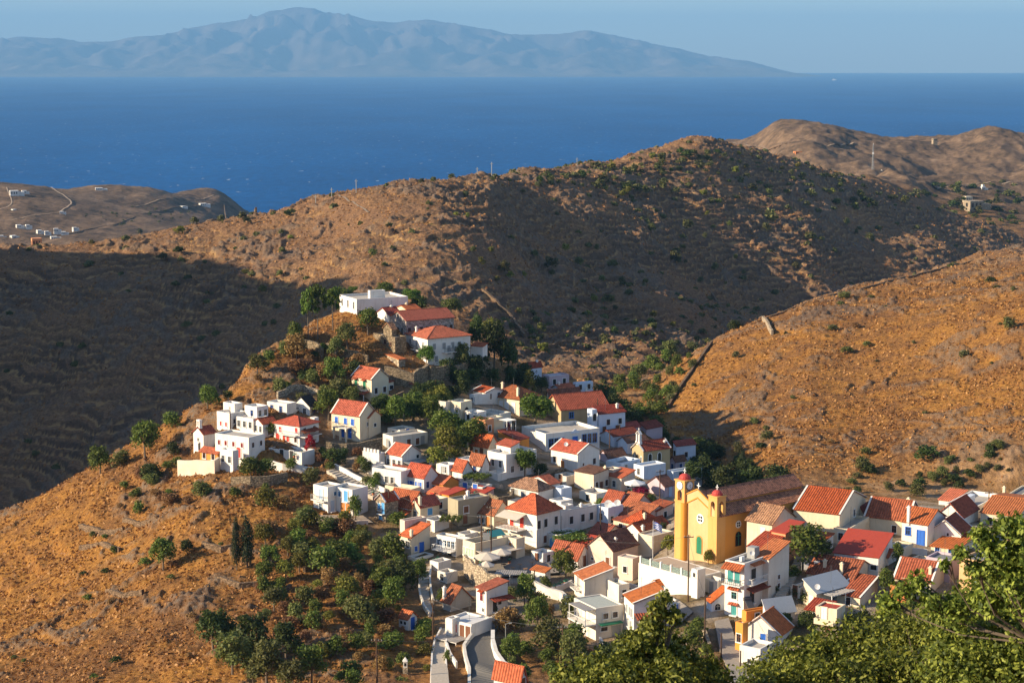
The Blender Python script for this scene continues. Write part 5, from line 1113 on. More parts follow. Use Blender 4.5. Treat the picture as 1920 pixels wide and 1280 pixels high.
def tower(x0, y0, sz, htop, clock, zb):
    t = MB(); e = .0
    t.box(x0, y0, zb, x0 + sz, y0 + sz, htop - 3.6)
    t.box(x0 - .1, y0 - .1, htop - 3.6, x0 + sz + .1, y0 + sz + .1, htop - 3.35)
    # belfry: four corner piers and a solid head
    q = sz * .27; z0, z1 = htop - 3.35, htop - (1.55 if clock else .75)
    for a in (0, 1):
        for b in (0, 1): t.box(x0 + a * (sz - q), y0 + b * (sz - q), z0, x0 + a * (sz - q) + q, y0 + b * (sz - q) + q, z1)
    t.box(x0 + q + .1, y0 + q + .1, z0, x0 + sz - q - .1, y0 + sz - q - .1, z0 + .5)
    t.box(x0, y0, z1, x0 + sz, y0 + sz, htop)
    t.box(x0 - .14, y0 - .14, htop, x0 + sz + .14, y0 + sz + .14, htop + .2)
    to = t.build('tower', WALL['gold'], ch)
    if clock: bl = MB(); bl.tube((x0 + .25, y0 + .25, zb), (x0 + .25, y0 + .25, htop - 3.61), .62, 18); bl.build('round_pilaster', WALL['saffron'], to)
    c = (x0 + sz / 2, y0 + sz / 2, htop + .2)
    dm = MB(); dm.tube(c, (c[0], c[1], c[2] + .2), sz * .47, 14); dm.dome((c[0], c[1], c[2] + .2), sz * .43, sz * .34); dm.build('dome', DOMECOL, to)
    z = c[2] + .2 + sz * .34
    k = MB(); k.box(c[0] - .06, c[1] - .06, z - .05, c[0] + .06, c[1] + .06, z + .85); k.box(c[0] - .05, c[1] - .28, z + .4, c[0] + .05, c[1] + .28, z + .5); k.box(c[0] - .28, c[1] - .05, z + .41, c[0] - .061, c[1] + .05, z + .49); k.build('cross', PAINT['white'], to)
    b = MB(); b.tube((c[0], c[1], z0 + .75), (c[0], c[1], z0 + 1.3), .36, 10, r2=.2); b.tube((c[0], c[1], z0 + 1.3), (c[0], c[1], z1 + .02), .03, 5); b.build('bell', PAINT['iron'], to)
    # arch heads over the openings
    ah = MB(); r = (sz - 2 * q) / 2
    for fx, fy, ux, uy in ((x0, c[1], 0, 1), (c[0], y0, 1, 0)):
        for i in range(6):
            t0, t1 = math.pi * i / 6, math.pi * (i + 1) / 6
            p0, p1 = (r * math.cos(t0), r * math.sin(t0)), (r * math.cos(t1), r * math.sin(t1)); zc = z1 - r
            f = lambda p, top: (fx + ux * p[0] , fy + uy * p[0], (z1 + .01) if top else zc + p[1])
            ah.face([f(p0, 0), f(p0, 1), f(p1, 1), f(p1, 0)])
    ah.build('arch', WALL['yellow'], to)
    if clock:
        for nrm in ('x', 'y'):
            cc = Vector((x0, c[1], htop - .75)) if nrm == 'x' else Vector((c[0], y0, htop - .75))
            n = Vector((-1, 0, 0)) if nrm == 'x' else Vector((0, -1, 0)); u = Vector((0, 1, 0)) if nrm == 'x' else Vector((1, 0, 0)); v = Vector((0, 0, 1))
            f = MB(); f.tube(cc, cc + n * .06, .80, 24); fo = f.build('clock', PAINT['iron'], to)
            f = MB(); f.tube(cc + n * .061, cc + n * .09, .68, 24); f.build('clock_face', mat_flat('enamel_white', (.78, .77, .72), .4), fo) if 'enamel_white' not in bpy.data.materials else f.build('clock_face', bpy.data.materials['enamel_white'], fo)
            hd = MB()
            for ang, ln, wd in ((math.radians(60), .36, .07), (math.radians(150), .52, .05)):
                dv = u * math.sin(ang) + v * math.cos(ang); pv_ = u * math.cos(ang) - v * math.sin(ang)
                hd.obox(cc + n * .10 - pv_ * wd / 2 - dv * .08, dv * ln, pv_ * wd, n * .02)
            for k2 in range(12):
                ang = k2 * math.pi / 6; dv = u * math.sin(ang) + v * math.cos(ang); pv_ = u * math.cos(ang) - v * math.sin(ang)
                hd.obox(cc + n * .095 + dv * .52 - pv_ * .025, dv * .11, pv_ * .05, n * .015)
            hd.build('clock_hands', PAINT['iron'], fo)
    return to
tower(-.15, -.15, 2.05, Hh + 3.3, False, -9)
tower(-.45, d - 1.9, 2.3, Hh + 4.75, True, -9)
add_opening(ch, False, 'L', d * .44, 0.05, 'b', 1.25, 3.0, 'green', 'saffron', 0, 0)
add_opening(ch, False, 'R', w * .22, 1.4, 'a', 1.4, 2.5, 'green', 'saffron', 0, 0)
for fc, s, z, rr in (('L', d * .42, Hh * .86, .85), ('R', w * .22, Hh * .72, .65)):
    m = MB(); cc = Vector((0, s, z)) if fc == 'L' else Vector((s, 0, z)); n = Vector((-1, 0, 0)) if fc == 'L' else Vector((0, -1, 0)); u = Vector((0, 1, 0)) if fc == 'L' else Vector((1, 0, 0)); v = Vector((0, 0, 1))
    m.tube(cc - n * .01, cc + n * .07, rr, 20); ro = m.build('round_window', PAINT['white'], ch)
    g = MB()
    for k2 in range(4):
        a = math.pi / 4 + k2 * math.pi / 2; c2 = cc + (u * math.cos(a) + v * math.sin(a)) * rr * .46; g.tube(c2 + n * .071, c2 + n * .085, rr * .27, 10)
    g.build('pane', GLASS, ro)

# terrace in front of the church
P, w, d, Hh = solve_box(1297, 1116, 1064, 1197, 1352, math.radians(39))
tz = CHD['P'].z - P.z
tr_ = thing('church_terrace', 'tall white retaining wall carrying the paved church terrace', 'terrace', P, math.radians(39))
m = wall_mesh('f', 0, w, d, tz + .02, 4, .03); m.build('wall', WALL['white'], tr_)
m = MB(); m.box(.26, .26, tz - .4, w - .26, d - .26, tz - .004); m.build('paving', mat_plaster('terrace_paving', (.42, .33, .25), .5), tr_)
m = MB(); g = MB()
for i in range(6):
    y = .15 + (d - .5) * i / 5; m.box(.02, y - .16, tz + .022, .34, y + .16, tz + 1.25)
m.build('balustrade_post', WALL['white'], tr_)
gm = bpy.data.materials.new('pale_green_glass'); gm.use_nodes = True; gb = gm.node_tree.nodes['Principled BSDF']; gb.inputs['Base Color'].default_value = (.55, .68, .62, 1); gb.inputs['Transmission Weight'].default_value = .75; gb.inputs['Roughness'].default_value = .1
for i in range(5):
    y0 = .15 + (d - .5) * i / 5 + .17; y1 = .15 + (d - .5) * (i + 1) / 5 - .17; g = MB(); g.box(.16, y0, tz + .08, .19, y1, tz + 1.0); g.build('glass_panel', gm, tr_)
TR = dict(root=tr_, base=tr_, P=P, th=math.radians(39), w=w, d=d, H=tz, wing=False)
m = MB(); m.box(-.9, d * .60 - .7, tz - 4.0, -.002, d * .60 + .7, tz - 2.3)
sh = m.build('niche', WALL['white'], tr_); m = MB(); m.slab([(-1.3, d * .60 + 1.1, tz - 2.5), (-1.3, d * .60, tz - 1.7), (-.003, d * .60, tz - 1.7), (-.003, d * .60 + 1.1, tz - 2.5)], .12); m.slab([(-1.3, d * .60 - 1.1, tz - 2.5), (-1.3, d * .60, tz - 1.7), (-.003, d * .60, tz - 1.7), (-.003, d * .60 - 1.1, tz - 2.5)], .12); m.build('niche_roof', ROOF['orange'], sh)
HV('small white block with one tiny window at the foot of the church terrace', 1307, 1122, 1068, 1296, 1322, 39, 'f', wall='white', win='L w@.5 .8 dark .5x.7', par=.05)


# ------------------------------------------------------------------ walls, lanes, steps
def gpt(px, py, dz=0.0):
    p = hit(px, py); return Vector((p.x, p.y, p.z + dz))


def wall_line(name, label, pts, h, th, mat, cat='wall', group=None, cap=None, sink=1.2):
    p = [gpt(*q) for q in pts]
    m = MB(); c0 = p[0].copy()
    fine = []
    for a, b in zip(p[:-1], p[1:]):
        n = max(1, int((b - a).length / 1.5))
        for i in range(n): fine.append(a.lerp(b, i / n))
    fine.append(p[-1])
    for q in fine: q.z = (ground_z(q.x, q.y) + q.z) / 2
    L = []
    for i, q in enumerate(fine):
        a, b = fine[max(0, i - 1)], fine[min(len(fine) - 1, i + 1)]; t = (b - a); t.z = 0; t.normalize(); n = Vector((-t.y, t.x, 0)) * th / 2
        jt = random.uniform(-.12, .12) * (1 if 'stone' in mat.name else 0) * h
        q = q - c0; L.append((q + n + Vector((0, 0, -sink)), q - n + Vector((0, 0, -sink)), q - n + Vector((0, 0, h + jt)), q + n + Vector((0, 0, h + jt))))
    for a, b in zip(L[:-1], L[1:]):
        for i in range(4): m.face([a[i], a[(i + 1) % 4], b[(i + 1) % 4], b[i]])
    m.face(list(L[0])); m.face(list(reversed(L[-1])))
    o = m.build(name, mat); o.location = c0; tag(o, label, cat, group); return o


WALL['darkstone'] = mat_stone('brown_field_stone', (0.19, 0.125, 0.075))
SW, PW, WW = WALL['stone'], WALL['palestone'], WALL['white']
W_ = lambda lab, pts, h, th=.5, mat=SW, grp=None, nm='stone_wall': wall_line(nm, lab, pts, h, th, mat, 'wall', grp)
W_('pale retaining wall under the left white cluster', [(335, 884), (368, 886), (402, 888), (410, 880)], 2.6, .6, WALL['pale'], nm='retaining_wall')
W_('rubble wall on the slope below the left cluster', [(434, 912), (470, 914), (505, 911), (538, 903)], 1.8)
W_('long grey retaining wall behind the left cluster', [(520, 748), (545, 738), (570, 733), (598, 744)], 1.5, mat=PW)
W_('stone terrace wall under the columned cream house', [(612, 846), (650, 850), (690, 846), (716, 842)], 2.2)
W_('ivy topped stone wall on the bare hilltop slope', [(552, 640), (575, 644), (592, 650), (605, 662)], 1.5)
W_('broken stone wall left of the hilltop pines', [(612, 655), (640, 662), (668, 668), (690, 676)], 1.4)
W_('massive stone terrace wall under the big mansion', [(722, 716), (748, 722), (775, 726), (803, 712)], 3.4, .8)
W_('tall shaded stone wall right of the mansion', [(806, 716), (840, 712), (880, 706), (922, 704)], 3.2, .8)
W_('rough stone wall beside the little stone hut', [(715, 752), (735, 757), (757, 752)], 2.0)
W_('curved stone wall carrying the taverna terrace', [(872, 1078), (890, 1096), (915, 1110), (940, 1114)], 3.6, .5, PW)
W_('stone wall round the grassy mound in the village centre', [(917, 938), (935, 946), (957, 944), (962, 930)], 1.6)
W_('low white wall along the terraced gardens under the white stairs', [(805, 872), (830, 868), (858, 862)], .9, .3, WW, nm='white_wall')
W_('white terrace wall below the red-shutter house', [(505, 868), (530, 876), (560, 882), (588, 886)], 1.2, .3, WW, nm='white_wall')
W_('pink-white yard wall before the large white modern house', [(575, 968), (598, 980), (640, 985), (690, 984)], .8, .3, WALL['blush'], nm='yard_wall')
W_('white lane wall below the peeling cream house', [(1180, 1100), (1210, 1108), (1240, 1118), (1268, 1132)], .7, .3, WW, nm='white_wall')
W_('white boundary wall by the tiny shed and plane tree', [(1034, 1110), (1056, 1104), (1072, 1096)], .9, .3, WW, nm='white_wall')
W_('white wall round the lower yard of the wide cream house', [(1125, 1205), (1135, 1222), (1150, 1232)], 1.0, .3, WW, nm='white_wall')
W_('crumbling whitewashed rock wall above the road', [(1000, 1105), (1025, 1118), (1052, 1125), (1068, 1140)], 1.6, .7, WALL['offwhite'], nm='white_wall')
W_('stone wall with white lime beside the lane on the right', [(1310, 1180), (1322, 1200), (1330, 1222)], 1.5, .5, PW)
W_('stone garden wall below the salmon house', [(1585, 1012), (1600, 1018), (1622, 1020)], 2.2, .5, PW)
W_('ochre earth wall in front of the blue-trimmed house', [(1622, 1030), (1645, 1036), (1672, 1032)], 1.6, .5, WALL['ochre'], nm='earth_wall')
W_('white yard wall with blue coping before the blue door', [(1682, 1030), (1700, 1036), (1738, 1040)], 1.0, .3, WALL['white'], nm='white_wall')
g_ = 'dry stone walls on the left slope'
for k, (a, b, c) in enumerate([((150, 985), (190, 1000), (232, 996)), ((232, 975), (262, 985), (296, 978)), ((150, 1030), (190, 1022), (225, 1035)), ((380, 1020), (415, 1030), (438, 1026)),
                               ((505, 1122), (530, 1110), (545, 1102)), ((200, 1112), (230, 1118), (268, 1112)), ((410, 1090), (450, 1100), (490, 1096)), ((570, 1070), (600, 1060), (625, 1062))]):
    W_('short dry stone terrace wall on the golden left slope', [a, b, c], .8, .6, WALL['darkstone'], g_)
g2_ = 'dry stone walls on the brown middle hill'
for k, pts in enumerate([[(905, 540), (930, 565), (955, 590), (985, 625)], [(1335, 545), (1350, 570), (1365, 585)], [(935, 432), (990, 424), (1060, 414), (1130, 410), (1230, 409)],
                         [(870, 456), (915, 452), (955, 448)], [(1000, 650), (1060, 640), (1120, 634)], [(1080, 556), (1140, 548), (1210, 544)], [(1000, 575), (1070, 574), (1160, 578)], [(1010, 600), (1100, 606), (1200, 600)],
                         [(1240, 575), (1300, 570), (1360, 565)], [(30, 455), (80, 446), (140, 436), (200, 424)], [(205, 424), (270, 402), (330, 388), (420, 384), (480, 384)]]):
    wall_line('stone_wall', 'long low dry stone wall on the brown middle hill', pts, .75, .8, WALL['darkstone'], 'wall', g2_)
wall_line('stone_wall', 'dark dry stone wall climbing the left edge of the right hill', [(1250, 770), (1280, 722), (1310, 680), (1335, 645)], 1.1, .6, WALL['darkstone'], 'wall')
wall_line('stone_wall', 'dry stone wall along the crest of the right hill', [(1350, 622), (1420, 604), (1500, 574), (1560, 556), (1650, 534), (1750, 508), (1850, 486), (1915, 468)], .5, .6, WALL['darkstone'], 'wall')
wall_line('stone_wall', 'short dry stone wall standing up the brow of the right hill', [(1430, 600), (1438, 612), (1448, 628)], 1.4, .6, PW, 'wall')


def strip(name, edges, dz, mat, label=None, cat=None, steps=0, kind=None):
    m = MB(); A = [gpt(*e[0]) for e in edges]; B = [gpt(*e[1]) for e in edges]; c0 = A[0].copy()
    fa, fb = [], []
    xs = np.arange(len(A)); xi_ = np.linspace(0, len(A) - 1, (len(A) - 1) * (steps or 6) + 1)
    sm = lambda P_: pchip(xs, np.array([[*q] for q in P_]), xi_)
    a_, b_ = sm(A), sm(B)
    k = [(Vector(p) - c0, Vector(q) - c0) for p, q in zip(a_, b_)]
    for (a, b), (c, e) in zip(k[:-1], k[1:]):
        if steps:
            z = max(a.z, c.z) + dz
            q = [Vector((p.x, p.y, z)) for p in (a, b, e, c)]
            lo = [Vector((p.x, p.y, min(a.z, c.z) - 1)) for p in (a, b, e, c)]
            m.face(q)
            for i in range(4): m.face([lo[i], lo[(i + 1) % 4], q[(i + 1) % 4], q[i]])
        else:
            za, zb = dz, dz
            m.face([a + Vector((0, 0, dz)), b + Vector((0, 0, dz)), e + Vector((0, 0, dz)), c + Vector((0, 0, dz))])
            for p, q in ((a, c), (b, e)): m.face([p + Vector((0, 0, dz)), q + Vector((0, 0, dz)), q + Vector((0, 0, -1.5)), p + Vector((0, 0, -1.5))])
    o = m.build(name, mat); o.location = c0
    o['kind'] = 'structure'
    return o
ASPH = mat_flat('worn_asphalt', (.115, .108, .10), .9, .1, .35)
PAVE = mat_flat('cement_steps', (.42, .36, .29), .9, .1, .3)
road_e = [((938, 1160), (946, 1172)), ((908, 1182), (928, 1190)), ((885, 1203), (922, 1214)), ((873, 1220), (926, 1236)), ((876, 1240), (938, 1256)), ((884, 1262), (944, 1275)), ((884, 1290), (952, 1296))]
strip('road', road_e, .45, ASPH)
W_('pale parapet wall along the outer bend of the road', [(936, 1158), (906, 1180), (882, 1202), (870, 1220), (873, 1241), (880, 1264), (880, 1288)], 1.1, .45, WALL['offwhite'], nm='road_parapet')
W_('whitewashed bank along the inner side of the road', [(924, 1196), (924, 1214), (930, 1236), (944, 1256), (955, 1262)], 1.4, .6, WALL['white'], nm='white_wall')
strip('steps', [((786, 1066), (806, 1064)), ((787, 1092), (804, 1090)), ((789, 1118), (805, 1114)), ((798, 1140), (808, 1136)), ((806, 1152), (814, 1150))], .35, PAVE, steps=4)
W_('low pale wall on the left of the upper stepped path', [(784, 1066), (785, 1092), (787, 1118), (795, 1142), (806, 1156)], .8, .3, WALL['offwhite'], nm='path_wall')
W_('low pale wall on the right of the upper stepped path', [(808, 1062), (806, 1090), (808, 1112), (812, 1134)], .9, .3, WALL['offwhite'], nm='path_wall')
W_('thin white kerb along the left of the lower stepped path', [(827, 1183), (815, 1206), (810, 1232), (809, 1258), (807, 1288)], .7, .25, WW, nm='path_kerb')
W_('thin white kerb along the right of the lower stepped path', [(837, 1204), (835, 1230), (837, 1256), (843, 1288)], .7, .25, WW, nm='path_kerb')
strip('steps', [((828, 1182), (838, 1180)), ((816, 1205), (836, 1203)), ((811, 1232), (834, 1230)), ((810, 1258), (836, 1256)), ((808, 1290), (842, 1288))], .4, PAVE, steps=4)
W_('white wall on the right of the lower stepped path', [(838, 1216), (845, 1236), (856, 1252)], 1.0, .3, WW, nm='white_wall')
strip('lane', [((1340, 1168), (1366, 1162)), ((1345, 1195), (1376, 1192)), ((1350, 1222), (1384, 1222)), ((1362, 1252), (1400, 1250)), ((1370, 1285), (1420, 1280))], .4, mat_flat('lane_concrete', (.27, .235, .20), .95, .1, .3))
strip('lane', [((1180, 1108), (1200, 1098)), ((1215, 1124), (1235, 1112)), ((1250, 1150), (1275, 1130)), ((1275, 1172), (1300, 1150))], .35, bpy.data.materials['lane_concrete'])
strip('steps', [((1492, 1050), (1506, 1046)), ((1478, 1080), (1496, 1076)), ((1462, 1108), (1482, 1106)), ((1450, 1130), (1470, 1130))], .6, PAVE, steps=5)
strip('lane', [((590, 968), (680, 968)), ((585, 982), (700, 982))], .3, bpy.data.materials['terrace_paving'])
strip('lane', [((905, 1050), (1000, 1046)), ((895, 1068), (1040, 1068)), ((930, 1086), (1050, 1078))], .5, bpy.data.materials['lane_concrete'])
strip('steps', [((612, 886), (624, 880)), ((640, 904), (655, 895)), ((672, 922), (688, 912)), ((700, 936), (718, 926))], .5, PAVE, steps=5)
W_('white wall beside the broad steps above the modern house', [(628, 878), (660, 893), (692, 910), (722, 924)], 1.0, .35, WW, nm='white_wall')
W_('crumbling stone wall on the mound below the school', [(1008, 908), (1030, 897), (1060, 894), (1080, 902)], 1.6, .6, SW)
W_('stone wall of the terraced orchard in the village centre', [(812, 852), (840, 848), (872, 852)], 1.4, .5, PW)
strip('steps', [((812, 745), (822, 742)), ((835, 800), (850, 795)), ((868, 830), (880, 822))], .4, bpy.data.materials['lane_concrete'], steps=6)


# ------------------------------------------------------------------ poles, cables, flag, parasols and tables
POLEW = mat_flat('creosoted_wood', (.085, .050, .032), .8, .15, .3)
def pole(px, yb, yt, label, arm=True, mat=None, thick=.14):
    p = gpt(px, yb); h = (CAMZ - tan_of(yt) * p.y) - p.z
    r = thing('utility_pole', label, 'utility pole', p, random.uniform(-.4, .4))
    m = MB(); m.tube((0, 0, -1), (0, 0, h), thick, 8, r2=thick * .7); m.build('post', mat or POLEW, r)
    if arm:
        m = MB(); m.box(-.8, -.06, h - .45, .8, .06, h - .33); a = m.build('crossarm', mat or POLEW, r); 
        q = MB()
        for x in (-.7, -.25, .25, .7): q.tube((x, 0, h - .329), (x, 0, h - .12), .05, 6)
        q.build('insulator', PAINT['grey'], a)
    return Vector((p.x, p.y, p.z + h - .2))
TP = {}
for k, (px, yb, yt, lab, arm) in {
    'a': (729, 975, 918, 'wooden utility pole in front of the red-roofed stone-fronted house', False), 'b': (903, 1062, 966, 'left wooden pole of the transformer pair at the taverna', True), 'c': (921, 1060, 948, 'tall right pole of the transformer pair at the taverna', True),
    'd': (1126, 1014, 944, 'brown utility pole right of the long white house', False), 'e': (1103, 1052, 1006, 'dark utility pole beside the vine pergola', True), 'f': (1237, 944, 880, 'dark utility pole by the red flowers below the chapel', True),
    'g': (1290, 1128, 1002, 'tall utility pole before the white church wall', True), 'h': (1162, 834, 796, 'utility pole in the shade right of the school', False), 'i': (1120, 800, 746, 'dark pole before the wide red tiled roof', False),
    'j': (965, 806, 776, 'thin pole beside the white pergola and round pine', False), 'k': (1321, 1214, 1114, 'utility pole on the lane left of the tower house', True), 'l': (1352, 1232, 1186, 'short utility pole at the bottom of the lane', False),
    'm': (1388, 1258, 1219, 'short pole before the flat white house at the lane', False), 'n': (1853, 966, 920, 'dark pole at the white roof terrace on the right', True), 'o': (1055, 1244, 1172, 'utility pole among the bushes right of the road', True),
    'p': (812, 1196, 1121, 'utility pole beside the upper stepped path', True), 'q': (707, 1284, 1196, 'utility pole with wide crossarm at the bottom of the gardens', True), 'r': (1002, 1098, 1068, 'short pole by the tiny white shed', False),
    's': (655, 754, 716, 'thin pole left of the cream house with green shutters', False), 't': (432, 806, 762, 'thin pole in front of the highest white cube on the left', False), 'u': (817, 745, 712, 'thin grey pole below the mansion wall', False),
    'v': (1143, 850, 806, 'thin pole under the school yard', False)}.items(): TP[k] = pole(px, yb, yt, lab, arm)
lp = gpt(948, 1224); r_ = thing('street_lamp', 'slim grey street lamp at the inner bend of the road', 'street lamp', lp); m = MB(); m.tube((0, 0, -.5), (0, 0, 4.6), .05, 6); m.build('post', PAINT['grey'], r_); m = MB(); m.tube((0, 0, 4.6), (.5, 0, 4.75), .035, 5); m.box(.45, -.1, 4.68, .95, .1, 4.8); m.build('lamp_head', PAINT['grey'], r_)
tb = thing('transformer', 'grey transformer boxes hung between the two taverna poles', 'transformer', TP['b'].lerp(TP['c'], .5) - Vector((0, .3, 4.4)))
m = MB(); m.box(-.6, -.25, -.5, .6, .25, .7); m.build('tank', PAINT['grey'], tb); m = MB()
for x in (-.4, 0, .4): m.tube((x, 0, .7), (x, 0, 1.2), .07, 6)
m.build('bushing', PAINT['brown'], tb)
def cable(a, b, label, sag=.6, off=0):
    m = MB(); n = 14; c0 = a.copy(); pt = lambda t: a.lerp(b, t) - c0 + Vector((off, 0, -sag * 4 * t * (1 - t)))
    for i in range(n): m.tube(pt(i / n), pt((i + 1) / n), .022, 4)
    o = m.build('power_cable', PAINT['iron']); o.location = c0; tag(o, label, 'power cable')
for a, b, lab in (('q', 'o', 'power cable crossing above the road to the bush pole'), ('p', 'o', 'power cable from the stepped path pole to the bush pole'), ('c', 'd', 'power cable past the largest white house'), ('d', 'f', 'power cable rising towards the chapel pole'), ('b', 'a', 'power cable over the olive grey house'),
                  ('g', 'k', 'power cable between church pole and lane pole'), ('g', 'e', 'power cable over the peeling cream house'), ('c', 'p', 'power cable from the taverna down to the stepped path'), ('k', 'l', 'short power cable down the lane'), ('o', 'k', 'power cable over the tall narrow white house')):
    cable(TP[a], TP[b], lab, 1.0)
# flag
fp = Vector((TR['P'].x, TR['P'].y, TR['P'].z + TR['H'])) ; c, s = math.cos(TR['th']), math.sin(TR['th'])
fl = thing('flagpole', 'white flagpole with a blue and white striped flag on the church terrace', 'flag', fp + Vector((.6 * c - TR['d'] * .78 * -0 - s * TR['d'] * .78, .6 * s + c * TR['d'] * .78, 0)))
m = MB(); m.tube((0, 0, 0), (0, 0, 7.6), .05, 8, r2=.035); m.build('pole', PAINT['white'], fl)
wf = NT('striped_flag'); uvn = wf.n('UVMap').outputs['UV']; sp = wf.n('SeparateXYZ'); wf.l(uvn, sp.inputs['Vector'])
st = math_(wf, 'LESS_THAN', math_(wf, 'FRACT', math_(wf, 'MULTIPLY', sp.outputs['Y'], 4.5)), .5)
cn = math_(wf, 'MULTIPLY', math_(wf, 'LESS_THAN', sp.outputs['X'], .37), math_(wf, 'GREATER_THAN', sp.outputs['Y'], .444))
crs = math_(wf, 'MAXIMUM', math_(wf, 'LESS_THAN', math_(wf, 'ABSOLUTE', math_(wf, 'SUBTRACT', sp.outputs['X'], .185)), .037), math_(wf, 'LESS_THAN', math_(wf, 'ABSOLUTE', math_(wf, 'SUBTRACT', sp.outputs['Y'], .722)), .055))
fac = math_(wf, 'ADD', math_(wf, 'MULTIPLY', cn, math_(wf, 'SUBTRACT', 1.0, crs)), math_(wf, 'MULTIPLY', math_(wf, 'SUBTRACT', 1.0, cn), st))
wf.l(wf.mix(fac, (.75, .75, .76), (.03, .09, .42)), wf.b.inputs['Base Color'])
N = 12; vs, fs, uvs = [], [], []
for side in (0, 1):
    for j in range(9):
        for i in range(N + 1):
            u, v = i / N, j / 8; vs.append((u * 1.5, .22 * math.sin(u * 7 + v) * u + side * .012, 6.2 + v * 1.2 - .75 * u * u))
for side in (0, 1):
    for j in range(8):
        for i in range(N):
            a = side * 9 * (N + 1) + j * (N + 1) + i; fs.append((a, a + 1, a + N + 2, a + N + 1)); uvs += [(i / N, j / 8), ((i + 1) / N, j / 8), ((i + 1) / N, (j + 1) / 8), (i / N, (j + 1) / 8)]
me = bpy.data.meshes.new('cloth'); me.from_pydata(vs, [], fs); ul = me.uv_layers.new(name='UVMap'); ul.data.foreach_set('uv', [x for p in uvs for x in p]); new_obj('cloth', me, wf.m, fl)

def parasol(px, yb, label, r=1.7, mat='awning', hh=2.5):
    p = gpt(px, yb, .5); t = thing('parasol', label, 'parasol', p)
    m = MB(); n = 8; top = Vector((0, 0, hh + .75)); ring = [Vector((r * math.cos(2 * math.pi * (i + .5) / n), r * math.sin(2 * math.pi * (i + .5) / n), hh)) for i in range(n)]
    for i in range(n):
        a, b = ring[i], ring[(i + 1) % n]; m.face([a, b, top]); m.face([a - Vector((0, 0, .22)), b - Vector((0, 0, .22)), b, a]); m.face([b - Vector((0, 0, .03)), a - Vector((0, 0, .03)), top - Vector((0, 0, .03))])
    m.build('canopy', PAINT[mat], t); m = MB(); m.tube((0, 0, -.5), (0, 0, hh + .8), .035, 6); m.build('pole', PAINT['iron'], t)
parasol(913, 1074, 'largest beige parasol on the taverna terrace', 2.5); parasol(940, 1066, 'second beige parasol behind the largest one at the taverna', 1.9); parasol(912, 1090, 'small beige parasol at the terrace edge of the taverna', 1.5); parasol(1190, 930, 'white parasol over the red-flowered terrace', 2.2, 'white', 2.2)
tp = thing('cafe_table', 'round dark cafe table on the taverna terrace', 'table', gpt(950, 1082, .5)); m = MB(); m.tube((0, 0, .70), (0, 0, .75), .45, 12); m.build('top', PAINT['wood'], tp); m = MB(); m.tube((0, 0, -.4), (0, 0, .699), .05, 6); m.build('leg', PAINT['iron'], tp)
tp['group'] = 'cafe tables on the taverna terrace'
for px, py in ((930, 1083), (962, 1076), (975, 1070), (985, 1078), (998, 1066), (945, 1070)):
    q = tp.copy(); COL.objects.link(q); q.location = gpt(px, py, .5)
    for c_ in tp.children:
        e_ = c_.copy(); COL.objects.link(e_); e_.parent = q
can = thing('shade_canopy', 'long grey slatted canopy at the edge of the taverna terrace', 'canopy', gpt(958, 1098), math.radians(-8)); m = MB()
for i in range(14): m.box(-2.6 + i * .38, -1.4, 2.4, -2.6 + i * .38 + .28, 1.4, 2.46)
m.build('slat_roof', PAINT['slat'], can); m = MB()
for x in (-2.5, 0, 2.5):
    for y in (-1.3, 1.3): m.tube((x, y, -1.2), (x, y, 2.38), .05, 6)
m.build('post', PAINT['white'], can)
# wayside shrine at the bottom
shn = thing('shrine', 'little white wayside shrine on a stone base in the garden', 'shrine', gpt(760, 1262)); m = MB(); m.box(-.35, -.35, -.5, .35, .35, 1.0); m.build('base', WALL['palestone'], shn); m = MB(); m.box(-.3, -.3, 1.0, .3, .3, 1.9); m.slab([(-.36, -.36, 1.9), (.36, -.36, 1.9), (0, 0, 2.5)], .03); m.slab([(.36, .36, 1.9), (-.36, .36, 1.9), (0, 0, 2.5)], .03); m.slab([(-.36, .36, 1.9), (-.36, -.36, 1.9), (0, 0, 2.5)], .03); m.slab([(.36, -.36, 1.9), (.36, .36, 1.9), (0, 0, 2.5)], .03); m.build('box', WALL['white'], shn); m = MB(); m.box(-.15, -.32, 1.2, .15, -.301, 1.7); m.build('opening', GLASS, shn)
cl = thing('clothes_line', 'clothes line with white and dark laundry under the big leafy tree', 'clothes line', gpt(1528, 1075)); m = MB(); m.tube((-2.2, 0, -.3), (-2.2, 0, 2.2), .04, 6); m.tube((2.2, 0, -.3), (2.2, 0, 2.2), .04, 6); m.tube((-2.2, 0, 2.15), (2.2, 0, 2.15), .015, 4); m.build('frame', PAINT['grey'], cl)
for x0, x1, zl, mt in ((-1.8, -1.0, 1.5, 'white'), (-.2, .7, .8, 'white'), (.8, 1.3, 1.0, 'dark'), (1.4, 1.9, .7, 'paleblue')):
    m = MB(); m.box(x0, -.02, 2.14 - zl, x1, .02, 2.14); m.build('laundry', PAINT[mt], cl)

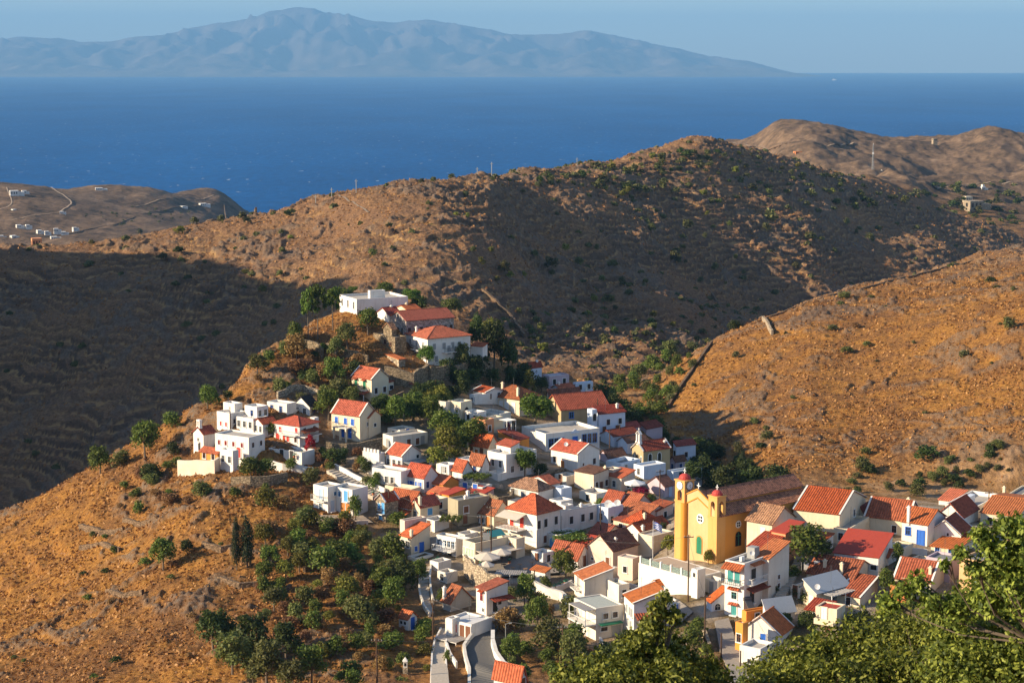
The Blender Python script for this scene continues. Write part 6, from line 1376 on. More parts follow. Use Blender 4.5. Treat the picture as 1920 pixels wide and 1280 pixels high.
# ------------------------------------------------------------------ far buildings
FG = 'white villas on the far coast'
def villa(px, py, wpx, hpx, label, wall='white', th=30, grp=None, y0=1500, boxes=2, name='villa', Y=None):
    p = hit(px, py, y0) if Y is None else (lambda d: Vector((d.x * Y, Y, CAMZ + d.z * Y)))(ray(px, py))
    k = p.y / F; t = thing(name, label, name.replace('_', ' '), p, math.radians(th), grp)
    W2, H2 = wpx * k, hpx * k
    m = MB(); m.box(-W2 / 2, -W2 * .3, -6, W2 * .1, W2 * .3, H2)
    if boxes > 1: m.box(W2 * .1, -W2 * .2, -6, W2 * .5, W2 * .28, H2 * .65)
    if boxes > 2: m.box(-W2 * .35, -W2 * .2, H2, -W2 * .05, W2 * .2, H2 * 1.5)
    m.build('wall', WALL[wall], t); m = MB()
    for i in range(3): m.box(-W2 * .42 + i * W2 * .17, -W2 * .3 - .15, H2 * .3, -W2 * .42 + i * W2 * .17 + W2 * .07, -W2 * .3 - .004, H2 * .75)
    m.build('window', GLASS, t); m = MB()
    m.box(-W2 / 2 - .1, -W2 * .1, H2 * .3, -W2 / 2 - .004, W2 * .05, H2 * .75); m.build('door', GLASS, t)
    return t
for i, (px, py, wp, hp) in enumerate([(32, 366, 26, 9), (48, 364, 14, 7), (190, 357, 22, 5), (118, 401, 12, 5), (28, 397, 12, 5), (38, 427, 15, 6), (54, 427, 12, 6), (76, 438, 14, 7), (90, 440, 12, 7), (108, 436, 14, 8), (122, 440, 14, 6), (105, 449, 20, 6), (5, 448, 14, 7), (28, 448, 16, 7), (142, 431, 12, 5), (5, 468, 14, 6), (384, 386, 20, 5), (345, 389, 14, 3)]):
    villa(px, py, wp, hp, 'tiny white villa scattered on the far coastal hills', grp=FG, th=random.uniform(10, 50))
villa(75, 466, 30, 20, 'salmon pink house standing on the ridge at the far left', 'salmon', 20, y0=600, boxes=1, name='pink_house', Y=800)
villa(1833, 392, 46, 16, 'large grey stone house on the plateau at the upper right', 'palestone', 15, boxes=2, y0=1300, name='stone_house'); villa(1818, 378, 22, 10, 'cream flat house just behind the grey plateau house', 'cream', 15, boxes=1, y0=1300, name='stone_house')
villa(1845, 358, 14, 8, 'white church-like cube among trees above the plateau house', 'white', 15, boxes=3, y0=1300, name='white_house'); villa(1896, 328, 18, 5, 'low white house at the right edge of the plateau', 'white', 10, boxes=1, y0=1300, name='white_house')
villa(1500, 290, 22, 6, 'reddish building site on the far brown hill', 'brick', 10, boxes=2, y0=1700, name='farm_house'); villa(1755, 264, 14, 4, 'small stone hut on the bare rocky far hill', 'palestone', 10, boxes=1, y0=1700, name='farm_house')
villa(1296, 346, 24, 6, 'low stone farm shed among bushes on the middle hill', 'ochre', 10, boxes=1, y0=700, name='farm_shed')
cp = hit(1653, 325, 1300); c_ = thing('chapel', 'tiny white chapel beside the lattice mast on the plateau', 'chapel', cp); k = cp.y / F; m = MB(); m.box(-2 * k, -2 * k, -3, 2 * k, 3 * k, 3.6 * k); m.build('wall', WALL['white'], c_); m = MB(); m.slab([(-2.2 * k, -2.1 * k, 3.6 * k), (-2.2 * k, 3.1 * k, 3.6 * k), (0, 3.1 * k, 6 * k), (0, -2.1 * k, 6 * k)], .2); m.slab([(2.2 * k, -2.1 * k, 3.6 * k), (2.2 * k, 3.1 * k, 3.6 * k), (0, 3.1 * k, 6 * k), (0, -2.1 * k, 6 * k)], .2); m.build('roof', WALL['white'], c_)
cp = hit(1636, 324, 1300); c_ = thing('antenna_mast', 'lattice radio mast standing on the plateau at the upper right', 'radio mast', cp); hm_ = 52 * cp.y / F; m = MB()
for i in range(9):
    z0, z1 = hm_ * i / 9, hm_ * (i + 1) / 9; r0, r1 = 1.3 * (1 - i / 11), 1.3 * (1 - (i + 1) / 11)
    for a in range(3):
        A = lambda r, z, a: (r * math.cos(a * 2.094), r * math.sin(a * 2.094), z)
        m.tube(A(r0, z0, a), A(r1, z1, a), .22, 4); m.tube(A(r0, z0, a), A(r1, z1, (a + 1) % 3), .13, 4)
m.build('lattice', PAINT['grey'], c_); m = MB(); m.tube((0, 0, hm_), (0, 0, hm_ * 1.06), .12, 5); m.tube((-.2, -1.2, hm_ * .7), (-.2, -1.5, hm_ * .7), .9, 10); m.build('antenna', PAINT['white'], c_)
for px, py, yt, lab in ((895, 330, 314, 'thin mast on the middle ridge, left of a pair'), (922, 326, 304, 'tallest thin mast on the middle ridge'), (668, 360, 336, 'lone thin pole on the left shoulder of the ridge'), (622, 372, 352, 'short pole by the track on the left shoulder'), (592, 384, 366, 'pole lowest on the left shoulder of the ridge'), (1082, 314, 296, 'thin pole on the ridge above the dark slope')):
    p = hit(px, py, 600); h = (py - yt) * p.y / F; r_ = thing('mast', lab, 'mast', p); m = MB(); m.tube((0, 0, -2), (0, 0, h), .16, 6); m.build('post', PAINT['grey'], r_); m = MB(); m.box(-.7, -.08, h - .9, .7, .08, h - .7); m.build('crossarm', PAINT['grey'], r_)
for px, py, lab in ((1564, 151, 'white ferry far out on the blue sea'), (1372, 139, 'tiny white ship below the island shore')):
    t_ = tan_of(py); Yb = CAMZ / t_ if t_ > 0 else 30000; Yb = min(Yb, 42000); d_ = ray(px, py); b_ = thing('ship', lab, 'ship', (d_.x * Yb, Yb, 0)); k = Yb / F; m = MB()
    m.face([(-4 * k, -.6 * k, -2), (4 * k, -.6 * k, -2), (5 * k, -.7 * k, 1.2 * k), (-4.2 * k, -.7 * k, 1.2 * k)]); m.face([(-4 * k, .6 * k, -2), (4 * k, .6 * k, -2), (5 * k, .7 * k, 1.2 * k), (-4.2 * k, .7 * k, 1.2 * k)]); m.face([(-4.2 * k, -.7 * k, 1.2 * k), (5 * k, -.7 * k, 1.2 * k), (5 * k, .7 * k, 1.2 * k), (-4.2 * k, .7 * k, 1.2 * k)]); m.face([(5 * k, -.7 * k, 1.2 * k), (4 * k, -.6 * k, -2), (4 * k, .6 * k, -2), (5 * k, .7 * k, 1.2 * k)])
    m.build('hull', PAINT['white'], b_); m = MB(); m.box(-3 * k, -.5 * k, 1.2 * k, 2.4 * k, .5 * k, 2.4 * k); m.box(-2.2 * k, -.3 * k, 2.4 * k, -1 * k, .3 * k, 3.2 * k); m.build('deckhouse', PAINT['white'], b_)

# tracks on the far hills
def track(name, pts, wpx, y0, mat):
    m = MB(); P_ = [hit(x, y, y0) for x, y in pts]; xs = np.arange(len(P_)); q = pchip(xs, np.array([[*p] for p in P_]), np.linspace(0, len(P_) - 1, (len(P_) - 1) * 10 + 1)); q = [Vector(p) for p in q]
    for p in q: p.z = ground_z(p.x, p.y) + .5
    c0 = q[0].copy()
    for a, b in zip(q[:-1], q[1:]):
        t = b - a; t.z = 0; t.normalize(); n = Vector((-t.y, t.x, 0)) * wpx * a.y / F
        m.face([a - n - c0, b - n - c0, b + n - c0, a + n - c0])
    o = m.build(name, mat); o.location = c0; o['kind'] = 'structure'
DIRT = mat_flat('pale_dirt_track', (.36, .27, .19), .95, .05, .3)
track('track', [(1335, 268), (1400, 274), (1480, 276), (1545, 268), (1600, 265)], 2.2, 1600, DIRT); track('track', [(1750, 352), (1800, 345), (1870, 350), (1910, 345)], 3, 1350, DIRT)
track('track', [(0, 395), (20, 385), (12, 352)], 1.2, 1600, DIRT); track('track', [(95, 348), (125, 372), (132, 385), (112, 398), (70, 405), (20, 415)], 1.4, 1600, DIRT); track('track', [(232, 388), (290, 378), (360, 372), (400, 366)], 1.0, 1600, DIRT); track('track', [(625, 366), (660, 380), (690, 396)], 2.0, 560, DIRT)
# pots on the terraces
POT = mat_flat('terracotta', (.42, .16, .08), .8, .1, .3)
fpn = None
for px, py in ((868, 926), (880, 930), (892, 932), (905, 928), (1036, 1012), (1044, 1020), (812, 1062), (820, 1058), (902, 1064), (955, 1060), (700, 932), (712, 936), (1206, 934), (1186, 928), (566, 858), (552, 862), (1040, 1108), (1050, 1104), (1060, 1100), (1424, 1212)):
    if fpn is None:
        fpn = thing('flower_pot', 'terracotta flower pot with a small green plant on a terrace', 'flower pot', gpt(px, py, .5), 0, 'flower pots on the village terraces')
        m = MB(); m.tube((0, 0, -.2), (0, 0, .4), .2, 10, r2=.28); m.build('pot', POT, fpn); m = MB()
        for i in range(26): a = random.uniform(0, 6.28); r0 = random.uniform(.1, .4); z = random.uniform(.4, 1.0); c = Vector((r0 * math.cos(a), r0 * math.sin(a), z)); d_ = Vector((random.uniform(-1, 1), random.uniform(-1, 1), random.uniform(0, 1))).normalized() * .16; e_ = d_.orthogonal().normalized() * .08; m.face([c - d_, c + e_, c + d_, c - e_])
        m.build('plant', PAINT['green'], fpn)
    else:
        q = fpn.copy(); COL.objects.link(q); q.location = gpt(px, py, .5)
        for c_ in fpn.children: e_ = c_.copy(); COL.objects.link(e_); e_.parent = q
# ------------------------------------------------------------------ plants
def mat_leaf(name, a, b, c, trans=0.38):
    w = NT(name); g = w.n('NewGeometry'); oi = w.n('ObjectInfo')
    r = w.ramp(g.outputs['Random Per Island'], [(0.0, a), (0.5, b), (1.0, c)])
    hs = w.n('HueSaturation'); w.l(r.outputs['Color'], hs.inputs['Color'])
    w.l(math_(w, 'ADD', math_(w, 'MULTIPLY', oi.outputs['Random'], 0.04), 0.48), hs.inputs['Hue']); w.l(math_(w, 'ADD', math_(w, 'MULTIPLY', oi.outputs['Random'], 0.6), 0.7), hs.inputs['Value'])
    w.l(hs.outputs['Color'], w.b.inputs['Base Color']); w.b.inputs['Roughness'].default_value = .6; w.b.inputs['Specular IOR Level'].default_value = .25
    tr = w.n('BsdfTranslucent'); w.l(hs.outputs['Color'], tr.inputs['Color']); mx = w.n('MixShader'); mx.inputs['Fac'].default_value = trans
    w.l(w.b.outputs['BSDF'], mx.inputs[1]); w.l(tr.outputs['BSDF'], mx.inputs[2]); w.l(mx.outputs['Shader'], w.out.inputs['Surface'])
    return w.m
LEAF = {'green': mat_leaf('green_leaves', (.050, .080, .012), (.105, .145, .022), (.19, .215, .040)), 'olive': mat_leaf('olive_leaves', (.070, .082, .020), (.125, .135, .034), (.205, .20, .060)),
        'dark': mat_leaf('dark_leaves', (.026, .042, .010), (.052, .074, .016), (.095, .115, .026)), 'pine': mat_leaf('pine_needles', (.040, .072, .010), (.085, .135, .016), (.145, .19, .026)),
        'yellow': mat_leaf('yellow_green_leaves', (.10, .11, .014), (.17, .165, .024), (.25, .22, .045)), 'dry': mat_leaf('dry_brown_leaves', (.14, .072, .028), (.24, .125, .048), (.36, .20, .08)),
        'red': mat_leaf('crimson_bracts', (.18, .008, .028), (.30, .016, .045), (.40, .035, .08)), 'oak': mat_leaf('oak_leaves', (.034, .050, .006), (.10, .122, .014), (.31, .32, .05), .3), 'scrub': mat_leaf('scrub_leaves', (.065, .070, .022), (.105, .105, .034), (.17, .155, .055)),
        'straw': mat_leaf('straw', (.20, .090, .024), (.36, .175, .045), (.56, .32, .10), .3)}
BARK = mat_flat('bark', (.15, .115, .085), .9, .1, .4)


def leaf_mesh(name, cen, nrm, size, mat, elong=1.6, fold=0.0):
    """one small quad per leaf clump, spread through the crown"""
    n = len(cen); t = RNG.normal(size=(n, 3)); t -= (t * nrm).sum(1)[:, None] * nrm; t /= np.linalg.norm(t, axis=1)[:, None] + 1e-9
    b = np.cross(nrm, t); s = (size * RNG.uniform(.6, 1.3, n))[:, None]
    a = t * s * elong / 2; c = b * s / 2
    v = np.stack([cen - a, cen + c - a * .1 + nrm * s * fold, cen + a, cen - c - a * .1 + nrm * s * fold], 1).reshape(-1, 3).astype(np.float32)
    me = bpy.data.meshes.new(name); me.vertices.add(4 * n); me.vertices.foreach_set('co', v.ravel())
    me.loops.add(4 * n); me.loops.foreach_set('vertex_index', np.arange(4 * n, dtype=np.int32)); me.polygons.add(n); me.polygons.foreach_set('loop_start', np.arange(0, 4 * n, 4, dtype=np.int32))
    me.update(calc_edges=True); me.materials.append(mat); return me


def cloud(blobs, n, lo=.55, hi=1.06, flat=.5):
    bl = np.array(blobs, float); vol = (bl[:, 3] * bl[:, 4] * bl[:, 5]) ** .67; k = RNG.choice(len(bl), n, p=vol / vol.sum())
    d = RNG.normal(size=(n, 3)); d /= np.linalg.norm(d, axis=1)[:, None]
    d[:, 2] = np.where((d[:, 2] < -.3) & (RNG.random(n) < .6), -d[:, 2], d[:, 2])
    lump = 1 + .22 * np.sin(d[:, 0] * 5 + k * 1.7) * np.sin(d[:, 1] * 5 + k) + .12 * np.sin(d[:, 2] * 9 + k * 2.3)
    r = RNG.uniform(lo, hi, n) * lump
    p = bl[k, :3] + d * bl[k, 3:6] * r[:, None]
    nr = d + RNG.normal(size=(n, 3)) * flat; nr /= np.linalg.norm(nr, axis=1)[:, None]
    return p, nr


def rblobs(n, rad, z0, z1, r0, r1, top=.5, sq=1.0):
    out = []
    for i in range(n):
        a = 2.399 * i + RNG.uniform(-.4, .4); q = (i + .5) / n; z = z0 + (z1 - z0) * q
        rr = rad * math.sqrt(RNG.uniform(.15, 1)) * (1 - top * q); r = RNG.uniform(r0, r1)
        out.append((rr * math.cos(a), rr * math.sin(a), z, r, r, r * sq))
    return out


def limbs(name, blobs, zt, r=.035, lean=0.0):
    m = MB(); m.tube((0, 0, -.12), (lean * .4, 0, zt * .55), r, 7, r2=r * .8); m.tube((lean * .4, 0, zt * .55), (lean, 0, zt), r * .8, 7, r2=r * .6)
    for b in blobs[:: max(1, len(blobs) // 7)]:
        m.tube((lean, 0, zt * .93), (b[0], b[1], b[2]), r * .42, 5, r2=r * .12)
    me = m.mesh(name); me.materials.append(BARK); return me


PROTO = {}
def proto(key, variants):
    PROTO[key] = variants
def mk(kind, mat, var, blobs, n, size, zt, elong=1.6, r=.035, lo=.55, flat=.6, trunk=True, lean=0.0):
    p, nr = cloud(blobs, n, lo, flat=flat)
    p[:, 2] = np.maximum(p[:, 2], 0.0)
    return (leaf_mesh('crown', p, nr, size, LEAF[mat], elong), limbs('trunk', blobs, zt, r, lean) if trunk else None)
for mt in ('green', 'dark', 'olive', 'yellow', 'dry', 'scrub'):
    PROTO['bush_' + mt] = [mk('bush', mt, v, rblobs(8, .34, .18, .72, .18, .30, .6), 1100, .062, .2, r=.02) for v in range(3)]
    PROTO['small_' + mt] = [mk('small', mt, v, rblobs(6, .34, .22, .66, .20, .32, .6), 420, .10, .2, trunk=False) for v in range(3)]
for mt in ('green', 'dark', 'olive', 'yellow', 'dry'):
    PROTO['tree_' + mt] = [mk('tree', mt, v, rblobs(11, .40, .36, .88, .14, .24, .55), 1700, .050, .42, lean=RNG.uniform(-.06, .06)) for v in range(3)]
PROTO['umbrella'] = [mk('umbrella', 'pine', v, rblobs(18, .40, .44, .84, .14, .20, .55, .85), 3600, .038, .42, r=.03, lo=.6) for v in range(2)]
PROTO['tallpine'] = [mk('tallpine', 'pine', v, rblobs(12, .34, .52, .95, .08, .16, .45, .7), 1500, .040, .80, r=.022, lo=.3, flat=.9) for v in range(3)]
PROTO['conifer'] = [mk('conifer', 'yellow', v, rblobs(12, .34, .15, .92, .10, .18, .85), 1500, .045, .8, r=.03) for v in range(1)]
LEAF['cypress'] = mat_leaf('cypress_sprays', (.010, .018, .006), (.020, .034, .010), (.04, .055, .016), .1)
PROTO['cypress'] = [mk('cypress', 'cypress', v, [(RNG.uniform(-.08, .08), RNG.uniform(-.08, .08), z, .40 * w_, .40 * w_, .10) for z, w_ in zip(np.linspace(.15, .93, 14), [.75, .95, 1, 1, 1, 1, .98, .95, .9, .82, .72, .6, .45, .25])], 3800, .032, .3, r=.05, lo=.8, flat=.35) for v in range(2)]
PROTO['flower'] = [mk('flower', 'red', v, rblobs(8, .40, .25, .8, .12, .22, .5), 1000, .06, .2, r=.015) for v in range(2)]
PROTO['vine'] = [mk('vine', 'green', v, [(x, y, .8, .14, .14, .16) for x in np.linspace(-.4, .4, 6) for y in np.linspace(-.4, .4, 4)], 1500, .05, .8, r=.012, lo=.2) for v in range(2)]
for mt in ('olive', 'scrub', 'yellow', 'dark'):
    PROTO['far_' + mt] = [mk('far', mt, v, rblobs(5, .33, .25, .68, .2, .32, .5), 170, .15, .2, trunk=False) for v in range(3)]

def T(kind, px, pyb, hpx, wpx, label, group=None, dz=0.0, Y=None, name=None, y0=150.0):
    v = random.choice(PROTO[kind]); p = hit(px, pyb, y0) if Y is None else (lambda d: Vector((d.x * Y, Y, CAMZ + d.z * Y)))(ray(px, pyb))
    k = p.y / F * CP; p.z += dz
    nm = name or {'umbrella': 'pine_tree', 'tallpine': 'pine_tree', 'conifer': 'conifer_tree', 'cypress': 'cypress_tree', 'flower': 'bougainvillea', 'vine': 'vine'}.get(kind) or {'bush': 'bush', 'small': 'shrub', 'tree': 'tree', 'far': 'shrub'}[kind.split('_')[0]]
    cat = {'pine_tree': 'tree', 'conifer_tree': 'tree', 'cypress_tree': 'tree', 'bougainvillea': 'flowering plant'}.get(nm, nm)
    if v[1] is None:
        o = bpy.data.objects.new(nm, v[0]); COL.objects.link(o); o.location = p; tag(o, label, cat, group)
        o.rotation_euler = (0, 0, random.uniform(0, 6.28)); o.scale = (wpx * k, wpx * k, hpx * k); return o
    r_ = thing(nm, label, cat, p, random.uniform(0, 6.28), group, (wpx * k, wpx * k, hpx * k))
    for n_, me in (('crown', v[0]), ('trunk', v[1])):
        o = bpy.data.objects.new(n_, me); COL.objects.link(o); o.parent = r_
    return r_

# single trees one can point to
for a in [
 ('tallpine', 578, 632, 92, 56, 'leftmost tall pine with bare trunk on the hilltop'), ('tallpine', 596, 631, 96, 58, 'tall pine with two pale trunks beside the leftmost hilltop pine'), ('tallpine', 624, 616, 80, 60, 'dark tall pine standing against the white hilltop building'),
 ('umbrella', 640, 582, 46, 52, 'yellow-green pine behind the left end of the hilltop building'), ('umbrella', 664, 560, 24, 40, 'low pine top just behind the hilltop building'), ('umbrella', 724, 556, 28, 44, 'pine peeping over the roof hut of the hilltop building'), ('umbrella', 772, 572, 32, 48, 'yellow-green pine at the right end of the hilltop building'),
 ('tree_dark', 786, 588, 34, 42, 'dark bushy tree right of the hilltop building'), ('tree_green', 690, 626, 50, 52, 'leafy green tree in front of the hilltop building'), ('tree_green', 846, 592, 34, 52, 'rounded tree behind the long stone building'),
 ('tree_dark', 926, 694, 98, 62, 'tallest dark tree behind the big white mansion'), ('tree_yellow', 920, 630, 34, 52, 'sunlit yellow-green tree top above the dark trees'), ('tree_dark', 893, 664, 74, 40, 'dark slim tree touching the right end of the stone building'), ('tree_dark', 952, 702, 70, 48, 'dark tree right of the tallest dark tree'), ('bush_dark', 984, 716, 44, 44, 'dark bush at the shaded end of the mansion wall'),
 ('umbrella', 800, 690, 44, 42, 'bright round tree in front of the mansion'), ('tree_olive', 868, 700, 58, 44, 'silvery green tree before the mansion balcony'), ('bush_dark', 838, 708, 42, 48, 'dark ivy bush below the mansion windows'), ('bush_dark', 893, 712, 52, 52, 'dark ivy bush at the right of the mansion wall'), ('bush_dark', 862, 722, 34, 54, 'low dark bush on top of the tall stone wall'),
 ('tree_olive', 652, 654, 50, 50, 'grey-green tree with a visible trunk on the hilltop slope'), ('tree_green', 628, 722, 54, 54, 'green tree left of the house with green shutters'), ('bush_dark', 665, 704, 34, 44, 'dark bush above the house with green shutters'), ('bush_dry', 560, 700, 34, 60, 'brownish shrub on the bare hilltop slope'),
 ('tree_olive', 482, 704, 42, 48, 'grey-green tree at the cliff edge left of the hilltop'), ('bush_green', 552, 640, 42, 40, 'green bush below the leftmost hilltop pine'), ('bush_olive', 533, 668, 34, 30, 'olive bush at the left brow of the hilltop'), ('bush_green', 505, 680, 28, 30, 'green bush beside the cliff edge tree'),
 ('tree_green', 616, 786, 58, 58, 'green tree between the two left house clusters'), ('bush_yellow', 645, 735, 28, 42, 'yellow-green prickly pear thicket above the columned house'), ('bush_olive', 610, 742, 24, 30, 'grey prickly pear clump on the slope'),
 ('tree_green', 390, 768, 48, 52, 'rounded green tree on the skyline left of the cluster'), ('bush_green', 428, 750, 22, 28, 'small bush on the skyline right of the rounded tree'), ('tree_green', 272, 858, 74, 68, 'big green tree on the left skyline'), ('bush_dark', 285, 900, 38, 54, 'dark bush under the big left skyline tree'), ('tree_green', 188, 888, 54, 50, 'green tree furthest left on the skyline'), ('bush_olive', 226, 874, 36, 44, 'olive bush between the two left skyline trees'), ('bush_green', 322, 800, 32, 50, 'green bush on the skyline above the bell cote house'), ('bush_dark', 325, 852, 28, 34, 'dark bush left of the bell cote house'),
 ('bush_green', 512, 812, 26, 26, 'leafy vine bush before the small red roof'), ('bush_green', 470, 894, 44, 56, 'dense green bush below the white cluster'), ('bush_green', 500, 888, 34, 44, 'green bush under the white terrace wall'), ('flower', 581, 852, 42, 26, 'crimson bougainvillea beside the red-shutter house'), ('bush_green', 545, 880, 26, 34, 'small garden bush below the red-shutter house'),
 ('tree_green', 742, 800, 60, 56, 'green tree right of the columned cream house'), ('tree_green', 776, 792, 56, 58, 'green tree in the gardens left of the arched house'), ('tree_dark', 716, 776, 40, 44, 'darker tree behind the columned cream house'), ('tree_green', 806, 800, 60, 56, 'tall green tree by the arched cream house'), ('bush_green', 838, 836, 54, 60, 'bushy green tree below the arched cream house'), ('bush_green', 866, 846, 46, 44, 'round bush beside the garden steps'), ('bush_yellow', 820, 872, 42, 62, 'yellowing hedge bush above the white house'), ('bush_yellow', 852, 862, 28, 44, 'yellow-green bush at the cream terrace house'), ('bush_dark', 770, 770, 34, 60, 'dark hedge below the little stone hut'), ('bush_dark', 815, 742, 36, 54, 'dark bush under the shaded mansion wall'),
 ('conifer', 990, 738, 46, 44, 'sunlit yellow-green conifer at the saddle'), ('tree_dark', 1015, 736, 30, 36, 'dark tree behind the sunlit conifer'), ('umbrella', 1004, 802, 66, 90, 'biggest umbrella pine in the village centre'), ('umbrella', 984, 896, 58, 60, 'smaller round pine below the school'), ('bush_dark', 1015, 892, 28, 40, 'dark bush at the ruined wall by the round pine'), ('vine', 894, 912, 26, 46, 'green vine over the terrace with blue pots'),
 ('flower', 1200, 936, 28, 44, 'crimson bougainvillea on the parasol terrace'), ('flower', 952, 806, 16, 14, 'small magenta flowers on the white pergola'), ('tree_green', 1060, 1090, 62, 60, 'leafy plane tree right of the taverna'), ('vine', 1068, 1030, 34, 70, 'dark vine over the courtyard pergola'), ('vine', 846, 994, 30, 42, 'dark vine beside the olive grey house'),
 ('tree_green', 666, 976, 48, 36, 'green tree in front of the large white modern house'), ('bush_green', 748, 986, 32, 48, 'bushy vine in front of the patched red roof'), ('tree_yellow', 1252, 1040, 40, 34, 'sparse tree at the foot of the clock tower'), ('tree_yellow', 1328, 1058, 30, 28, 'small tree right of the green church door'), ('tree_green', 1512, 1066, 84, 98, 'biggest leafy tree in front of the large cream house'),
 ('bush_dark', 1540, 1040, 36, 50, 'dark bush under the biggest leafy tree'), ('bush_green', 1490, 1082, 26, 30, 'green bush by the narrow steps'), ('tree_green', 1683, 1064, 48, 30, 'slim green tree beside the green awning'), ('tree_green', 1660, 1116, 54, 44, 'green tree right of the rusty long roof'), ('bush_green', 1605, 1112, 22, 26, 'bush between the two rusty roofs'), ('bush_dark', 1515, 1178, 42, 44, 'dark round bush left of the balcony house'), ('bush_green', 1310, 1190, 40, 44, 'green bush at the white cube with blue door'), ('bush_green', 1300, 1215, 50, 54, 'green bush on the lane corner'),
 ('cypress', 444, 1068, 110, 22, 'slimmer of the two cypresses on the golden slope'), ('cypress', 464, 1064, 104, 36, 'fuller of the two cypresses on the golden slope'), ('tree_green', 306, 1068, 66, 62, 'dark green tree alone on the golden slope'), ('bush_dark', 350, 1034, 28, 34, 'bluish dark bush right of the lone slope tree'), ('bush_green', 272, 1060, 18, 30, 'low bush left of the lone slope tree'),
 ('cypress', 1392, 890, 48, 24, 'single cypress in the shaded gully'), ('bush_scrub', 1384, 852, 28, 30, 'round grey-green bush on the right slope above the gully'), ('bush_scrub', 1438, 828, 25, 34, 'wider grey-green bush higher on the right slope'), ('bush_olive', 1892, 618, 28, 32, 'lone bush near the right edge of the right hill'), ('small_olive', 1587, 662, 16, 30, 'low grey bush in the middle of the right hill'), ('bush_dark', 1378, 618, 22, 32, 'dark bush at the foot of the right hill'), ('bush_olive', 1584, 560, 16, 34, 'bush on the crest of the right hill'),
 ('tree_dark', 400, 1216, 80, 76, 'big dark tree at the edge of the bottom left thicket'), ('tree_olive', 436, 1262, 84, 84, 'grey olive tree left in the bottom thicket'), ('tree_dark', 474, 1228, 84, 86, 'dark round tree in the middle of the bottom thicket'), ('tree_olive', 500, 1288, 96, 92, 'large grey olive tree at the bottom edge'), ('tree_dark', 536, 1236, 76, 74, 'dark tree at the right of the bottom thicket'), ('tree_green', 584, 1284, 80, 76, 'bright green tree at the bottom edge'), ('tree_olive', 548, 1296, 64, 66, 'small grey tree at the bottom edge beside the bright one'), ('bush_dark', 660, 1276, 48, 56, 'round dark fig bush near the bottom pole'),
 ('tree_dark', 760, 1118, 70, 60, 'dark green tree left of the stepped path'), ('tree_green', 738, 1148, 70, 62, 'green tree below the dark one at the stepped path'), ('tree_green', 784, 1100, 56, 46, 'light green tree under the blue-door house'), ('bush_green', 736, 1216, 40, 74, 'vine-like green bush under the garden shed'), ('bush_green', 792, 1204, 42, 50, 'green bush right of the garden shed'), ('tree_green', 830, 1130, 28, 28, 'small tree by the rusty barn'),
 ('tree_green', 984, 1140, 68, 50, 'green tree below the slatted canopy'), ('tree_green', 1008, 1186, 74, 62, 'green tree on the bank right of the road'), ('bush_dry', 958, 1178, 50, 50, 'dry brown bush above the road bend'), ('tree_olive', 1032, 1236, 84, 76, 'grey-green olive tree right of the road'), ('bush_green', 925, 1146, 34, 34, 'green bush beside the narrow tall white house'), ('tree_olive', 1072, 1262, 84, 70, 'grey olive tree by the roadside bush pole'), ('bush_green', 985, 1230, 36, 44, 'green bush beside the whitewashed bank'), ('tree_dark', 1140, 1262, 62, 66, 'dark tree under the wide cream house'), ('bush_green', 838, 1242, 30, 20, 'narrow green bush beside the lower steps'),
 ('bush_green', 678, 880, 30, 30, 'green bush left of the battlemented terrace'), ('bush_dark', 625, 868, 34, 56, 'dark bush under the columned cream house wall'), ('bush_green', 706, 905, 24, 22, 'small bush by the white ramp'), ('tree_green', 1145, 770, 46, 40, 'dark green tree at the right end of the wide red roof'),
]: T(*a)

def scatter(poly, n, kinds, hr, wr, label, group, mind=10, y0=150.0, name=None):
    xs = [p[0] for p in poly]; ys = [p[1] for p in poly]; pts = []; tries = 0
    def inside(x, y):
        c = False; j = len(poly) - 1
        for i in range(len(poly)):
            (xi, yi), (xj, yj) = poly[i], poly[j]
            if (yi > y) != (yj > y) and x < (xj - xi) * (y - yi) / (yj - yi) + xi: c = not c
            j = i
        return c
    while len(pts) < n and tries < n * 60:
        tries += 1; x, y = random.uniform(min(xs), max(xs)), random.uniform(min(ys), max(ys))
        if not inside(x, y) or any(abs(x - a) < mind and abs(y - b) < mind * .6 for a, b in pts): continue
        pts.append((x, y))
    for x, y in pts:
        h = random.uniform(*hr) * random.choice((.75, 1, 1, 1.25)); T(random.choice(kinds), x, y, h, h * random.uniform(*wr), label, group, y0=y0, name=name)
    return pts
scatter([(790, 770), (835, 760), (900, 845), (880, 870), (820, 860)], 10, ['tree_green', 'bush_green', 'tree_yellow', 'tree_green'], (34, 52), (.95, 1.2), 'green tree in the terraced orchard left of the arched cream house', 'orchard trees in the village centre', 14)
scatter([(700, 770), (800, 745), (830, 770), (770, 800), (720, 800)], 8, ['tree_green', 'tree_dark', 'bush_green'], (34, 48), (.95, 1.2), 'green tree in the hedge between columned house and arched house', 'hedge trees in the village', 14)
scatter([(600, 850), (720, 850), (700, 920), (640, 930), (600, 890)], 12, ['bush_green', 'bush_dark', 'bush_dry', 'bush_olive'], (18, 32), (1, 1.4), 'bush on the rocky bank under the columned cream house', 'bushes under the columned house', 12)
scatter([(560, 660), (700, 650), (660, 770), (600, 790), (480, 720)], 14, ['bush_olive', 'bush_green', 'tree_olive', 'bush_dry'], (26, 42), (1, 1.3), 'olive-green bush on the dry slope above the left cluster', 'bushes above the left cluster', 16)
scatter([(900, 950), (1240, 900), (1260, 1040), (1000, 1110), (900, 1090)], 16, ['bush_green', 'bush_dark', 'vine'], (12, 22), (1, 1.5), 'small green garden bush between the village houses', 'garden bushes in the village', 18)
scatter([(1380, 1040), (1700, 1030), (1700, 1150), (1480, 1180), (1400, 1120)], 16, ['bush_green', 'bush_dark', 'tree_green'], (16, 30), (1, 1.4), 'small green bush between the right-hand houses', 'garden bushes on the right', 18)
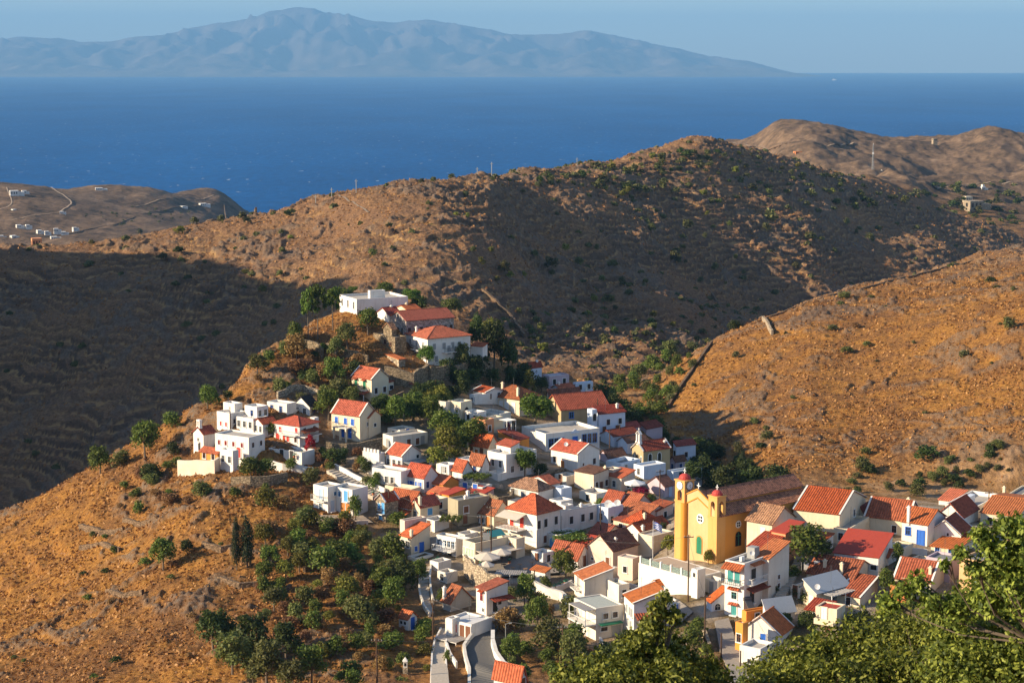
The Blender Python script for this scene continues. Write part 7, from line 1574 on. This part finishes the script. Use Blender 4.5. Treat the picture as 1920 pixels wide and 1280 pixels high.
G1 = 'bushes on the gardens below the village'
scatter([(490, 960), (575, 985), (690, 1000), (740, 1040), (760, 1090), (720, 1180), (650, 1240), (600, 1240), (500, 1180), (480, 1060)], 50, ['tree_green', 'bush_green', 'tree_olive', 'bush_green', 'bush_olive', 'bush_olive', 'bush_green', 'tree_yellow', 'bush_yellow'], (30, 52), (.95, 1.3), 'green bushy tree on the terraced gardens below the village', G1, 16)
scatter([(490, 930), (575, 960), (740, 1040), (780, 1200), (690, 1280), (620, 1280), (480, 1130)], 48, ['bush_dry', 'bush_dry', 'bush_yellow', 'bush_olive'], (20, 36), (1.0, 1.6), 'low dry bush between the trees of the terraced gardens', 'dry bushes below the village', 12)
scatter([(390, 1190), (560, 1220), (620, 1290), (420, 1290)], 10, ['bush_olive', 'bush_dark', 'bush_green'], (34, 50), (1, 1.3), 'bush packed into the bottom left thicket', 'bushes of the bottom left thicket', 12)
scatter([(640, 1200), (800, 1180), (800, 1290), (620, 1290)], 14, ['bush_green', 'bush_green', 'bush_dry', 'bush_yellow'], (16, 34), (1, 1.6), 'low garden bush around the wayside shrine', 'bushes round the shrine', 12)
scatter([(950, 1090), (1080, 1120), (1120, 1290), (960, 1290), (935, 1200)], 22, ['bush_green', 'tree_olive', 'bush_dry', 'bush_green', 'tree_green', 'bush_olive'], (30, 50), (.9, 1.2), 'bush in the thicket on the bank right of the road', 'thicket right of the road', 14)
scatter([(1120, 1215), (1240, 1210), (1340, 1230), (1400, 1290), (1100, 1290)], 14, ['bush_dark', 'bush_green', 'tree_green'], (34, 50), (.9, 1.2), 'bush on the slope below the tall narrow white house', 'bushes at the bottom centre', 14)
scatter([(1480, 1190), (1700, 1150), (1920, 1120), (1920, 1290), (1440, 1290)], 22, ['bush_dark', 'bush_green', 'tree_green'], (34, 54), (.9, 1.2), 'dark bush on the slope under the right-hand houses', 'bushes at the bottom right', 16)
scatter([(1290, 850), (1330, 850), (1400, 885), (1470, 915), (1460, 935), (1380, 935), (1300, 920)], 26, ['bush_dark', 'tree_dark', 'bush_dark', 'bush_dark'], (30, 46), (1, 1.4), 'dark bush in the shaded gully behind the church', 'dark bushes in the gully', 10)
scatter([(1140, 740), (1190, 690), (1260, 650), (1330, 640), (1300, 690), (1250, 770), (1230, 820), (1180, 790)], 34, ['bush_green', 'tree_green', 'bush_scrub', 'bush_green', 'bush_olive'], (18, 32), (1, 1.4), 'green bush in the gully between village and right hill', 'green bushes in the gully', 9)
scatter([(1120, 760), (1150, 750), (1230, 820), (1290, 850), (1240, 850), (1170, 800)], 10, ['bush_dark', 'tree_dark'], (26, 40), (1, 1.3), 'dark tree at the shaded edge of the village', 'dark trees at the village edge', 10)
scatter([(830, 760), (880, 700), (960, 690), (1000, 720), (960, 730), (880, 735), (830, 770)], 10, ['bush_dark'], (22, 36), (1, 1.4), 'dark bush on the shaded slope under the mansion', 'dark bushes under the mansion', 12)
scatter([(240, 890), (330, 870), (420, 910), (590, 880), (600, 930), (480, 960), (380, 960), (230, 990), (170, 950)], 24, ['bush_green', 'bush_olive', 'bush_dry', 'bush_dry', 'small_green'], (14, 28), (1.1, 1.6), 'scrubby bush on the slope below the left cluster', 'bushes below the left cluster', 12)
scatter([(20, 960), (250, 920), (430, 1000), (440, 1150), (380, 1280), (20, 1280)], 26, ['small_dark', 'small_green', 'small_dry', 'small_olive', 'small_dry'], (8, 17), (1.2, 1.9), 'small low shrub dotted on the golden left slope', 'shrubs on the left slope', 14)
scatter([(500, 670), (620, 640), (700, 680), (660, 740), (560, 730), (460, 740)], 18, ['small_green', 'small_olive', 'small_dry', 'small_dark'], (9, 20), (1.1, 1.7), 'small shrub on the dry hilltop slope', 'shrubs on the hilltop slope', 10)
scatter([(1350, 640), (1560, 570), (1900, 500), (1910, 900), (1560, 915), (1420, 870), (1260, 790)], 34, ['small_scrub', 'small_olive', 'small_dark', 'small_dry'], (6, 13), (1.2, 2.2), 'small low shrub dotted on the golden right hill', 'shrubs on the right hill', 14, 385)
scatter([(1560, 880), (1900, 830), (1910, 930), (1700, 930), (1560, 930)], 26, ['bush_scrub', 'small_dark', 'bush_olive'], (14, 28), (1.1, 1.6), 'scrub bush at the rocky foot of the right hill', 'scrub at the foot of the right hill', 12, 370)
# the middle hill
GM = 'shrubs on the middle hill'; LM = 'rounded wild shrub on the brown middle hill'
far_k = ['far_olive', 'far_scrub', 'far_scrub', 'far_yellow', 'far_dark']
scatter([(1040, 330), (1150, 305), (1290, 285), (1420, 290), (1590, 340), (1750, 395), (1500, 400), (1300, 370), (1100, 370), (930, 370)], 86, far_k, (9, 17), (1.1, 1.6), LM, GM, 8, 600)
scatter([(960, 560), (1400, 560), (1380, 610), (1280, 650), (1120, 680), (990, 680)], 44, far_k, (9, 17), (1.1, 1.6), LM, GM, 9, 500)
scatter([(850, 390), (1300, 380), (1750, 420), (1650, 520), (1350, 540), (900, 540)], 40, ['small_scrub', 'small_olive', 'far_yellow'], (10, 20), (.9, 1.3), LM, GM, 14, 560)
scatter([(250, 440), (500, 405), (860, 345), (900, 400), (640, 560), (380, 560)], 22, far_k, (7, 15), (1.1, 1.6), LM, GM, 14, 520)
for x, y, h in ((365, 420, 16), (415, 418, 18), (455, 412, 17), (462, 420, 16), (262, 440, 14), (172, 460, 12), (385, 500, 14), (352, 530, 18), (790, 345, 12), (812, 342, 12), (846, 338, 14), (725, 352, 10), (1035, 505, 26), (1265, 490, 24), (1290, 430, 22), (1520, 455, 24), (1445, 415, 26)): T('far_scrub', x, y, h, h * 1.2, LM, GM, y0=560)
scatter([(1620, 375), (1750, 345), (1915, 345), (1915, 425), (1780, 410), (1680, 380)], 60, ['far_dark', 'far_scrub', 'far_olive'], (8, 14), (1.2, 1.8), 'dark green tree on the far plateau', 'trees on the far plateau', 7, 1300, name='tree')
scatter([(130, 400), (260, 380), (380, 400), (300, 420), (180, 425)], 30, ['far_dark', 'far_scrub'], (3, 5), (1.3, 2), 'dark bush on the far coastal hills', 'bushes on the far coast', 5, 1700, name='bush')

# the rest of the wild scrub on the middle hill and the dry grass of the slopes: nobody could count these
def plan_points(n, lo, hi, mask):
    """random spots on the finished ground, weighted by a mask, evenly over the view"""
    i = RNG.integers(0, len(YR) - 1, n * 4); j = RNG.integers(0, len(UR) - 1, n * 4)
    k = (YR[i] > lo) & (YR[i] < hi) & (RNG.random(n * 4) < mask[i, j]); i, j = i[k][:n], j[k][:n]
    a, b = RNG.random(len(i))[:, None], RNG.random(len(i))[:, None]
    G3 = np.stack([XX, YY, ZG], -1)
    return (G3[i, j] * (1 - b) + G3[i, j + 1] * b) * (1 - a) + (G3[i + 1, j] * (1 - b) + G3[i + 1, j + 1] * b) * a, YR[i]
PYY = 640 - F * (YY * SP + Z * CP) / (YY * CP - Z * SP)
sm_ = np.clip(m_mid * np.clip(np.exp(-((PYY - 330) / 45) ** 2) * sstep(850, 1050, PXX) * .9 + np.exp(-((PYY - 630) / 50) ** 2) * sstep(930, 1000, PXX) * .8 + .10 + fbm(XX / 50, YY / 50, 3) * .15, 0, 1), 0, 1)
pp, py_ = plan_points(2300, 500, 1420, sm_)
ce, no = [], []
for q, yq in zip(pp, py_):
    R_ = yq / F * RNG.uniform(3.5, 7.5); m_ = 50; d_ = RNG.normal(size=(m_, 3)); d_ /= np.linalg.norm(d_, axis=1)[:, None]; d_[:, 2] = np.abs(d_[:, 2])
    ce.append(q + d_ * np.array([1.1, 1.1, .85]) * R_ * RNG.uniform(.6, 1.1, (m_, 1))); no.append(d_)
ce = np.concatenate(ce); no = np.concatenate(no); no = no + RNG.normal(size=no.shape) * .5; no /= np.linalg.norm(no, axis=1)[:, None]
o = bpy.data.objects.new('undergrowth', leaf_mesh('undergrowth', ce, no, 1.15, LEAF['scrub'])); COL.objects.link(o); o['kind'] = 'stuff'; o['label'] = 'low wild scrub covering the middle hill'
def low_scrub(n, mask, lo, hi, r0, r1, mat, label):
    pp, py_ = plan_points(n, lo, hi, mask); ce, no = [], []
    for q in pp:
        R_ = RNG.uniform(r0, r1); m_ = 70; d_ = RNG.normal(size=(m_, 3)); d_ /= np.linalg.norm(d_, axis=1)[:, None]; d_[:, 2] = np.abs(d_[:, 2])
        ce.append(q + d_ * np.array([1.2, 1.2, .8]) * R_ * RNG.uniform(.5, 1.15, (m_, 1))); no.append(d_)
    ce = np.concatenate(ce); no = np.concatenate(no); no = no + RNG.normal(size=no.shape) * .6; no /= np.linalg.norm(no, axis=1)[:, None]
    o = bpy.data.objects.new('undergrowth', leaf_mesh('undergrowth', ce, no, .26, LEAF[mat])); COL.objects.link(o); o['kind'] = 'stuff'; o['label'] = label
gard = poly_px(PXX, YY, [(600, 300, 90, 35), (680, 285, 90, 26), (520, 290, 70, 25), (1010, 278, 70, 16), (640, 330, 50, 10)]) ** 1.5 * np.clip(.25 + fbm(XX / 7, YY / 7, 3) * 1.2, 0, 1)
low_scrub(420, gard, 255, 345, .35, .95, 'olive', 'low grey-green scrub between the garden trees')
low_scrub(420, np.clip(gard * 1.2, 0, 1), 255, 345, .3, .8, 'dry', 'dry brown brush between the garden trees')
low_scrub(260, gard, 255, 345, .3, .8, 'yellow', 'yellow-green brush between the garden trees')
clus = poly_px(PXX, YY, [(300, 352, 130, 16), (480, 350, 120, 14), (560, 420, 90, 25), (620, 400, 70, 20)]) ** 1.5 * np.clip(.15 + fbm(XX / 6, YY / 6, 3) * 1.2, 0, 1)
low_scrub(260, clus, 325, 450, .3, .8, 'scrub', 'low scrub on the dry slope round the left cluster'); low_scrub(260, clus, 325, 450, .3, .8, 'dry', 'dry brush on the slope round the left cluster')
gm_ = np.clip(left_slope * 1.0 + right_hill * .9 + sstep(395, 425, YY) * (1 - sstep(470, 490, YY)) * (1 - sstep(850, 950, PXX)) + m_mid * .28, 0, 1) * np.clip(1 - m_vil * 1.6, 0, 1) * (1 - rock * .8) * np.clip(.55 + fbm(XX / 9, YY / 9, 3) * 1.1, .06, 1)
pp, py_ = plan_points(110000, 250, 1300, gm_)
n_ = len(pp); an = RNG.uniform(0, 6.283, n_); no = np.stack([np.cos(an), np.sin(an), RNG.uniform(.2, .9, n_)], 1); no /= np.linalg.norm(no, axis=1)[:, None]
sz = .22 + .00065 * py_; pp[:, 2] += sz * .28
o = bpy.data.objects.new('dry_grass', leaf_mesh('dry_grass', pp, no, sz, LEAF['straw'], 1.5)); COL.objects.link(o); o['kind'] = 'stuff'; o['label'] = 'golden dry grass tufts on the hillsides'

# foreground oaks on the viewer's own hillside
def oak(label, blobs, per, trunk_px, leaf=.050, fork=.6, thin=1.0):
    cs = []
    for px, py, Y, r in blobs:
        d = ray(px, py); k = r * Y / F; cs.append((d.x * Y, Y, CAMZ + d.z * Y, k, k * 1.25, k))
    n = int(sum(per * 1.5 * (b[3] / 70.0) ** 2 for b in blobs)); d = ray(*trunk_px[:2]); Y = trunk_px[2]; bx_, by_ = d.x * Y, Y
    base = Vector((bx_, by_, ground_z(bx_, by_))); loc = [(a - base.x, b - base.y, c - base.z, r, r2, r3) for a, b, c, r, r2, r3 in cs]
    t = thing('oak_tree', label, 'tree', base)
    p, nr = cloud(loc, n, .25, 1.1, flat=.9); nr[:, 2] = np.abs(nr[:, 2]); 
    o = bpy.data.objects.new('crown', leaf_mesh('crown', p, nr, leaf * .55, LEAF['oak'], 2.0, .12)); COL.objects.link(o); o.parent = t
    m = MB(); top = max(l[2] for l in loc); jn = Vector((0, 0, min(l[2] for l in loc) * fork)); m.tube((0, 0, -.4), jn, .16, 8, r2=.11)
    for l in loc:
        e = Vector(l[:3]); mid = jn.lerp(e, .55) + Vector((random.uniform(-.15, .15), random.uniform(-.15, .15), -.1)); m.tube(jn, mid, .05 * thin, 6, r2=.022 * thin); m.tube(mid, e, .022 * thin, 5, r2=.006)
        for q in range(3): f = e + Vector((random.uniform(-1, 1), random.uniform(-1, 1), random.uniform(-.3, 1))) * l[3] * .9; m.tube(mid.lerp(e, .6), f, .012, 4, r2=.004)
    m.build('trunk', BARK, t); return t
oak('oak bush in the foreground at the bottom centre with a raised leafy tip', [(1246, 1124, 18, 17), (1230, 1142, 18, 20), (1262, 1160, 18, 22), (1222, 1178, 18, 26), (1205, 1206, 18, 34), (1262, 1214, 18.4, 32), (1180, 1236, 18, 40), (1250, 1248, 18, 44), (1320, 1262, 18.8, 38), (1290, 1240, 18.5, 26), (1120, 1262, 18, 42), (1065, 1276, 18, 34), (1160, 1290, 17.5, 60), (1260, 1294, 17.5, 60), (1345, 1290, 18, 40), (1100, 1296, 17.5, 44)], 2600, (1220, 1400, 18.2))
oak('broad oak bush filling the bottom right foreground', [(1440, 1276, 20, 48), (1490, 1250, 20, 56), (1550, 1236, 20.4, 62), (1620, 1220, 20.6, 66), (1690, 1200, 20.4, 62), (1755, 1204, 20, 70), (1440, 1310, 19, 60), (1530, 1304, 19, 76), (1630, 1298, 18.6, 84), (1720, 1294, 18.6, 80)], 2100, (1600, 1420, 19.6))
oak('oak at the lower right corner with dense olive-green leaves', [(1800, 1176, 18.5, 66), (1850, 1150, 18.5, 66), (1905, 1120, 18.5, 70), (1800, 1270, 17.6, 84), (1880, 1240, 17.6, 90), (1940, 1190, 18, 80), (1930, 1290, 17.4, 90), (1860, 1092, 19, 40)], 2100, (1860, 1440, 18.4))
oak('oak with bare twigs reaching up at the right edge', [(1840, 1010, 17, 26), (1868, 1038, 17, 32), (1905, 1000, 17, 36), (1925, 1045, 17, 44), (1800, 1040, 17, 18), (1880, 984, 17, 20), (1900, 1082, 17, 40), (1690, 1112, 17.6, 22), (1720, 1096, 17.6, 24), (1665, 1134, 17.8, 26), (1830, 1070, 17, 22), (1770, 1060, 17.2, 13), (1745, 1130, 17.5, 22), (1930, 1120, 17.2, 52), (1850, 1128, 17.3, 34), (1790, 1148, 17.5, 34)], 2300, (1935, 1450, 17.2), fork=.93, thin=.28)
cam.dof.use_dof = True; cam.dof.focus_distance = 330.0; cam.dof.aperture_fstop = 9.0
print('objects', len(bpy.data.objects))
